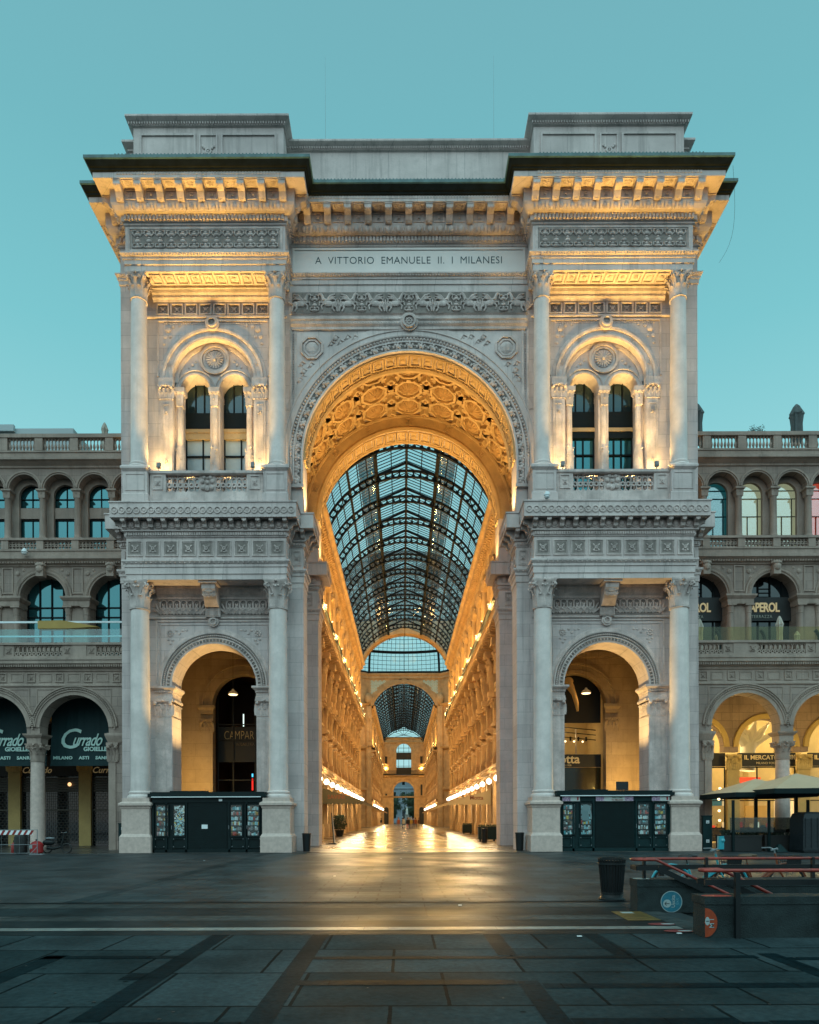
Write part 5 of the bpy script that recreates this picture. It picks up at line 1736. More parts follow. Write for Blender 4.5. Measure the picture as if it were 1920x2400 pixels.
# ---- upper floors
w = MB()
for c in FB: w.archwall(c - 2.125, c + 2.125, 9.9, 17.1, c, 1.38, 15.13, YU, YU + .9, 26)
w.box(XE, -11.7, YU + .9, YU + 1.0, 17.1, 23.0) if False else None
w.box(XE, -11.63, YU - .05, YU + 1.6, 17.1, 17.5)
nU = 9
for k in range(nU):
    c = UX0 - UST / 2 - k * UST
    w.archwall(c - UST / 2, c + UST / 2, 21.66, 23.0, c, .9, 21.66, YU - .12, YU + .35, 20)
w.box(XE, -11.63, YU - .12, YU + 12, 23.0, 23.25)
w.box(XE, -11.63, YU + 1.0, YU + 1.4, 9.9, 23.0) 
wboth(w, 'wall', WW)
def upper_bay(c):
    """first-floor arch with the pier on its outer side"""
    o = MB()
    o.arcs(c, 15.13, [(1.38, YU), (1.39, YU - .06), (1.48, YU - .06), (1.5, YU - .12), (1.62, YU - .12), (1.64, YU - .05), (1.78, YU - .1), (1.80, YU)], 0, PI, 30)
    for k in range(44):
        a = PI * (k + .5) / 44
        o.ball((c + 1.56 * math.cos(a), YU - .13, 15.13 + 1.56 * math.sin(a)), .035, 5, 3)
    o.box(c - .22, c + .22, YU - .42, YU, 16.3, 17.05); o.ball((c, YU - .36, 16.75), .24, 9, 6, 0, (1, .8, 1.1)); o.ball((c, YU - .3, 17.0), .3, 8, 5, 0, (1.2, .8, .5))
    p = c - 2.125
    o.frame(p - .33, p + .33, 15.35, 16.95, .07, YU - .06, YU)
    for sx in (-1, 1):
        o.ball((p + sx * .6, YU, 16.6), .16, 7, 5, 0, (1, .5, 1)); o.ball((p + sx * .72, YU, 16.25), .1, 7, 5, 0, (1, .5, 1)); o.ball((p + sx * .95, YU, 16.8), .1, 7, 5, 0, (1, .5, 1))
    o.mould([(p - .80, YU + .8), (p - .80, YU - .22), (p + .80, YU - .22), (p + .80, YU + .8)], [(-.02, 14.55), (.0, 14.6), (.0, 14.85), (.05, 14.9), (.14, 15.02), (.14, 15.12), (-.1, 15.16)])
    o.box(p - .79, p + .79, YU - .21, YU + .8, 14.56, 15.12)
    o.box(p - .36, p + .36, YU - .01, YU + .1, 9.9, 14.5)
    return o
def colone(c, dx):
    o = MB(); p = c - 2.125
    if 1:
        o.lathe(p + dx, YU - .02, [(.27, 9.9), (.27, 10.6), (.2, 10.7), (.18, 10.8), (.16, 14.0), (.19, 14.06), (.17, 14.1), (.24, 14.5)], 14)
        for k in range(8):
            a = 2 * PI * k / 8
            leaf(o, (p + dx + .15 * math.cos(a), YU - .02 + .15 * math.sin(a), 14.08), a, .36, .14, .1)
        o.box(p + dx - .27, p + dx + .27, YU - .29, YU + .25, 14.46, 14.56)
    return o
u0 = wboth(upper_bay(FB[1]), 'arch_surround', WS)
u1 = wboth(colone(FB[1], -.55), 'slim_column', WS); u2 = wboth(colone(FB[1], .55), 'slim_column', WS)
for c in (FB[0], FB[2], FB[3]):
    wcopy(u0, c - FB[1]); wcopy(u1, c - FB[1]); wcopy(u2, c - FB[1])
o = MB()
pu_ = [(XE, YU), (-11.7, YU)]
o.mould(pu_, [(0, 16.98), (.08, 17.02), (.08, 17.1), (.30, 17.28), (.42, 17.36), (.42, 17.52), (.3, 17.56), (.3, 17.86), (.1, 17.88)])
for k in range(130): o.box(-11.9 - k * .16 - .05, -11.9 - k * .16 + .05, YU - .26, YU - .1, 17.14, 17.26)
o.mould(pu_, [(.12, 22.9), (.2, 22.95), (.2, 23.05), (.42, 23.22), (.55, 23.28), (.55, 23.42), (.4, 23.46), (.4, 23.78), (.1, 23.8)])
wboth(o, 'cornice', WS)
def parapet(c, z0, z1, zt, kind, yb, half, post=.22):
    o = MB()
    o.box(c - half, c + half, yb - .15, yb + .15, z0 - .1, z0)
    o.box(c - half, c + half, yb - .2, yb + .2, z1, zt)
    o.box(c - half, c - half + post, yb - .16, yb + .16, z0, z1); o.box(c + half - post, c + half, yb - .16, yb + .16, z0, z1)
    balustrade(o, c - half + post, c + half - post, yb, z0, z1, kind, step=.21)
    return o
q0 = wboth(parapet(UX0 - UST / 2 - UST, 17.95, 18.48, 18.62, 'ring', YU - .2, UST / 2), 'balustrade', WS)
q1 = wboth(parapet(UX0 - UST / 2 - UST, 23.85, 24.62, 24.84, 'vase', YU - .3, UST / 2, .24), 'roof_balustrade', WS)
for k in (-1, 1, 2, 3, 4, 5, 6, 7):
    wcopy(q0, -k * UST); wcopy(q1, -k * UST)
def upcol(x):
    o = MB()
    o.lathe(x, YU + .05, [(.26, 18.6), (.27, 18.72), (.22, 18.8), (.21, 18.9), (.19, 21.1), (.22, 21.15)], 16)
    for row, hh in ((0, .28), (1, .42)):
        for k in range(8):
            a = 2 * PI * (k + .5 * row) / 8
            leaf(o, (x + .18 * math.cos(a), YU + .05 + .18 * math.sin(a), 21.14), a, hh, .15, .12)
    o.sqlathe(x, YU + .05, [(.2, 21.14), (.22, 21.5), (.3, 21.56), (.3, 21.66)])
    return o
c0 = wboth(upcol(UX0 - UST), 'upper_column', WS, smooth=True)
for k in (-1, 1, 2, 3, 4, 5, 6): wcopy(c0, -k * UST)
def upring(c):
    o = MB(); yy = YU - .12
    o.arcs(c, 21.66, [(.9, yy), (.91, yy - .05), (.97, yy - .05), (.99, yy - .02), (1.0, yy - .09), (1.1, yy - .09), (1.11, yy)], R(3), R(177), 22)
    return o
c1 = wboth(upring(UX0 - UST * 1.5), 'upper_archivolt', WS)
for k in (-1, 1, 2, 3, 4, 5, 6): wcopy(c1, -k * UST)
# ---- windows of both floors
WLIT = glow('lit_cream_window', (.80, .72, .45), .55); WRED = glow('lit_red_window', (1.0, .12, .07), .7); WTEAL = glow('dim_teal_room', (.02, .16, .18), .5)
GLR = glass('upper_window_glass', (.85, .95, .95), .80)
def first_window(sx, c):
    fr = MB(); pn = MB(); cx_ = c if sx < 0 else -c; yy = YU + .75
    pn.box(cx_ - 1.37, cx_ + 1.37, yy + .05, yy + .06, 9.95, 16.5)
    for xx in (-1.35, -.62, .12, .85): fr.box(cx_ + xx, cx_ + xx + .07, yy - .03, yy + .04, 9.95, 16.5)
    for z in (12.2, 14.1, 14.7): fr.box(cx_ - 1.37, cx_ + 1.37, yy - .03, yy + .045, z, z + .07)
    fr.box(cx_ - 1.37, cx_ + 1.37, yy - .2, yy + .045, 12.0, 12.5, 1)
    if sx > 0:
        for z in (15.0, 15.25, 15.5, 15.75): fr.box(cx_ - .6, cx_ + .2, yy - .03, yy + .04, z, z + .03)
    f = fr.build('window', [M['wframe'], WS], PW[sx]); pn.build('pane', M['wsky'] if sx < 0 else M['wdark'], f)
for c in FB:
    for sx in (-1, 1): first_window(sx, c)
def up_window(sx, k):
    c = UX0 - UST / 2 - k * UST
    cx_ = c if sx < 0 else -c; yy = YU + .7
    fr = MB(); pn = MB()
    pn.box(cx_ - .85, cx_ + .85, yy + .05, yy + .06, 18.4, 22.6)
    if sx < 0:
        fr.box(cx_ - .85, cx_ + .85, yy - .1, yy + .04, 20.2, 20.85, 1)
        for xx in (-.7, .05, .72): fr.box(cx_ + xx, cx_ + xx + .05, yy, yy + .04, 18.4, 22.6)
        for z in (20.1, 20.85, 21.4): fr.box(cx_ - .85, cx_ + .85, yy - .02, yy + .045, z, z + .05)
    else:
        for xx in (-.2, .42): fr.box(cx_ + xx, cx_ + xx + .04, yy, yy + .04, 18.4, 21.3 if xx > 0 else 20.2)
        for z in (20.2, 21.3, 21.8): fr.box(cx_ - .8, cx_ + .75, yy, yy + .04, z, z + .04)
    # arched jamb behind the arcade
    fr.archwall(cx_ - UST / 2, cx_ + UST / 2, 18.4, 22.9, cx_ + (.1 if sx < 0 else -.1), .72, 21.5, yy - .25, yy - .05, 16, 1)
    f = fr.build('upper_window', [M['wframe'], WS], PW[sx])
    pn.build('pane', M['wsky'] if sx < 0 else GLR, f)
    if sx > 0:
        r_ = MB(); r_.box(cx_ - .8, cx_ + .8, yy + .22, yy + .25, 18.3, 22.8)
        r_.build('room_wall', (WLIT if k in (3, 4) else WRED if k == 5 else WTEAL), f)
for k in range(8):
    for sx in (-1, 1): up_window(sx, k)

# ---- porch interiors
PL = mat('porch_gold_plaster', (.52, .38, .14), .7, var=.25, vscale=1.0, bump=.2)
PS = mat('shutter_metal', (.05, .045, .03), .5, var=.3, vscale=4)
o = MB()
for c in GB[:3] + [-30.24]:
    p = c - 2.13
    o.box(p - .36, p + .36, YU - .35, YU, 0, 4.5); flatcap(o, p - .38, p + .38, YU - .36, 4.5, 5.4, .12)
    o.arcs(c, 5.9, [(1.7, YU - .02), (1.72, YU - .15), (2.0, YU - .15), (2.02, YU - .02)], 0, PI, 22)
o.box(-15.6, -14.6, YU - .2, YU, 0, 9.2)
wboth(o, 'porch_pilaster', PL)
# left: closed jewellery shop with roller grilles
o = MB(); g_ = MB(); s_ = MB()
for c in GB:
    x0, x1 = c - 1.77, c + 1.77
    o.box(x0, x1, YU - .1, YU, 4.25, 5.5)
    g_.box(x0, x1, YU - .02, YU, 0, 4.25)
    for i in range(26):
        z = .15 + i * .16
        s_.box(x0, x1, YU - .14, YU - .12, z, z + .018)
        for j in range(15):
            xx = x0 + (j + (.5 if i % 2 else 0)) * .236
            s_.box(xx, xx + .018, YU - .14, YU - .12, z, z + .16)
    s_.box(x0, x1, YU - .16, YU - .1, 2.15, 2.25)
    s_.box(x0, x0 + .06, YU - .2, YU - .1, 0, 4.25); s_.box(x1 - .06, x1, YU - .2, YU - .1, 0, 4.25)
    for k in range(6): s_.box(x0 + .06, x1 - .06, YU - .15, YU - .11, 3.3 + k * .15, 3.42 + k * .15)
sgn = o.build('sign_band', M['black'], PW[-1]); g_.box(-32.5, -14.3, YU + .55, YU + .6, 4, 9.4); g_.build('shop_window', M['wdark'], PW[-1]); s_.build('roller_grille', PS, PW[-1])
for c in (GB[0], GB[1]):
    text('lettering', 'Currado', .52, M['brass'], (c - .9, YU - .12, 4.45), sgn, .01, shear=.35, offset=.004)
for i, (xx, zz, ww) in enumerate(((-20.55, 3.75, .12), (-16.5, 3.75, .2))):
    o = MB(); o.ball((0, 0, 0), ww, 10, 6, 0, (1, .5, 1)); o.build('window_lamp', glow('warm_window_lamp', (1, .55, .25), 1.6), None, (xx, YU - .25, zz), label='small warm lamp glowing behind the %s shop grille under the left palace' % ('far left' if i == 0 else 'nearer'), cat='lamp')
# right: market hall, brightly lit, name band between the pilasters
HALL = mat('market_cream_wall', (.62, .50, .26), .7, var=.15)
rm = MB()
rm.box(14.3, 32.6, YU + 6, YU + 6.1, 0, 9.2); rm.box(14.3, 32.6, YU + .5, YU + 6, 9.2, 9.3); rm.box(14.2, 14.3, YU + .5, YU + 6, 0, 9.2); rm.box(14.3, 32.6, YU + .5, YU + 6, -.05, .04)
for k in range(5):
    xx = 16.2 + k * 3.6; rm.box(xx, xx + .5, YU + 5.4, YU + 6, 0, 9); 
rm.build('market_room', HALL, PW[1])
w = [c for c in PW[1].children if c.name.startswith('wall')]
o = MB(); sb = MB()
for c in GB:
    cc = -c
    sb.box(cc - 1.75, cc + 1.75, YU - .1, YU - .02, 4.72, 5.52)
    o.box(cc - 1.75, cc + 1.75, YU - .06, YU - .03, 4.62, 4.70)
    for xx in (cc - 1.75, cc - .6, cc + .6, cc + 1.69): o.box(xx, xx + .06, YU - .08, YU - .02, 0, 4.65)
    o.box(cc - 1.75, cc + 1.75, YU - .08, YU - .02, 2.6, 2.66)
sbo = sb.build('sign_band', M['black'], PW[1]); o.build('shop_frame', M['wframe'], PW[1])
for c in (21.72, 25.98):
    text('lettering', 'IL MERCATO', .37, M['brass'], (c - 1.38, YU - .12, 5.12), sbo, .008, align='LEFT', offset=.006)
    text('lettering', 'del', .3, M['brass'], (c + .42, YU - .12, 5.12), sbo, .008, align='LEFT', shear=.4)
    text('lettering', 'DUOMO', .40, M['brass'], (c + .80, YU - .12, 5.12), sbo, .008, align='LEFT', sx=.75, offset=.006)
    text('lettering', 'MILANO FOOD SQUARE', .19, M['brass'], (c - .65, YU - .12, 4.84), sbo, .006, align='LEFT')
# counters, panels and a white tree-like sculpture inside the hall
o = MB()
for (x0, x1, z0, z1, m_) in ((17.0, 18.4, 1.0, 2.2, 0), (20.2, 21.0, 2.4, 3.4, 1), (21.1, 22.2, 2.4, 3.4, 2), (18.6, 19.8, 1.2, 3.0, 0), (22.6, 24.0, .9, 2.4, 0), (24.6, 26.6, 1.0, 2.8, 2), (22.2, 23.6, 3.6, 4.3, 3), (16.6, 17.0, 1.6, 2.4, 4), (21.3, 21.6, 1.7, 2.2, 4)):
    o.box(x0, x1, YU + 4.2, YU + 4.4, z0, z1, m_)
o.box(16.4, 28, YU + 3.2, YU + 4.0, 0, 1.0, 5)
for k in range(30):
    xx = 16.6 + k * .36; o.box(xx, xx + .2, YU + 3.1, YU + 3.25, .95, 1.1 + .1 * (k % 3), (k * 7) % 5)
o.build('market_counter', [mat('ochre_panel', (.5, .32, .1), .6), mat('blue_panel', (.02, .14, .25), .6), mat('cream_panel', (.7, .58, .36), .6, emit=(1, .8, .45), estr=.35), mat('red_poster', (.6, .05, .02), .6, emit=(1, .1, .05), estr=.3), glow('menu_light', (.8, 1, .95), 2.5), mat('dark_counter', (.03, .025, .02), .5)], PW[1])
t = MB(); yy = YU + 2.2
t.tube([(21.6, yy, 4.6), (21.7, yy, 5.6), (21.8, yy, 6.4)], [.55, .42, .5], 12)
for a, b, c_ in ((-1.2, 1.1, .3), (1.2, 1.4, .25), (.3, 1.6, .3), (-.7, 1.7, .2), (1.7, .7, .2)):
    t.tube([(21.75, yy, 6.2), (21.75 + a * .5, yy - .2, 6.4 + b * .35), (21.75 + a, yy - .4, 6.3 + b)], [.4, c_, .04], 8)
t.ball((21.8, yy - .1, 6.9), .6, 12, 8, 0, (1.6, .5, .5))
t.build('tree_sculpture', mat('white_plaster_tree', (.75, .75, .65), .5), None, smooth=True, label='white tree-shaped sculpture lit inside the right palace hall above the black sign', cat='sculpture')
def chair(x, y, z):
    t = empty('bar_chair', (x, y, z), 'dark chair seen on the mezzanine left of the white tree sculpture', 'chair', 'dark chairs on the mezzanine')
    return t
ch = MB(); ch.box(-.22, .22, -.22, .22, .43, .48)
bk = MB(); bk.box(-.22, .22, .19, .23, .62, .95)
lg = MB(); lg.box(-.02, .02, -.02, .02, 0, .95)
lg2 = MB(); lg2.box(-.02, .02, -.02, .02, 0, .43)
m0 = MB(); m0.box(14.4, 19.5, YU + 2.4, YU + 4.0, 5.45, 5.6); m0.build('mezzanine_floor', HALL, PW[1])
for i, x in enumerate((17.0, 17.55)):
    t = chair(x, YU + 2.9, 5.62)
    t['label'] = '%s dark chair on the mezzanine under the right palace arch' % ('left' if i == 0 else 'right')
    ch.build('seat', M['black'], t); bk.build('backrest', M['black'], t)
    for dx in (-.2, .2): lg.build('leg', M['black'], t, (dx, .2, 0)); lg2.build('leg', M['black'], t, (dx, -.2, 0))
# ---- green curtains with the jeweller's name
for i, c in enumerate(GB[:3]):
    t = empty('shop_awning', (c, 5.0, 0), ['dark green awning curtain with pale lettering hung in the arch nearest the big arch', 'dark green awning curtain cut by the left frame edge', 'dark green awning curtain in the arch outside the frame'][i], 'awning', 'green awning curtains')
    o = MB()
    n = 28
    for k in range(n):
        xa = -2.02 + 4.04 * k / n; xb = -2.02 + 4.04 * (k + 1) / n
        ya, yb_ = .02 * math.sin(k * 1.7), .02 * math.sin((k + 1) * 1.7)
        o.add([(xa, ya, 4.58), (xb, yb_, 4.58), (xb, yb_ + .25, 8.7), (xa, ya + .25, 8.7), (xa, ya + .03, 4.58), (xb, yb_ + .03, 4.58), (xb, yb_ + .28, 8.7), (xa, ya + .28, 8.7)], [(0, 1, 2, 3), (7, 6, 5, 4), (0, 4, 5, 1)])
    o.box(-2.03, 2.03, -.02, .05, 4.52, 4.6)
    o.build('canvas', M['canvas'], t)
    text('lettering', 'C', 1.55, M['letters'], (-1.62, .0, 5.48), t, .006, shear=.25, align='LEFT', offset=.01, rot=(R(86.5), 0, 0))
    text('lettering', 'urrado', .95, M['letters'], (-.86, .0, 5.62), t, .006, shear=.5, align='LEFT', spacing=.9, sx=.66, offset=.012, rot=(R(86.5), 0, 0))
    text('lettering', 'GIOIELLERIE', .31, M['letters'], (-.22, -.02, 5.33), t, .006, align='LEFT', offset=.012, sx=1.02, rot=(R(86.5), 0, 0))
    text('lettering', 'MILANO    ASTI    SANREMO', .235, M['letters'], (-1.86, -.03, 4.88), t, .006, align='LEFT', offset=.009, sx=1.12, rot=(R(86.5), 0, 0), spacing=1.08)
# ---- terraces: glass rail, parasols, bar sign, heaters
for sx in (-1, 1):
    o = MB(); o.box(*(sorted((sx * 14.3, sx * 31))), YG + .12, YG + .14, 10.74, 11.55)
    g_ = o.build('glass_rail', M['tglass'] if sx < 0 else glass('amber_terrace_glass', (.85, .82, .6), .96), PW[sx])
o = MB(); o.box(-24, -14.4, 5.2, 5.26, 12.33, 12.43); o.box(-22.5, -14.4, 4.6, 4.66, 11.40, 11.48)
o.box(-24, -14.4, 4.9, 4.93, 11.08, 11.14); o.box(-24, -14.4, 4.9, 4.93, 10.95, 10.98)
o.build('terrace_rail_tube', M['white'], PW[-1])
o = MB(); o.add([(-20.2, 5.1, 12.0), (-18.6, 5.1, 12.0), (-16.9, 5.1, 12.1), (-18.9, 5.1, 12.45), (-20.2, 5.1, 12.42), (-20.2, 5.5, 12.0), (-18.6, 5.5, 12.0), (-16.9, 5.5, 12.1), (-18.9, 5.5, 12.45), (-20.2, 5.5, 12.42)],
     [(4, 3, 2, 1, 0), (5, 6, 7, 8, 9), (0, 1, 6, 5), (1, 2, 7, 6), (2, 3, 8, 7), (3, 4, 9, 8), (4, 0, 5, 9)])
o.build('folded_sail', mat('ochre_folded_canvas', (.42, .28, .08), .8, var=.2), None, label='ochre folded canvas resting on the white rail of the left terrace', cat='canvas')
def folded(x, y, z, h, lab, m_, grp, q=.5):
    t = empty('folded_parasol', (x, y, z), lab, 'parasol', grp)
    o = MB()
    n = 14; vs = []; fs = []
    prof = [(.16, 0), (.24, .12), (.22, .5), (.26, .70), (.30, .74), (.17, .93), (.05, 1.0)]
    for r, zz in prof:
        for k in range(n):
            a = 2 * PI * k / n; rr = r * h * q * (1 + (.25 if k % 2 else -.15) * (zz < .8))
            vs.append((rr * math.cos(a), rr * math.sin(a), zz * h))
    for i in range(len(prof) - 1):
        for k in range(n):
            a = i * n + k; b = i * n + (k + 1) % n; fs.append((a, b, b + n, a + n))
    o.add(vs, fs); o.build('canopy', m_, t)
    o = MB(); o.lathe(0, 0, [(.03, -.9), (.03, 0)], 6); o.build('pole', M['iron'], t)
CREAM = mat('cream_parasol_cloth', (.50, .45, .38), .85, var=.25, vscale=4, bump=.2); GREYC = mat('grey_parasol_cloth', (.10, .12, .12), .85, var=.3, vscale=4)
folded(16.3, 6.3, 10.9, 1.85, 'tall cream folded parasol on the right terrace, nearest the arch', CREAM, 'folded cream parasols on the terrace', .32)
folded(20.5, 5.8, 10.9, 1.85, 'tall cream folded parasol standing before the bar sign', CREAM, 'folded cream parasols on the terrace', .32)
folded(21.35, 5.6, 10.9, .95, 'short cream folded parasol right of the tall one before the bar sign', CREAM, 'folded cream parasols on the terrace')
folded(17.1, 5.8, 10.9, .95, 'short cream folded parasol left of the paired columns', CREAM, 'folded cream parasols on the terrace')
folded(17.95, 10.5, 24.8, 2.6, 'grey folded parasol on the right palace roof against the arch', GREYC, 'grey folded parasols on the right roof')
folded(24.2, 10.5, 24.8, 2.5, 'grey folded parasol on the right palace roof near the frame edge', GREYC, 'grey folded parasols on the right roof')
folded(-19.0, 10.8, 24.8, 1.7, 'small pale folded parasol on the left palace roof', CREAM, 'folded parasol on the left roof', .36)
for i, x in enumerate((17.0, 19.45, 22.45)):
    o = MB(); o.tube([(x, 5.4, 9.95), (x, 5.4, 11.5), (x - .12, 5.4, 11.75), (x - .22, 5.4, 11.85)], .09, 8)
    o.build('terrace_heater', M['green'], None, label='dark curved heater post on the right terrace, %s of three' % ('leftmost', 'middle', 'rightmost')[i], cat='heater', group='curved heater posts on the terrace')
for c in (18.0, 22.25):
    t = empty('bar_sign', (c + .16, YU + .6, 13.75), 'gold lettered bar sign in the %s first-floor arch of the right palace' % ('leftmost' if c < 20 else 'second'), 'sign', 'bar signs over the terrace')
    o = MB(); o.box(-1.53, 1.21, 0, .06, 0, 1.45); o.build('sign_board', M['black'], t)
    text('lettering', 'APEROL', .78, mat('gold_sign_letters', (.55, .40, .20), .5, emit=(1, .7, .35), estr=.18), (-1.36, -.03, .55), t, .02, align='LEFT', offset=.02, sx=.70, spacing=.92)
    text('lettering', 'TERRAZZA', .26, mat('dull_sign_letters', (.3, .3, .25), .5), (-1.25, -.03, .16), t, .01, align='LEFT', spacing=1.25, sx=.85)
# roof room, plant, cameras
o = MB(); o.box(-32, -21.3, 11.5, 18, 23.2, 26.55); o.box(-32, -25.0, 11.3, 11.5, 26.3, 26.7)
o.build('roof_cabin', mat('dull_white_cabin', (.36, .42, .43), .6), None, label='low white cabin on the left palace roof behind the balustrade', cat='roof cabin')
o = MB()
for k in range(60):
    a = random.random() * 6.28; l = .3 + random.random() * .45; e_ = .3 + random.random()
    p = (l * math.cos(a) * math.cos(e_), .2 * math.sin(a), l * math.sin(e_))
    o.tube([(0, 0, 0), (p[0] * .6, p[1], p[2] * .7), p], [.012, .01, .004], 4)
    for q in range(3): o.ball((p[0] + random.uniform(-.08, .08), p[1], p[2] + random.uniform(-.08, .05)), .02, 5, 3)
o.build('potted_plant', mat('dark_leaves', (.03, .04, .03), .8), None, (21.2, 9.6, 24.84), label='bare spiky plant on the right palace roof balustrade', cat='plant')
o = MB(); o.ball((0, 0, 0), .16, 12, 8, 0, (1, 1, .8)); o.lathe(0, 0, [(.2, .05), (.12, .2), (.03, .3)], 12); o.bar((0, 0, .2), (0, .4, .4), .05, .05)
o.build('dome_camera', M['white'], None, (-23.0, 8.9, 17.6), smooth=True, label='white dome camera under the left palace upper balustrade', cat='security camera')
# ---- lights in the porches
for i, c in enumerate(GB):
    lamp('porch_light', (c + .9, 6.6, 6.8), 13, (1, .50, .08), 'POINT', .2)
    lamp('porch_light', (-c, 6.4, 6.2), 190, (1, .68, .2), 'POINT', .25)
for x in (16.5, 20, 24, 28): lamp('market_light', (x, YU + 3, 7.4), 330, (1, .76, .36), 'POINT', .3); 
for x in (18, 22, 26): lamp('market_light', (x, YU + 2.4, 3.6), 120, (1, .70, .30), 'POINT', .3)
lamp('terrace_light', (14.9, 9.2, 14.4), 60, (1, .45, .08), 'POINT', .2)
lamp('terrace_light', (14.9, 9.0, 21.5), 40, (1, .62, .25), 'POINT', .2)
# ================================================================== ground
def gmat(name, c1, c2, rough, w_, h_, mortar=.006, bump=.25, rv=.12, mc=None, nz=3.0, off=.5, dirt=.5, spec=.35):
    """stone paving seen from above: brick layout in x/y, per-slab tone, damp patches in the gloss"""
    m = bpy.data.materials.new(name); m.use_nodes = True
    t = m.node_tree; b = t.nodes['Principled BSDF']
    g = t.nodes.new('ShaderNodeNewGeometry')
    br = t.nodes.new('ShaderNodeTexBrick'); br.inputs['Scale'].default_value = 1
    br.inputs['Brick Width'].default_value = w_; br.inputs['Row Height'].default_value = h_
    br.inputs['Mortar Size'].default_value = mortar; br.offset = off
    br.inputs['Color1'].default_value = (*c1, 1); br.inputs['Color2'].default_value = (*c2, 1)
    br.inputs['Mortar'].default_value = (*(mc or tuple(c * .3 for c in c1)), 1)
    wn = t.nodes.new('ShaderNodeTexNoise'); wn.inputs['Scale'].default_value = 5.0; wn.inputs['Detail'].default_value = 4
    t.links.new(g.outputs['Position'], wn.inputs['Vector'])
    ws = t.nodes.new('ShaderNodeVectorMath'); ws.operation = 'MULTIPLY_ADD'
    ws.inputs[1].default_value = (.018, .018, 0)
    t.links.new(wn.outputs['Color'], ws.inputs[0]); t.links.new(g.outputs['Position'], ws.inputs[2])
    t.links.new(ws.outputs[0], br.inputs['Vector'])
    n = t.nodes.new('ShaderNodeTexNoise'); n.inputs['Scale'].default_value = nz; n.inputs['Detail'].default_value = 7; n.inputs['Roughness'].default_value = .65
    t.links.new(g.outputs['Position'], n.inputs['Vector'])
    n2 = t.nodes.new('ShaderNodeTexNoise'); n2.inputs['Scale'].default_value = .35; n2.inputs['Detail'].default_value = 4
    t.links.new(g.outputs['Position'], n2.inputs['Vector'])
    mx = t.nodes.new('ShaderNodeMix'); mx.data_type = 'RGBA'; mx.blend_type = 'MULTIPLY'
    mx.inputs[0].default_value = dirt
    t.links.new(br.outputs['Color'], mx.inputs[6]); t.links.new(n.outputs['Color'], mx.inputs[7])
    hs = t.nodes.new('ShaderNodeHueSaturation'); hs.inputs['Saturation'].default_value = 1.0; hs.inputs['Value'].default_value = 1.25
    t.links.new(mx.outputs[2], hs.inputs['Color'])
    # keep hue: use the noise value only
    vv = t.nodes.new('ShaderNodeMapRange'); vv.inputs[1].default_value = .3; vv.inputs[2].default_value = .7; vv.inputs[3].default_value = 1 - dirt; vv.inputs[4].default_value = 1 + dirt * .6
    t.links.new(n.outputs[0], vv.inputs[0])
    vo = t.nodes.new('ShaderNodeTexVoronoi'); vo.inputs['Scale'].default_value = 1.7
    t.links.new(g.outputs['Position'], vo.inputs['Vector'])
    vm = t.nodes.new('ShaderNodeMapRange'); vm.inputs[1].default_value = .035; vm.inputs[2].default_value = .06; vm.inputs[3].default_value = .35; vm.inputs[4].default_value = 1
    t.links.new(vo.outputs['Distance'], vm.inputs[0])
    n3 = t.nodes.new('ShaderNodeTexNoise'); n3.inputs['Scale'].default_value = .8; n3.inputs['Detail'].default_value = 6
    t.links.new(g.outputs['Position'], n3.inputs['Vector'])
    v3 = t.nodes.new('ShaderNodeMapRange'); v3.inputs[1].default_value = .36; v3.inputs[2].default_value = .6; v3.inputs[3].default_value = .62; v3.inputs[4].default_value = 1.12
    t.links.new(n3.outputs[0], v3.inputs[0])
    m1_ = t.nodes.new('ShaderNodeMath'); m1_.operation = 'MULTIPLY'; t.links.new(vm.outputs[0], m1_.inputs[0]); t.links.new(v3.outputs[0], m1_.inputs[1])
    m2_ = t.nodes.new('ShaderNodeMath'); m2_.operation = 'MULTIPLY'; t.links.new(m1_.outputs[0], m2_.inputs[0]); t.links.new(vv.outputs[0], m2_.inputs[1])
    mu = t.nodes.new('ShaderNodeVectorMath'); mu.operation = 'SCALE'
    t.links.new(br.outputs['Color'], mu.inputs[0]); t.links.new(m2_.outputs[0], mu.inputs['Scale'])
    t.links.new(mu.outputs[0], b.inputs['Base Color'])
    rr = t.nodes.new('ShaderNodeMapRange'); rr.inputs[1].default_value = .35; rr.inputs[2].default_value = .65
    rr.inputs[3].default_value = max(.03, rough - rv); rr.inputs[4].default_value = rough + rv
    t.links.new(n2.outputs[0], rr.inputs[0]); t.links.new(rr.outputs[0], b.inputs['Roughness'])
    bp = t.nodes.new('ShaderNodeBump'); bp.inputs['Strength'].default_value = bump; bp.inputs['Distance'].default_value = .01
    ad = t.nodes.new('ShaderNodeMath'); ad.operation = 'ADD'
    t.links.new(br.outputs['Fac'], ad.inputs[0])
    ml = t.nodes.new('ShaderNodeMath'); ml.operation = 'MULTIPLY'; ml.inputs[1].default_value = -.8
    t.links.new(n.outputs[0], ml.inputs[0]); t.links.new(ml.outputs[0], ad.inputs[1])
    iv = t.nodes.new('ShaderNodeMath'); iv.operation = 'MULTIPLY'; iv.inputs[1].default_value = -1
    t.links.new(ad.outputs[0], iv.inputs[0]); t.links.new(iv.outputs[0], bp.inputs['Height'])
    t.links.new(bp.outputs[0], b.inputs['Normal'])
    b.inputs['Specular IOR Level'].default_value = spec
    return m
def sheet(name, mat_, rects, z, kind='structure', **kw):
    o = MB()
    for x0, x1, y0, y1 in rects: o.add([(x0, y0, z), (x1, y0, z), (x1, y1, z), (x0, y1, z)], [(0, 1, 2, 3)])
    return o.build(name, mat_, None, kind=kind, **kw)
CY = -32.0                                    # camera y: D = y + 32
HX0, HX1, HY0, HY1 = 3.95, 11.0, CY + 9.35, CY + 11.45       # stairwell
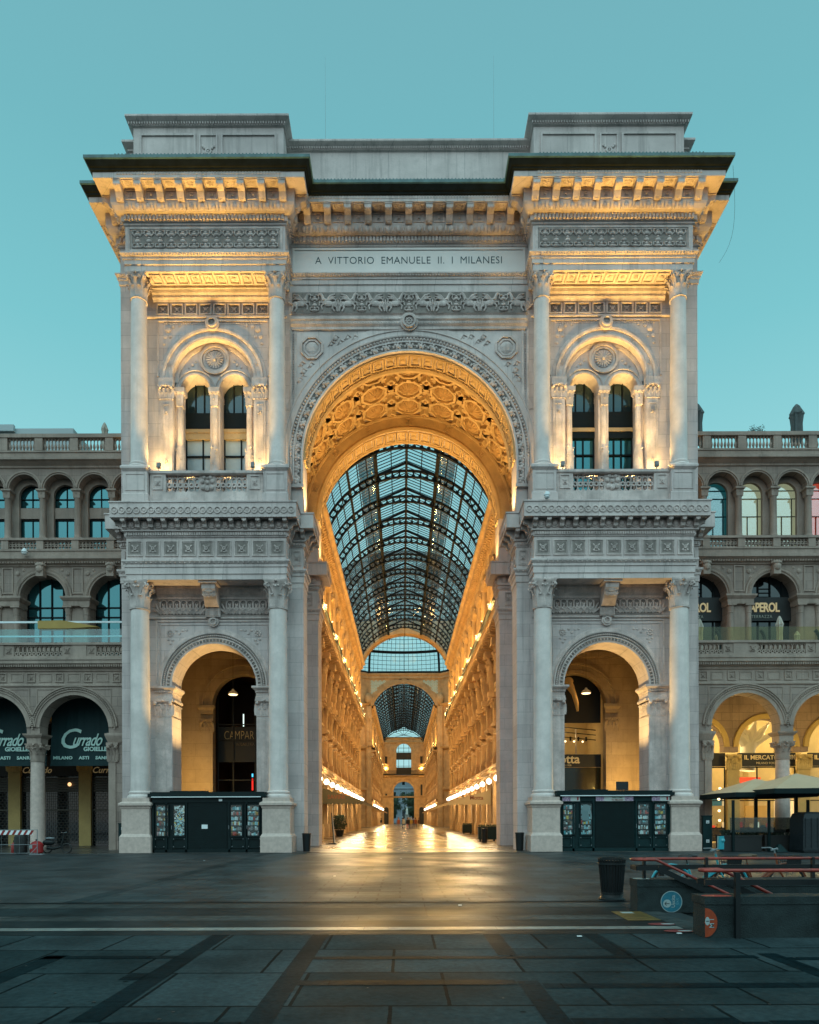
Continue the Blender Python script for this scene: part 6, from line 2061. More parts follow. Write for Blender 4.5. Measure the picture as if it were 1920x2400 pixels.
G_BASE = gmat('plaza_base_stone', (.030, .036, .036), (.026, .032, .033), .5, 1.2, .6)
BIG = 900
sheet('ground', G_BASE, [(-BIG, BIG, -BIG, HY0), (-BIG, HX0, HY0, HY1), (HX1, BIG, HY0, HY1), (-BIG, BIG, HY1, 1600)], -.012)
G_SLAB = gmat('large_granite_slabs', (.020, .035, .038), (.038, .056, .060), .6, 1.35, 1.25, .018, .35, .10, nz=14, off=.37, dirt=.35, spec=.01)
sheet('pavement', G_SLAB, [(-40, 40, CY - 12, CY + 9.30)], 0.0)
G_DARK = gmat('dark_strip_stone', (.005, .014, .017), (.007, .018, .021), .5, 1.1, .9, .008, .3, .1, nz=16, spec=.01)
strips = []
def sd(px, y): return px
for x, a, b, w_ in ((-5.85, 4.0, 7.9, .22), (-4.40, 2.5, 7.95, .24), (-2.88, 5.3, 9.3, .24), (-1.52, 1.0, 9.3, .22), (.80, 1.0, 6.6, .20), (.80, 7.85, 9.3, .22), (2.14, 7.85, 9.3, .22), (3.80, 5.5, 7.9, .22), (2.3, 2.0, 5.25, .2)):
    strips.append((x - w_ / 2, x + w_ / 2, CY + a, CY + b))
for x0, x1, d, w_ in ((-9.0, -6.0, 7.85, .16), (-4.52, -2.99, 7.80, .16), (-1.41, 3.6, 7.72, .15), (3.92, 9, 7.6, .15), (-1.41, .68, 6.55, .2), (.92, 5.2, 6.40, .18), (-2.75, -1.64, 5.22, .14), (-3.2, -2.99, 6.85, .3), (.91, 2.19, 5.28, .16), (2.42, 6.5, 5.20, .16)):
    strips.append((x0, x1, CY + d - w_ / 2, CY + d + w_ / 2))
sheet('pavement', G_DARK, strips, .004)
G_B1 = gmat('dark_band_stone', (.020, .030, .032), (.014, .022, .024), .48, 2.6, 3.0, .008, .3, .1, nz=5, dirt=.4, spec=.03)
G_B2 = gmat('grey_band_stone', (.048, .058, .058), (.058, .066, .064), .48, 2.2, 3.0, .008, .3, .1, nz=6, spec=.03)
G_W = gmat('pale_stripe_stone', (.23, .24, .22), (.19, .21, .20), .42, 1.9, 3.0, .006, .2, .08, nz=8, dirt=.4)
HXs = HX0 - .02
def band(d0, d1): 
    r = [(-40, HXs - .35, CY + d0, CY + d1)]
    r.append((11.5, 40, CY + d0, CY + d1))
    return r
sheet('pavement', G_B1, [(-40, 40, CY + 9.32, CY + 9.34)] + band(9.34, 9.66) + band(9.95, 10.62) + band(11.18, 12.15), 0.0)
sheet('pavement', G_B2, band(10.64, 11.16) + band(12.17, 12.75), 0.0)
sheet('pavement', G_W, band(9.68, 9.93), .003)
sheet('kerb', G_B2, [(HX0 - .36, HX0 - .02, CY + 9.34, CY + 11.6), (HX0 - .36, 12, CY + 11.62, CY + 12.75)], .002)
sheet('kerb', M['black'], [(-9.0, 12, CY + 12.77, CY + 12.87)], 0.0)  # flat black strip painted in as the kerb's shadow line
G_BR = gmat('square_setts_paving', (.050, .068, .072), (.028, .043, .047), .43, .9, .42, .022, .5, .12, nz=7, dirt=.35, spec=.05)
G_BR2 = gmat('brown_setts_paving', (.046, .054, .056), (.030, .040, .043), .55, .5, .22, .006, .45, .1, nz=5, dirt=.35, spec=.2)
sheet('pavement', G_BR, [(-6.45, 12.5, CY + 12.9, 0 - .35)], .010)
sheet('pavement', G_BR2, [(-60, -6.85, CY + 12.9, -.35), (12.5, 60, CY + 12.9, -.35)], .010)
sheet('pavement', gmat('grey_strip_stone', (.024, .036, .039), (.030, .043, .046), .5, .8, .6, .01, .3, .1, nz=8, spec=.05), [(-6.84, -6.46, CY + 12.9, -.35)], .012)
o = MB(); o.box(-60, 60, -.34, 3.6, -.01, .03); o.box(-60, -14.2, 3.6, 9.5, -.01, .035); o.box(14.2, 60, 3.6, 9.5, -.01, .035)
o.build('pavement', gmat('pavement_slabs', (.07, .068, .062), (.055, .055, .05), .32, 1.2, .8, .008, .3, .1), None, kind='structure')
G_FL = gmat('polished_mosaic_floor', (.26, .19, .12), (.15, .105, .06), .27, 2.1, 2.1, .02, .06, .07, nz=2.2, dirt=.35, off=0, spec=.15)
sheet('floor', G_FL, [(-14, 14, 3.6, 9.6), (-7.3, 7.3, 9.6, G1), (-24, 24, G1, F0), (-7.3, 7.3, F0, F1 + 2)], .034)
# small litter and chewing-gum flecks
o = MB(); rl = random.Random(11)
for x, d in ((-2.3, 18.7), (1.9, 9.0), (-8.0, 26), (3.3, 9.2), (.6, 12.3), (-.5, 27)):
    o.box(x, x + .06, CY + d, CY + d + .04, .013, .022)
for k in range(90):
    d = 5 + 22 * rl.random() ** 1.3; x = rl.uniform(-.62, .58) * d
    if x > 3.4 and 8.5 < d < 13: continue
    s_ = rl.uniform(.008, .022); zz = .013 if d > 12.9 else .0045
    n_ = 6
    o.add([(x + s_ * math.cos(PI * 2 * q / n_) * rl.uniform(.7, 1.3), CY + d + s_ * math.sin(PI * 2 * q / n_), zz + .002) for q in range(n_)], [tuple(range(n_))], 1)
o.build('litter', [M['white'], M['black']], None, kind='stuff', label='scattered paper scraps and dark gum flecks on the paving', cat='litter')
# ================================================================== kiosks
def kiosk(sx):
    cx_ = sx * 9.62
    lit = sx > 0
    G = M['green2'] if lit else M['green']
    t = empty('kiosk', (cx_, 0, .03), ('teal green newspaper kiosk with souvenir banners above its shutter, under the right arch' if lit else 'dark green newspaper kiosk with a white notice on its shutter, under the left arch'), 'kiosk', 'newspaper kiosks under the side arches')
    y0, y1 = .22, 1.35
    o = MB(); o.box(-2.62, 2.62, y0 + .1, y1, 0, 2.6)
    for x in (-2.62, -2.0, -1.06, .98, 1.80, 2.55): o.box(x, x + .09, y0 + .02, y0 + .12, 0, 2.5)
    o.box(-2.62, 2.62, y0 + .02, y0 + .12, 0, .14); o.box(-2.62, 2.62, y0 + .03, y0 + .12, 2.36, 2.62)
    for x0, x1 in ((-2.5, -2.06), (-1.66, -1.1), (.98 + .12, 1.72), (1.92, 2.5)):
        o.frame(x0 - .04, x1 + .04, .2, .68, .05, y0 + .04, y0 + .12)
    o.build('body', G, t)
    o = MB(); o.box(-2.78, 2.78, y0 - .12, y1 + .1, 2.62, 2.78); o.box(-2.7, 2.7, y0 - .05, y1, 2.78, 2.86); o.box(-1.9, -.2, .6, 1.2, 2.86, 2.93); o.build('roof', M['green'], t)
    o = MB(); o.box(-2.6, 2.55, y0 - .14, y0 - .11, 2.60, 2.64); o.build('gutter_strip', M['white'], t)
    o = MB(); n = 26
    o.box(-.92, .92, y0 + .09, y0 + .11, .12, 2.34)
    for k in range(n): o.box(-.9, .9, y0 + .065, y0 + .1, .14 + k * .085, .14 + k * .085 + .055)
    for x in (-.35, .35): o.box(x - .06, x + .06, y0 + .04, y0 + .07, .22, .25, 0)
    o.build('shutter', M['green'], t)
    o = MB()
    for x in (-2.05, -1.70, 1.0, 1.86):
        o.box(x, x + .02, y0 - .01, y0 + .02, 1.1, 1.28)
    for x in (-2.48, -2.08, -1.62, -1.12, 1.14, 1.66, 1.92, 2.44):
        for z in (.26, .62): o.box(x, x + .03, y0 + .02, y0 + .04, z, z + .04)
    o.build('handles_and_hinges', M['grey'], t)
    wins = ((-2.42, -1.88), (-1.60, -1.08), (.98 + .12, 1.62), (1.88, 2.42))
    pal = [mat('goods_' + n_, c_, .6, emit=c_, estr=.10) for n_, c_ in (('white', (.6, .7, .7)), ('pale_blue', (.25, .5, .55)), ('red', (.5, .08, .06)), ('yellow', (.6, .42, .06)), ('brown', (.2, .12, .07)), ('teal', (.03, .25, .3)), ('grey', (.2, .22, .22)), ('pink', (.5, .3, .3)), ('black', (.02, .02, .02)))] if not hasattr(kiosk, 'pal') else kiosk.pal
    kiosk.pal = pal
    rnd = random.Random(5 if lit else 9)
    for wi, (x0, x1) in enumerate(wins):
        o = MB(); o.frame(x0 - .05, x1 + .05, .72, 2.28, .05, y0 + .02, y0 + .12)
        f = o.build('display_window', M['green'], t)
        o = MB(); o.box(x0, x1, y0 + .085, y0 + .09, .77, 2.23, 8)
        if not lit and wi == 1:
            for k in range(260):
                x = rnd.uniform(x0 + .02, x1 - .07); z = rnd.uniform(.8, 2.16); s_ = rnd.uniform(.03, .07)
                o.box(x, x + s_, y0 + .05 - rnd.random() * .02, y0 + .085, z, z + s_ * 1.2, rnd.choice((0, 0, 1, 1, 0, 6, 8, 3) if z < 1.9 else (0, 0, 8)))
        else:
            rows_ = 6
            for r_ in range(rows_):
                z0_ = .80 + r_ * .24; x = x0 + .02
                fam = rnd.sample(range(8), 3)
                while x < x1 - .05:
                    w_ = rnd.uniform(.035, .11); w_ = min(w_, x1 - .01 - x)
                    for q in range(rnd.choice((1, 2))):
                        hz = rnd.uniform(.07, .19)
                        o.box(x, x + w_ * .88, y0 + .05, y0 + .085, z0_, z0_ + hz, rnd.choice(fam + [0, 1]))
                    x += w_
        o.build('goods', pal, f)
        if lit and wi == 1:
            o = MB(); o.add([(x0 + .06, y0 + .03, 1.45), (x0 + .40, y0 + .03, 1.43), (x0 + .36, y0 + .03, 1.9), (x0 + .50, y0 + .03, 1.5), (x0 + .54, y0 + .03, 1.55), (x0 + .42, y0 + .03, 2.16), (x0 + .28, y0 + .02, 2.2), (x0 + .12, y0 + .02, 2.2), (x0 + .02, y0 + .03, 2.0)], [tuple(range(9))])
            o.build('hanging_sweater', mat('grey_knit', (.16, .24, .25), .9, bump=.4, bscale=60), f)
        o = MB(); o.box(x0, x1, y0 + .03, y0 + .035, .77, 2.23); o.build('pane', glass('kiosk_glass', (.9, .95, .95), .93), f)
    if lit:
        for (x0, x1, two) in ((-2.48, -1.66, 0), (-.9, .86, 1), (1.74, 2.56, 0)):
            o = MB(); o.box(x0, x1, y0 - .03, y0 + .01, 2.36, 2.60)
            b = o.build('banner', mat('banner_white', (.45, .48, .46), .6), t)
            o = MB()
            if two: o.box(x0, x0 + .38, y0 - .035, y0 - .03, 2.37, 2.59); o.box(x1 - .4, x1, y0 - .035, y0 - .03, 2.37, 2.59)
            else: o.box(x0, x0 + .38, y0 - .035, y0 - .03, 2.37, 2.59)
            o.build('banner_picture', mat('violet_print', (.14, .07, .17), .6, var=.9, vscale=14, col2=(.6, .45, .55)), b)
            if two:
                text('lettering', 'WELCOME', .10, mat('green_print', (.06, .16, .10), .6), (.10, y0 - .04, 2.49), b, .002, offset=.002)
                text('lettering', 'TO MILANO', .10, mat('red_print', (.25, .07, .05), .6), (.10, y0 - .04, 2.385), b, .002, offset=.002)
            else:
                o = MB(); o.box(x1 - .14, x1 - .06, y0 - .036, y0 - .03, 2.4, 2.56); o.build('banner_mark', mat('maroon_print', (.25, .02, .03), .6), b)
        o = MB(); o.box(.30, .88, 0.95, 1.0, 2.9, 3.32); o.build('roof_box', M['black'], t)
    else:
        o = MB(); o.box(-.28, .0, y0 + .03, y0 + .06, 1.12, 1.32); o.build('notice', M['white'], t)
        o = MB(); o.box(.54, .7, y0 - .0, y0 + .03, 2.42, 2.52); o.build('label_plate', M['white'], t)
for sx in (-1, 1): kiosk(sx)

# ================================================================== bins, totems, planters
def litter_bin(x, y, lab):
    t = empty('litter_bin', (x, y, .01), lab, 'litter bin')
    o = MB(); n = 26
    o.lathe(0, 0, [(.17, .10), (.19, .5), (.225, .76)], 20)
    o.build('liner', M['black'], t)
    o = MB()
    for k in range(n):
        a = 2 * PI * k / n
        o.bar((.185 * math.cos(a), .185 * math.sin(a), .12), (.245 * math.cos(a), .245 * math.sin(a), .79), .026, .016)
    o.arcs(0, 0, [(0, 0)] * 2, n=1) if False else None
    for z, r in ((.79, .245), (.70, .24), (.14, .195)):
        o.lathe(0, 0, [(r - .005, z - .02), (r + .014, z - .02), (r + .014, z + .015), (r - .005, z + .015), (r - .005, z - .02)], 26, 0, False)
    o.build('basket', M['iron'], t)
    o = MB(); o.lathe(0, 0, [(.25, 0), (.25, .03), (.21, .06), (.19, .13)], 24); o.build('base', M['iron'], t)
    return t
litter_bin(3.63 - .02, CY + 13.1, 'black slatted litter bin standing alone left of the metro railing')
def plain_bin(x, y, h, lab, w_=.21):
    t = empty('litter_bin', (x, y, .035), lab, 'litter bin')
    o = MB(); o.lathe(0, 0, [(w_ * .8, 0), (w_ * .82, h * .1), (w_, h)], 16); o.build('bucket', M['iron'], t, smooth=True)
    o = MB(); o.lathe(0, 0, [(w_ + .02, h), (w_ + .02, h + .05), (w_ - .03, h + .06)], 16, 0, False); o.build('rim', M['black'], t)
plain_bin(-5.05, 1.0, .82, 'dark round bin at the foot of the left inner pier')
plain_bin(5.25, 1.0, .82, 'dark round bin at the foot of the right inner pier')
plain_bin(4.85, 11.8, .9, 'dark round bin in front of the nearest planter in the arcade')
def totem(x, y, lab, h, w_):
    t = empty('bike_locker', (x, y, .03), lab, 'totem')
    o = MB(); o.box(-w_ / 2, w_ / 2, -.1, .1, 0, h); o.box(-w_ / 2 - .02, w_ / 2 + .02, -.12, .12, h, h + .05); o.build('cabinet', M['green2'], t)
    o = MB()
    for z in (h * .28, h * .84): o.frame(-.07, .07, z - .07, z + .07, .025, -.115, -.1); o.box(-.03, .03, -.115, -.1, z - .02, z + .03)
    o.build('stickers', M['white'], t)
totem(14.05, .45, 'narrow teal cabinet with white stickers beside the rightmost pedestal', 1.62, .42)
totem(-13.85, .9, 'narrow teal cabinet peeking out left of the leftmost pedestal', 1.35, .42)
def planter(x, y, w_, h, lab, feet=True):
    t = empty('planter', (x, y, .035), lab, 'planter', 'dark planters in the arcade')
    o = MB(); o.box(-w_ / 2, w_ / 2, -.25, .25, .12, h); o.box(-w_ / 2 - .02, w_ / 2 + .02, -.27, .27, h - .08, h)
    for k in range(8): o.box(-w_ / 2 + w_ * k / 8, -w_ / 2 + w_ * k / 8 + .02, -.26, -.25, .14, h - .08)
    o.build('box', M['green'], t)
    o = MB()
    for xx in (-w_ / 2 + .08, w_ / 2 - .2): o.box(xx, xx + .12, -.2, .2, 0, .12)
    o.build('feet', M['iron'], t)
    o = MB(); rnd = random.Random(int(x * 10))
    for k in range(260):
        xx = rnd.uniform(-w_ / 2, w_ / 2); yy = rnd.uniform(-.22, .22); z = h + rnd.uniform(-.02, .10); a = rnd.random() * 6.28
        o.add([(xx, yy, z), (xx + .05 * math.cos(a), yy + .05 * math.sin(a), z + .03), (xx + .02, yy, z + .07)], [(0, 1, 2)])
    o.build('hedge', mat('planter_leaves', (.02, .05, .02), .7), t)
planter(5.45, 15.4, 1.25, 1.0, 'wide dark planter box in the arcade, nearest on the right')
planter(6.2, 38, .95, .95, 'second dark planter box farther along the right side of the arcade')
o = MB(); o.box(-.38, .38, -.25, .25, 0, .06); o.box(-.2, .2, -.15, .15, .06, .1); o.build('sign_foot', M['iron'], None)
bpy.data.objects.remove(bpy.data.objects['sign_foot'])
t = empty('leaning_banner', (-4.75, 9.9, .04), 'slim pale roll-up banner leaning on a dark foot by the left arcade wall', 'banner')
o = MB(); o.box(-.36, .3, -.2, .2, 0, .05); o.box(-.2, .22, -.12, .12, .05, .09); o.build('foot', M['black'], t)
o = MB(); o.bar((.12, 0, .08), (-.02, 0, 1.95), .05, .05); o.build('pole', M['iron'], t)
o = MB(); o.bar((.17, .02, .1), (.03, .02, 1.7), .07, .03); o.build('rolled_cloth', GP, t)
t = empty('potted_plant', (-6.0, 28.5, .035), 'dark leafy potted plant standing at the left arcade wall beyond the awning', 'potted plant')
o = MB(); o.lathe(0, 0, [(.28, 0), (.4, .55), (.42, .6)], 14); o.build('pot', M['iron'], t)
o = MB(); rnd = random.Random(3)
for k in range(700):
    a = rnd.random() * 6.28; r = rnd.random() ** .5 * .62; z = .6 + rnd.random() * 1.25; r *= 1.1 - abs(z - 1.1) * .55
    x, y = r * math.cos(a), r * math.sin(a); q = rnd.random() * 6.28
    o.add([(x, y, z), (x + .13 * math.cos(q), y + .13 * math.sin(q), z + .05), (x + .03, y, z + .14)], [(0, 1, 2)])
o.build('foliage', mat('dark_foliage', (.015, .03, .015), .7), t)

# ================================================================== awnings in the arcade
def awning(sx, y0, y1, xe, ze, zw, m_, lab, word=None, gc=None):
    t = empty('canvas_awning', (sx * GX, y0, 0), lab, 'awning', 'canvas awnings in the arcade')
    xi = -sx * (GX - xe); L = y1 - y0; wl = -sx * .12
    th = .04
    o = MB()
    o.add([(wl, 0, zw), (wl, L, zw), (xi, L, ze), (xi, 0, ze), (wl, 0, zw - th), (wl, L, zw - th), (xi, L, ze - th), (xi, 0, ze - th)],
          [(0, 1, 2, 3), (7, 6, 5, 4), (0, 3, 7, 4), (1, 5, 6, 2), (3, 2, 6, 7)])
    o.add([(wl, 0.02, zw - th), (xi, 0.02, ze - th), (wl, 0.02, ze - th), (wl, .05, zw - th), (xi, .05, ze - th), (wl, .05, ze - th)], [(0, 1, 2), (5, 4, 3)])
    o.build('canopy', m_, t)
    o = MB()
    def vb(a, b):
        d = Vector(b) - Vector(a); n = max(4, round(d.length / .32))
        for k in range(n):
            p = Vector(a) + d * (k / n); q = Vector(a) + d * ((k + 1) / n)
            top = (tuple(p), tuple(q)); zb = ze - .30
            pts = [top[0], top[1], (q.x, q.y, zb + .08)]
            for j in (3, 2, 1):
                tt = j / 4; r = p + (q - p) * tt
                pts.append((r.x, r.y, zb + .08 - .10 * math.sin(PI * tt)))
            pts.append((p.x, p.y, zb + .08))
            o.add(pts, [tuple(range(len(pts)))])
    vb((wl, 0, ze), (xi, 0, ze)); vb((xi, 0, ze), (xi, L, ze))
    o.build('valance', m_, t)
    if word:
        text('lettering', word, .48, mat('faded_red_letters', (.22, .06, .02), .7), (-sx * 1.35, -.0, ze + .16), t, .004, offset=.008)
TAN = mat('tan_awning_canvas', (.55, .42, .22), .85, var=.12, bump=.1); UNLIT = mat('unlit_awning_canvas', (.10, .085, .045), .85, var=.2, bump=.1); ORN = mat('orange_awning_canvas', (.52, .30, .12), .85, var=.12)  # left awning's lack of light is put into its dark canvas colour
awning(1, 26.2, 64, 3.45, 3.06, 4.05, TAN, 'tan canvas awning with scalloped edge and red word on the right arcade wall', 'Motta')
awning(-1, 24.5, 64, 3.70, 3.12, 4.2, UNLIT, 'dark canvas awning, unlit tone in its colour, with scalloped edge on the left arcade wall', 'SAVINI')
awning(1, F0 + 1.5, F0 + 40, 4.7, 3.35, 4.1, ORN, 'orange canvas awning in the far arm, right side')
awning(-1, F0 + 1.5, F0 + 40, 4.4, 3.35, 4.1, ORN, 'orange canvas awning in the far arm, left side')

# ================================================================== metro entrance
MT = empty('metro_entrance', (0, 0, 0), 'granite-walled metro stairway with red handrails at the lower right', 'metro entrance')
nD, fD = CY + 8.94, CY + 11.50
o = MB()
o.box(3.56, 12, nD, nD + .38, -.02, .44)
o.box(3.545, 12, nD - .012, nD + .392, .44, .54)
for x in (5.9, 8.3): o.box(x, x + .006, nD - .014, nD, 0, .54)
o.build('near_wall', M['concrete'], MT)
o = MB()
o.box(3.55, 12, fD, fD + .36, -3.5, .42); o.box(3.54, 12, fD - .012, fD + .372, .42, .54)
o.build('far_wall', M['concrete'], MT)
o = MB()
o.box(3.93, 3.95, HY0, HY1 + .05, -.3, -.015); o.box(HX1, HX1 + .2, HY0, HY1, -3.5, -.02); o.box(3.9, HX1, HY0 - .1, HY0, -3.5, -.02)
for k in range(22):
    o.box(3.95 + k * .31, 3.95 + (k + 1) * .31, HY0, HY1 + .04, -.165 * (k + 1) - .3, -.165 * (k + 1) + .15)
o.build('stairs', mat('metro_step_stone', (.022, .028, .028), .6, var=.3, vscale=3), MT)
def rail(yh, x0, xd0, lab, zt=.88, slope=-.476, x1=12.0, dy=.28):
    o = MB()
    # hairpin: top tube, rounded end, returning tube that dives down the stairs
    pts = [(x1, yh, zt), (x0 + .12, yh, zt)]
    for k in range(7):
        a = -PI / 2 * 0 + PI * k / 6
        pts.append((x0 + .12 - .12 * math.sin(a), yh - dy / 2 + dy / 2 * math.cos(a), zt))
    pts += [(xd0, yh - dy, zt), (xd0 + .05, yh - dy, zt - .012), (xd0 + 3.6, yh - dy, zt + slope * 3.6)]
    o.tube(pts, .024, 10)
    return o.build('handrail', M['red'], MT, smooth=True)
rail(CY + 11.68, 3.47, 3.80, '')
rail(CY + 9.14, 3.60, 3.95, '', .87, -.40, dy=.05) if False else None
o = MB()
o.tube([(12, CY + 9.10, .87), (3.72, CY + 9.10, .87), (3.63, CY + 9.12, .87), (3.60, CY + 9.2, .87), (3.64, CY + 9.30, .87), (3.9, CY + 9.34, .87), (3.98, CY + 9.34, .855), (7.4, CY + 9.34, -.85)], .024, 10)
o.build('handrail', M['red'], MT, smooth=True)
o = MB()
o.box(3.50, 12, CY + 11.66, CY + 11.70, .70, .775); o.box(3.50, 3.54, CY + 11.40, CY + 11.70, .70, .775); 
o.bar((3.5, CY + 11.41, .737), (3.86, CY + 11.41, .737), .03, .075); o.bar((3.86, CY + 11.41, .737), (7.4, CY + 11.41, -.95), .03, .085)
o.box(3.62, 12, CY + 9.08, CY + 9.12, .675, .75); o.bar((3.62, CY + 9.33, .712), (3.98, CY + 9.33, .712), .03, .075); o.bar((3.98, CY + 9.33, .712), (7.4, CY + 9.33, -1.0), .03, .085)
o.build('knee_rail', M['iron'], MT)
pb = MB(); pb.box(-.022, .022, -.03, .03, 0, .40)
f0 = None
for x in (3.72, 4.78, 6.6, 8.4):
    q = pb.build('rail_post', M['iron'], MT, (x, CY + 11.66, .5))
pb = MB(); pb.box(-.03, .03, -.035, .03, 0, .86)
for x in (3.96, 5.12, 6.9):
    pb.build('rail_post', M['iron'], MT, (x, nD - .03, 0.0))
# round signs
def fdisc(name, x, z, r, y, mat_, parent, hx=1.0, a0=0, a1=2 * PI):
    o = MB(); n = 40; vs = [(x, y, z)] + [(x + r * hx * math.cos(a0 + (a1 - a0) * k / n), y, z + r * math.sin(a0 + (a1 - a0) * k / n)) for k in range(n + 1)]
    o.add(vs, [(0, k, k + 1) for k in range(1, n + 1)]); return o.build(name, mat_, parent)
BLU = mat('blue_sticker', (.012, .14, .20), .5, var=.3, vscale=20); WHS = mat('white_sticker', (.26, .33, .33), .5); ORS = mat('orange_sticker', (.28, .038, .006), .5, var=.3, vscale=20)
y = fD - .006
s1 = empty('exit_sign', (4.12, y, .165), 'round blue exit sticker on the metro parapet', 'sign')
fdisc('rim', 0, 0, .182, -.002, WHS, s1); fdisc('disc', 0, 0, .170, -.004, BLU, s1); fdisc('arrow_disc', -.075, -.03, .068, -.006, WHS, s1)
o = MB(); o.box(-.115, -.035, -.009, -.008, -.036, -.026); o.bar((-.115, -.0085, -.031), (-.085, -.0085, -.062), .002, .01); o.bar((-.115, -.0085, -.031), (-.085, -.0085, 0), .002, .01); o.build('arrow', M['iron'], s1)
text('lettering', 'Uscita', .085, WHS, (.055, -.008, -.10), s1, .001, rot=(PI / 2, -PI / 2, 0), align='LEFT', offset=.001)
text('lettering', 'Exit', .07, mat('dim_sticker_print', (.10, .28, .34), .5), (.115, -.008, -.05), s1, .001, rot=(PI / 2, -PI / 2, 0), align='LEFT')
y = nD - .02
s2 = empty('metro_sign', (3.545, y, .205), 'orange half-round metro line sticker wrapped on the corner of the near parapet', 'sign')
fdisc('disc', 0, 0, .19, -.003, ORS, s2, .85, -PI / 2, PI / 2)
fdisc('arrow_disc', .03, .02, .055, -.005, WHS, s2, .55)
o = MB(); o.box(.01, .052, -.008, -.007, .016, .024); o.build('arrow', M['iron'], s2)
text('lettering', 'M 1', .085, WHS, (.115, -.007, -.07), s2, .001, rot=(PI / 2, -PI / 2, 0), align='LEFT', offset=.001)
fdisc('side_disc', 0, 0, .01, -.001, ORS, s2)
# floor stickers
o = MB(); o.add([(3.10, CY + 11.5, .006), (3.60, CY + 11.5, .006), (3.57, CY + 10.47, .006), (3.05, CY + 10.47, .006)], [(3, 2, 1, 0)])
o.add([(3.22, CY + 11.42, .0075), (3.42, CY + 11.42, .0075), (3.42, CY + 11.25, .0075), (3.22, CY + 11.25, .0075)], [(3, 2, 1, 0)], 1)
for k in range(3): o.box(3.12, 3.5, CY + 10.7 + k * .16, CY + 10.72 + k * .16, .006, .0072, 2)
o.build('floor_sticker', [mat('worn_ochre_sticker', (.12, .075, .01), .6, var=.5, vscale=6), WHS, M['iron']], None, label='worn ochre sticker on the paving by the metro entrance', cat='floor sticker')
for i, (x, d) in enumerate(((3.42, 10.09), (3.42, 9.47))):
    o = MB(); vs = [(x + .20 * math.cos(2 * PI * k / 28), CY + d + .11 * math.sin(2 * PI * k / 28), .0085) for k in range(28)]
    o.add(vs, [tuple(range(28))]); vs = [(x + .09 + .10 * math.cos(2 * PI * k / 24), CY + d + .05 * math.sin(2 * PI * k / 24), .0098) for k in range(24)]; o.add(vs, [tuple(range(24))], 1)
    o.build('floor_sticker', [mat('dark_red_sticker', (.16, .012, .015), .6), WHS], None, label='dark red oval floor sticker, the %s of two by the metro corner' % ('farther' if i == 0 else 'nearer'), cat='floor sticker', group='red oval floor stickers')
s0 = MB(); vs = [(3.68 + .14 * math.cos(2 * PI * k / 24), CY + 11.69 + .14 * math.sin(2 * PI * k / 24), .5415) for k in range(24)]; s0.add(vs, [tuple(range(24))]); s0.build('top_sticker', WHS, MT)
s0 = MB(); vs = [(3.76 + .2 * math.cos(2 * PI * k / 24), nD + .12 + .11 * math.sin(2 * PI * k / 24), .5415) for k in range(24)]; s0.add(vs, [tuple(range(24))]); s0.build('top_sticker', mat('red_sticker', (.35, .03, .02), .5), MT)

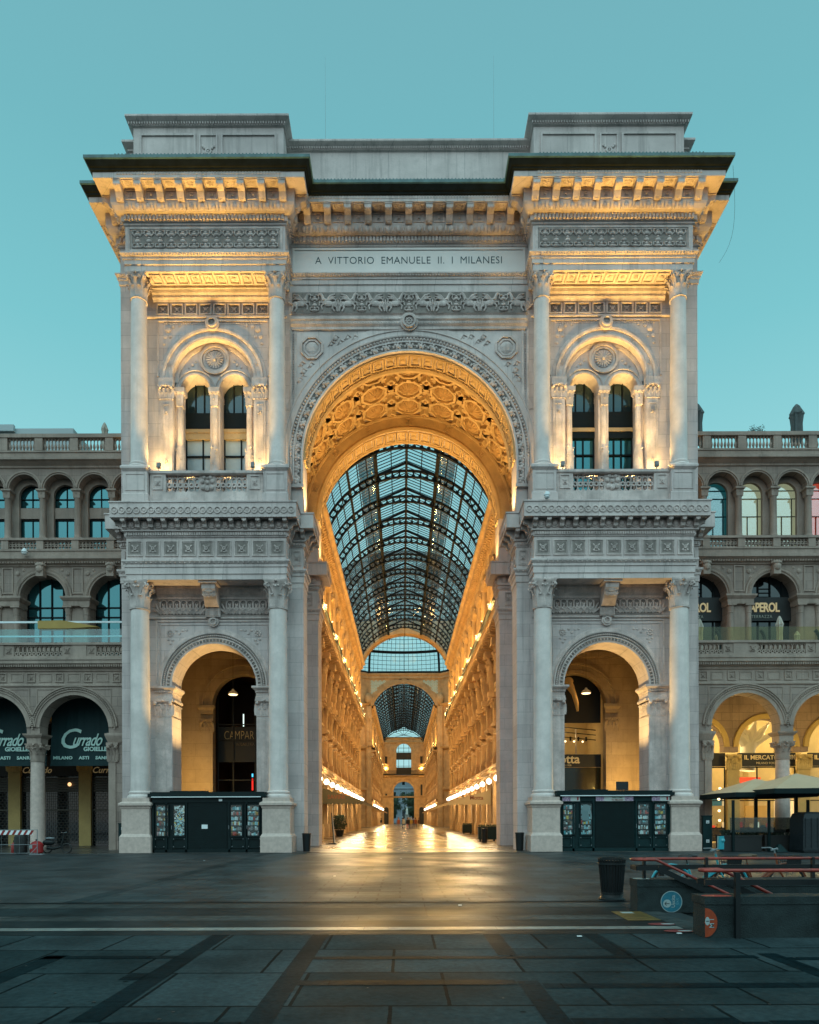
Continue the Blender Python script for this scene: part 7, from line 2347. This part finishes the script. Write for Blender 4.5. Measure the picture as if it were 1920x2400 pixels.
# ================================================================== bicycles behind the railing
def bicycle(x, y, frame_m, seat_m, lab, hx=1):
    t = empty('bicycle', (x, y, .01), lab, 'bicycle', 'share bicycles behind the metro railing')
    for wx in (-.52, .52):
        o = MB()
        n = 28; r = .33
        pts = [(wx + r * math.cos(2 * PI * k / n), 0, r + .01 + r * math.sin(2 * PI * k / n)) for k in range(n + 1)]
        o.tube(pts, .022, 6); w_ = o.build('wheel', M['black'], t)
        o = MB()
        for k in range(12):
            a = 2 * PI * k / 12; o.tube([(wx, 0, r + .01), (wx + r * math.cos(a), 0, r + .01 + r * math.sin(a))], .004, 4)
        o.lathe(wx, 0, [(.03, r - .02), (.03, r + .04)], 8); o.build('spokes', M['grey'], w_)
        o = MB()
        pts = [(wx + .37 * math.cos(a), 0, r + .01 + .37 * math.sin(a)) for a in [R(20 + 14 * k) for k in range(11)]]
        o.tube(pts, .022, 6); o.build('mudguard', frame_m, t)
    o = MB()
    for a, b, r in (((-.52, 0, .34), (-.10, 0, .30), .016), ((-.10, 0, .30), (-.22, 0, .72), .02), ((-.10, 0, .30), (.36, 0, .62), .026), ((.36, 0, .62), (.30, 0, .90), .02), ((.37, 0, .60), (.52, 0, .34), .018), ((-.20, 0, .60), (-.52, 0, .34), .014), ((-.05, 0, .36), (.34, 0, .70), .02)):
        o.tube([a, b], r, 7)
    o.build('frame', frame_m, t)
    o = MB(); o.tube([(-.22, 0, .72), (-.24, 0, .82)], .013, 6); o.ball((-.26, 0, .85), .11, 10, 6, 0, (1.25, .75, .42)); o.tube([(-.2, 0, .855), (-.04, 0, .86)], [.05, .02], 6); o.build('saddle', seat_m, t, smooth=True)
    o = MB(); o.tube([(.30, 0, .88), (.29, 0, .97), (.27, -.12, 1.0), (.20, -.27, .99)], .014, 6); o.tube([(.29, 0, .97), (.27, .12, 1.0), (.20, .27, .99)], .014, 6); o.tube([(.22, -.2, .99), (.08, -.29, .975)], .02, 6); o.build('handlebar', M['grey'], t)
    o = MB()
    for z, w_ in ((.66, .13), (.75, .15), (.85, .17)):
        o.tube([(.44, -w_, z), (.44 + w_ * 1.6, -w_, z), (.44 + w_ * 1.6, w_, z), (.44, w_, z), (.44, -w_, z)], .007, 4)
    for k in range(7):
        xx = .44 + .26 * k / 6
        for s_ in (-1, 1): o.tube([(xx if k < 7 else 0, s_ * .13, .66), (xx, s_ * .17, .85)], .005, 4)
    o.box(.45, .66, -.12, .12, .655, .66); o.box(.445, .70, -.152, -.148, .67, .83); o.build('basket', M['iron'], t)
    o = MB(); o.tube([(-.2, 0, .62), (-.45, 0, .64), (-.72, 0, .60)], .012, 5); o.box(-.74, -.66, -.03, .03, .5, .58); o.tube([(-.12, -.09, .3), (-.02, -.12, .2)], .012, 5); o.build('rack', M['iron'], t)
TEALP = mat('teal_bike_paint', (.02, .28, .34), .35, coat=.5); BRN = mat('brown_leather', (.09, .05, .025), .55)
bicycle(5.05, CY + 12.55, TEALP, M['black'], 'parked bicycle with teal frame and front basket, left of the two')
bicycle(6.25, CY + 12.75, mat('rusty_orange_paint', (.18, .05, .02), .4), BRN, 'parked bicycle with brown saddle and front basket, right of the two')
o = MB(); o.box(-.05, .05, -.03, .03, .98, 1.22); o.ball((.03, 0, 1.14), .05, 8, 6)
o.build('phone_holder', TEALP, None, (5.42, CY + 12.5, .02), label='teal upright display clamped on the left bicycle handlebar', cat='bike display')

# ================================================================== cafe at the right palace
def parasol(x, y, hw, zt, ze, lab):
    t = empty('cafe_parasol', (x, y, 0), lab, 'parasol', 'beige cafe parasols')
    o = MB(); vs = [(-hw, -hw, ze), (hw, -hw, ze), (hw, hw, ze), (-hw, hw, ze), (0, 0, zt)]
    vs += [(0, -hw, ze + .02), (hw, 0, ze + .02), (0, hw, ze + .02), (-hw, 0, ze + .02)]
    o.add(vs, [(0, 5, 4), (5, 1, 4), (1, 6, 4), (6, 2, 4), (2, 7, 4), (7, 3, 4), (3, 8, 4), (8, 0, 4)])
    o.build('canopy', M['tent'], t)
    o = MB(); e = .22
    for a, b in (((-hw, -hw), (hw, -hw)), ((hw, -hw), (hw, hw)), ((hw, hw), (-hw, hw)), ((-hw, hw), (-hw, -hw))):
        o.add([(a[0], a[1], ze + .005), (b[0], b[1], ze + .005), (b[0], b[1], ze - e), (a[0], a[1], ze - e)], [(0, 1, 2, 3)])
    o.build('valance', M['green'], t)
    o = MB(); o.box(-.06, .06, -.06, .06, .08, zt - .02)
    for sx_ in (-1, 1):
        for sy_ in (-1, 1): o.bar((0, 0, zt - .9), (sx_ * hw * .55, sy_ * hw * .55, ze + (zt - ze) * .42), .03, .03)
    o.build('mast', M['green'], t)
    o = MB(); o.box(-.4, .4, -.4, .4, .03, .10); o.build('foot', M['iron'], t)
parasol(16.9, 1.45, 1.9, 3.5, 2.76, 'beige cafe parasol with dark valance, left one by the arch pedestal')
parasol(18.1, .1, 2.2, 3.66, 2.86, 'beige cafe parasol with dark valance, front right one near the frame edge')
parasol(22.7, .1, 2.2, 3.66, 2.86, 'beige cafe parasol with dark valance, outside the right frame edge')
for i, x in enumerate((14.85, 16.5, 18.3)):
    o = MB(); o.box(x - .05, x + .05, -.55, -.45, .03, 2.4); o.build('screen_post', M['green'], None, label='dark post of the cafe windscreen, %s of three' % ('left', 'middle', 'right')[i], cat='post', group='posts of the cafe windscreen')
o = MB(); o.box(14.7, 18.85, -.52, -.50, .9, 1.55); o.box(14.7, 18.85, -.54, -.48, 1.55, 1.59); o.build('windscreen', glass('smoked_windscreen', (.5, .5, .45), .85), None, label='smoked glass windscreen between the dark posts of the cafe', cat='windscreen')
for i, (x, w_) in enumerate(((15.3, 1.8), (17.3, 1.9))):
    t = empty('planter', (x, -.25, .03), 'long dark cafe planter with low hedge, %s one under the parasols' % ('left' if i == 0 else 'right'), 'planter', 'cafe planters')
    o = MB(); o.box(-w_ / 2, w_ / 2, -.2, .2, 0, .72); o.box(-w_ / 2 - .02, w_ / 2 + .02, -.22, .22, .66, .74); o.build('box', M['black'], t)
    o = MB(); rnd = random.Random(i + 4)
    for k in range(700):
        xx = rnd.uniform(-w_ / 2, w_ / 2); yy = rnd.uniform(-.2, .2); z = .7 + rnd.uniform(0, .26); a = rnd.random() * 6.28
        o.add([(xx, yy, z), (xx + .06 * math.cos(a), yy + .06 * math.sin(a), z + .03), (xx + .02, yy, z + .08)], [(0, 1, 2)])
    o.build('hedge', mat('cafe_hedge', (.012, .02, .01), .8), t)
t = empty('covered_cart', (18.55, -1.2, .03), 'bulky dark covered serving cart under the right parasol', 'cart')
o = MB(); o.sqlathe(0, 0, [(1.15, 0), (1.2, .1), (1.18, 1.5), (1.1, 1.72), (.9, 1.8)], ratio=.45)
for k in range(9): o.box(-1.1 + k * .27, -1.08 + k * .27, -.56, -.54, .2, 1.55)
o.build('cover', mat('dark_tarpaulin', (.008, .014, .018), .55, var=.4, vscale=3, bump=.4), t)
o = MB(); o.box(-1.2, 1.2, -.6, .6, 0, .08); o.build('chassis', M['iron'], t)
o = MB(); o.sqlathe(0, 0, [(.26, 0), (.05, .34)]); o.build('weight_cone', M['green2'], None, (16.7, -1.0, .03), label='small teal pyramid weight on the kerb before the cafe', cat='weight')
# cafe tables and chairs half hidden behind the planters
tb = MB(); tb.lathe(0, 0, [(.32, .70), (.32, .73)], 16)
ts = MB(); ts.lathe(0, 0, [(.2, 0), (.03, .05), (.03, .70)], 10)
for i, (x, y) in enumerate(((14.9, 1.3), (16.2, 1.6), (17.5, 1.4), (18.9, 1.5))):
    t = empty('cafe_table', (x, y, .03), 'small round cafe table under the parasols, %s from the left' % ('first', 'second', 'third', 'fourth')[i], 'table', 'cafe tables')
    tb.build('tabletop', M['iron'], t); ts.build('pedestal', M['iron'], t)
    t = empty('cafe_chair', (x + .62, y, .03), 'dark cafe chair right of the %s small table' % ('first', 'second', 'third', 'fourth')[i], 'chair', 'cafe chairs')
    ch.build('seat', M['black'], t); bk.build('backrest', M['black'], t)
    for dx in (-.2, .2): lg.build('leg', M['black'], t, (dx, .2, 0)); lg2.build('leg', M['black'], t, (dx, -.2, 0))
# string lamps of the cafe
for i, z in enumerate((2.55, 1.95, 1.45, 3.1)):
    o = MB(); o.ball((0, 0, 0), .07, 10, 7); o.build('bulb_lamp', M['smalllamp'], None, (15.95 + .02 * i, 3.3, z), label='warm bulb in the vertical string beside the cafe, %s' % ('second from top', 'third from top', 'lowest', 'topmost')[i], cat='lamp', group='vertical string of cafe bulbs')

# ================================================================== works barrier at the left
t = empty('works_barrier', (-18.1, -.9, .02), 'mesh works barrier topped by a red and white striped board', 'barrier')
o = MB()
for x in (-1.0, 1.05): o.tube([(x, 0, 0), (x, 0, 1.15)], .018, 6); o.tube([(x, 0, .35), (x - .2, -.3, 0)], .014, 6); o.box(x - .3, x + .3, -.12, .12, -.01, .03)
o.tube([(-1.0, 0, 1.12), (1.05, 0, 1.12)], .014, 6); o.tube([(-1.0, 0, .45), (1.05, 0, .45)], .012, 6); o.tube([(-1.0, 0, .06), (1.05, 0, .06)], .012, 6)
for k in range(1, 5): o.tube([(-1 + k * .41, 0, .06), (-1 + k * .41, 0, 1.12)], .006, 4)
o.build('frame', M['grey'], t)
o = MB(); o.box(-.75, .85, -.03, -.015, .90, 1.10); sb = o.build('board', M['white'], t)
o = MB()
for k in range(6):
    x = -.62 + k * .26
    o.add([(x, -.034, .90), (x + .12, -.034, .90), (x + .24, -.034, 1.10), (x + .12, -.034, 1.10)], [(0, 1, 2, 3)])
o.build('stripes', mat('dark_red_stripe', (.22, .015, .012), .5), sb)
for i, (x, y, lab, m_, h) in enumerate(((-17.45, -.2, 'red gas canister with white arrow mark behind the works barrier', mat('red_tank', (.32, .02, .02), .4), .55), (-18.2, -.2, 'dark drum between two red canisters behind the works barrier', M['black'], .95), (-18.55, -.1, 'narrow red canister left of the dark drum behind the barrier', mat('red_tank_dull', (.28, .02, .015), .5), .5))):
    t = empty('canister', (x, y, .03), lab, 'canister')
    o = MB(); r = (.28, .28, .14)[i]; o.lathe(0, 0, [(r * .8, 0), (r, .06), (r, h * .8), (r * .6, h), (r * .2, h + .04)], 18); o.build('tank', m_, t, smooth=True)
    o = MB(); o.lathe(0, 0, [(.05, h), (.05, h + .12)], 8); o.build('valve', M['iron'], t)
    if i == 0:
        fdisc('arrow_mark', -.12, .33, .09, -.27, WHS, t)
bt = empty('scooter', (-16.7, .1, .03), 'dark parked scooter half hidden right of the works barrier', 'scooter')
for wx in (-.42, .5):
    o = MB(); pts = [(wx + .22 * math.cos(2 * PI * k / 20), 0, .23 + .22 * math.sin(2 * PI * k / 20)) for k in range(21)]; o.tube(pts, .035, 7); o.build('wheel', M['black'], bt)
o = MB(); o.tube([(-.42, 0, .25), (-.1, 0, .22), (.25, 0, .3), (.38, 0, .9)], [.08, .07, .05, .04], 8); o.ball((-.35, 0, .5), .2, 10, 7, 0, (1.5, .7, .7)); o.build('body', M['iron'], bt)
o = MB(); o.tube([(.38, -.25, .98), (.36, 0, .95), (.38, .25, .98)], .018, 6); o.ball((-.3, 0, .7), .12, 8, 6, 0, (2, .9, .4)); o.build('handlebar', M['grey'], bt)

# ================================================================== people deep in the arcade
def person(x, y, coat, legs, hair, lab, pose=0, rz=0.0):
    t = bpy.data.meshes.new('person')
    bmv = {}
    J = [('pel', (0, 0, .95), .13), ('wst', (0, 0, 1.08), .125), ('cht', (0, 0, 1.32), .155), ('nck', (0, 0, 1.46), .06), ('hd0', (0, -.01, 1.55), .075), ('hd1', (0, -.02, 1.66), .095), ('hd2', (0, 0, 1.74), .06),
         ('hl', (-.10, 0, .90), .095), ('kl', (-.12, -.05 - .12 * pose, .50), .065), ('al', (-.12, .03 - .16 * pose, .09), .045), ('tl', (-.13, -.12 - .16 * pose, .04), .04),
         ('hr', (.10, 0, .90), .095), ('kr', (.12, -.02 + .08 * pose, .50), .065), ('ar', (.12, .03 + .22 * pose, .09), .045), ('tr', (.13, -.12 + .22 * pose, .04), .04),
         ('sl', (-.19, 0, 1.40), .065), ('el', (-.26, .02 + .06 * pose, 1.13), .05), ('wl', (-.27, -.06 - .1 * pose, .88), .035), ('fl', (-.27, -.09 - .1 * pose, .78), .03),
         ('sr', (.19, 0, 1.40), .065), ('er', (.26, .02 - .05 * pose, 1.13), .05), ('wr', (.27, -.06 + .06 * pose, .88), .035), ('fr', (.27, -.09 + .06 * pose, .78), .03)]
    E = [('pel', 'wst'), ('wst', 'cht'), ('cht', 'nck'), ('nck', 'hd0'), ('hd0', 'hd1'), ('hd1', 'hd2'), ('pel', 'hl'), ('hl', 'kl'), ('kl', 'al'), ('al', 'tl'), ('pel', 'hr'), ('hr', 'kr'), ('kr', 'ar'), ('ar', 'tr'),
         ('cht', 'sl'), ('sl', 'el'), ('el', 'wl'), ('wl', 'fl'), ('cht', 'sr'), ('sr', 'er'), ('er', 'wr'), ('wr', 'fr')]
    idx = {n_: i for i, (n_, _, _) in enumerate(J)}
    t.from_pydata([p for _, p, _ in J], [(idx[a], idx[b]) for a, b in E], [])
    tmp = bpy.data.objects.new('tmp', t); COL.objects.link(tmp)
    sk = tmp.modifiers.new('Skin', 'SKIN'); tmp.modifiers.new('Sub', 'SUBSURF').levels = 1
    if not t.skin_vertices: t.skin_vertices.new() if hasattr(t.skin_vertices, 'new') else None
    for i, (_, _, r) in enumerate(J):
        t.skin_vertices[0].data[i].radius = (r, r)
    t.skin_vertices[0].data[0].use_root = True
    bpy.context.view_layer.update()
    me = bpy.data.meshes.new_from_object(tmp.evaluated_get(bpy.context.evaluated_depsgraph_get()))
    bpy.data.objects.remove(tmp)
    me.name = 'person'
    for m_ in (SKIN, coat, legs, SHOE): me.materials.append(m_)
    for p in me.polygons:
        z = p.center.z; ax = abs(p.center.x)
        if z < .10: k = 3
        elif z < .93 and not (ax > .2): k = 2
        elif z > 1.47 or (ax > .2 and z < .86): k = 0
        else: k = 1
        p.material_index = k; p.use_smooth = True
    o = bpy.data.objects.new('person', me); COL.objects.link(o); o.location = (x, y, .034); o.rotation_euler = (0, 0, rz)
    tag(o, lab, 'person', 'people walking in the arcade')
    h_ = MB(); h_.ball((0, .015, 1.70), .115, 12, 8, 0, (1, 1.05, 1)); h_.ball((0, .05, 1.62), .095, 10, 6); h_.build('hair', hair, o, smooth=True)
    c_ = MB(); c_.lathe(0, 0, [(.20, .80), (.19, .95), (.17, 1.1), (.21, 1.30), (.20, 1.40), (.10, 1.47)], 14); ob = c_.build('coat', coat, o, smooth=True); ob.scale = (1.05, .72, 1)
    return o
SKIN = mat('skin', (.45, .26, .18), .6); SHOE = mat('dark_shoes', (.02, .02, .02), .6)
cl = {n_: mat('cloth_' + n_, c_, .85) for n_, c_ in (('black', (.012, .012, .014)), ('white', (.5, .48, .42)), ('beige', (.35, .25, .14)), ('navy', (.02, .03, .06)), ('rust', (.30, .08, .03)), ('yellow', (.45, .30, .05)), ('pink', (.5, .16, .14)), ('brown', (.10, .05, .025)))}
ppl = [(934.4, 109, 'rust', 'beige', 'rust', 'person in rust top and black jacket, leftmost of the central group'), (944, 112, 'black', 'black', 'black', 'person in black coat, second from left in the central group'), (946.5, 108, 'white', 'navy', 'black', 'person in pale jacket walking beside the black coat'),
       (955, 106, 'black', 'pink', 'brown', 'person in black with pink trousers near the middle of the hall'), (958.5, 108, 'black', 'black', 'yellow', 'fair-haired person in black right of the pink trousers'), (963.5, 111, 'yellow', 'beige', 'yellow', 'person in yellow coat in the central group'),
       (968, 112, 'brown', 'black', 'brown', 'person in brown coat right of the yellow coat'), (974, 113, 'rust', 'navy', 'black', 'person in rust coat, second from right in the group'), (982, 114, 'brown', 'beige', 'brown', 'person in brown coat with beige trousers, rightmost in the group'), (893.6, 142, 'navy', 'white', 'black', 'lone person in navy with pale trousers near the left far pier')]
for i, (px, D, a, b, c_, lab) in enumerate(ppl):
    person((px - 944) * D / 1600 - .4, D - 32, cl[a], cl[b], cl[c_], lab, pose=(i % 3) * .5, rz=(i * 1.3) % 6.28)

# ================================================================== square beyond the arcade
def tree(x, y, h, r, seed, lab):
    t = empty('tree', (x, y, 0), lab, 'tree', 'trees beyond the arcade')
    rnd = random.Random(seed)
    o = MB(); o.tube([(0, 0, 0), (.1, 0, h * .3), (-.1, .1, h * .6), (0, 0, h * .85)], [.35, .28, .18, .06], 8)
    for k in range(7):
        a = k * .9; z = h * (.3 + .07 * k)
        o.tube([(0, 0, z), (r * .4 * math.cos(a), r * .4 * math.sin(a), z + h * .12), (r * .75 * math.cos(a), r * .75 * math.sin(a), z + h * .2)], [.12, .08, .02], 5)
    o.build('trunk', mat('bark', (.05, .035, .025), .9, var=.3), t)
    o = MB()
    cl_ = [(rnd.gauss(0, r * .42), rnd.gauss(0, r * .42), h * .28 + rnd.random() * h * .66) for _ in range(60)]
    for cx_, cy_, cz_ in cl_:
        for k in range(75):
            x_ = cx_ + rnd.gauss(0, .55); y_ = cy_ + rnd.gauss(0, .55); z = cz_ + rnd.gauss(0, .5)
            q = rnd.random() * 6.28; s_ = rnd.uniform(.3, .62)
            o.add([(x_, y_, z), (x_ + s_ * math.cos(q), y_ + s_ * math.sin(q), z + rnd.uniform(-.1, .1)), (x_ + s_ * .3, y_ + .05, z + s_)], [(0, 1, 2)], 1 if rnd.random() < .3 else 0)
    o.build('crown', [mat('leaf_dark', (.022, .045, .02), .7), mat('leaf_mid', (.05, .085, .035), .7)], t)
tree(-4.6, 215, 9.5, 3.4, 1, 'dark green tree left in the far arch opening'); tree(3.9, 213, 11, 3.6, 2, 'taller dark green tree right in the far arch opening')
tree(-7.5, 222, 10, 3.5, 5, 'dark tree farther left beyond the far arch'); tree(7.5, 224, 11, 3.5, 6, 'dark tree farther right beyond the far arch')
t = empty('far_palace', (0, 265, 0), 'pale classical palace facade beyond the arcade with rows of windows', 'building')
o = MB(); o.box(-30, 30, 0, 12, 0, 24)
for z in (8.6, 14.6, 22.5): o.mould([(-30, 0), (30, 0)], [(0, z), (.4, z + .2), (.4, z + .6), (0, z + .8)])
for k in range(-7, 8):
    o.box(k * 3.9 - 2.3, k * 3.9 - 1.6, -.25, 0, 0, 22)
o.build('wall', mat('far_pale_stone', (.20, .25, .28), .8, var=.2, vscale=.5), t)
o = MB()
for k in range(-7, 8):
    for z in (2, 10, 16.5): o.box(k * 3.9 - .6, k * 3.9 + .6, -.06, .02, z, z + 3.4)
o.build('windows', M['wdark'], t)
t = empty('statue', (1.1, 205, 0), 'pale marble statue on a stepped pedestal in front of the far trees', 'statue')
o = MB(); o.sqlathe(0, 0, [(2.2, 0), (2.2, .4), (1.4, .4), (1.4, .9), (.8, 1.0), (.7, 3.0), (.9, 3.2)]); o.build('pedestal', mat('monument_stone', (.22, .24, .22), .8, var=.3), t)
o = MB(); o.tube([(0, 0, 3.2), (0, 0, 4.2), (0, 0, 5.0), (0, 0, 5.4)], [.42, .36, .38, .15], 10); o.ball((0, 0, 5.65), .22, 10, 8, 0, (1, 1, 1.2)); o.tube([(-.3, 0, 4.9), (-.35, -.2, 4.5), (0, -.35, 4.5)], .1, 6)
for s_ in (-1, 1):
    o.tube([(s_ * 1.5, -.6, .9), (s_ * 1.5, -.6, 1.7), (s_ * 1.5, -.6, 2.1)], [.3, .28, .1], 8); o.ball((s_ * 1.5, -.6, 2.3), .16, 8, 6)
o.build('figures', mat('pale_marble', (.5, .52, .48), .7), t, smooth=True)
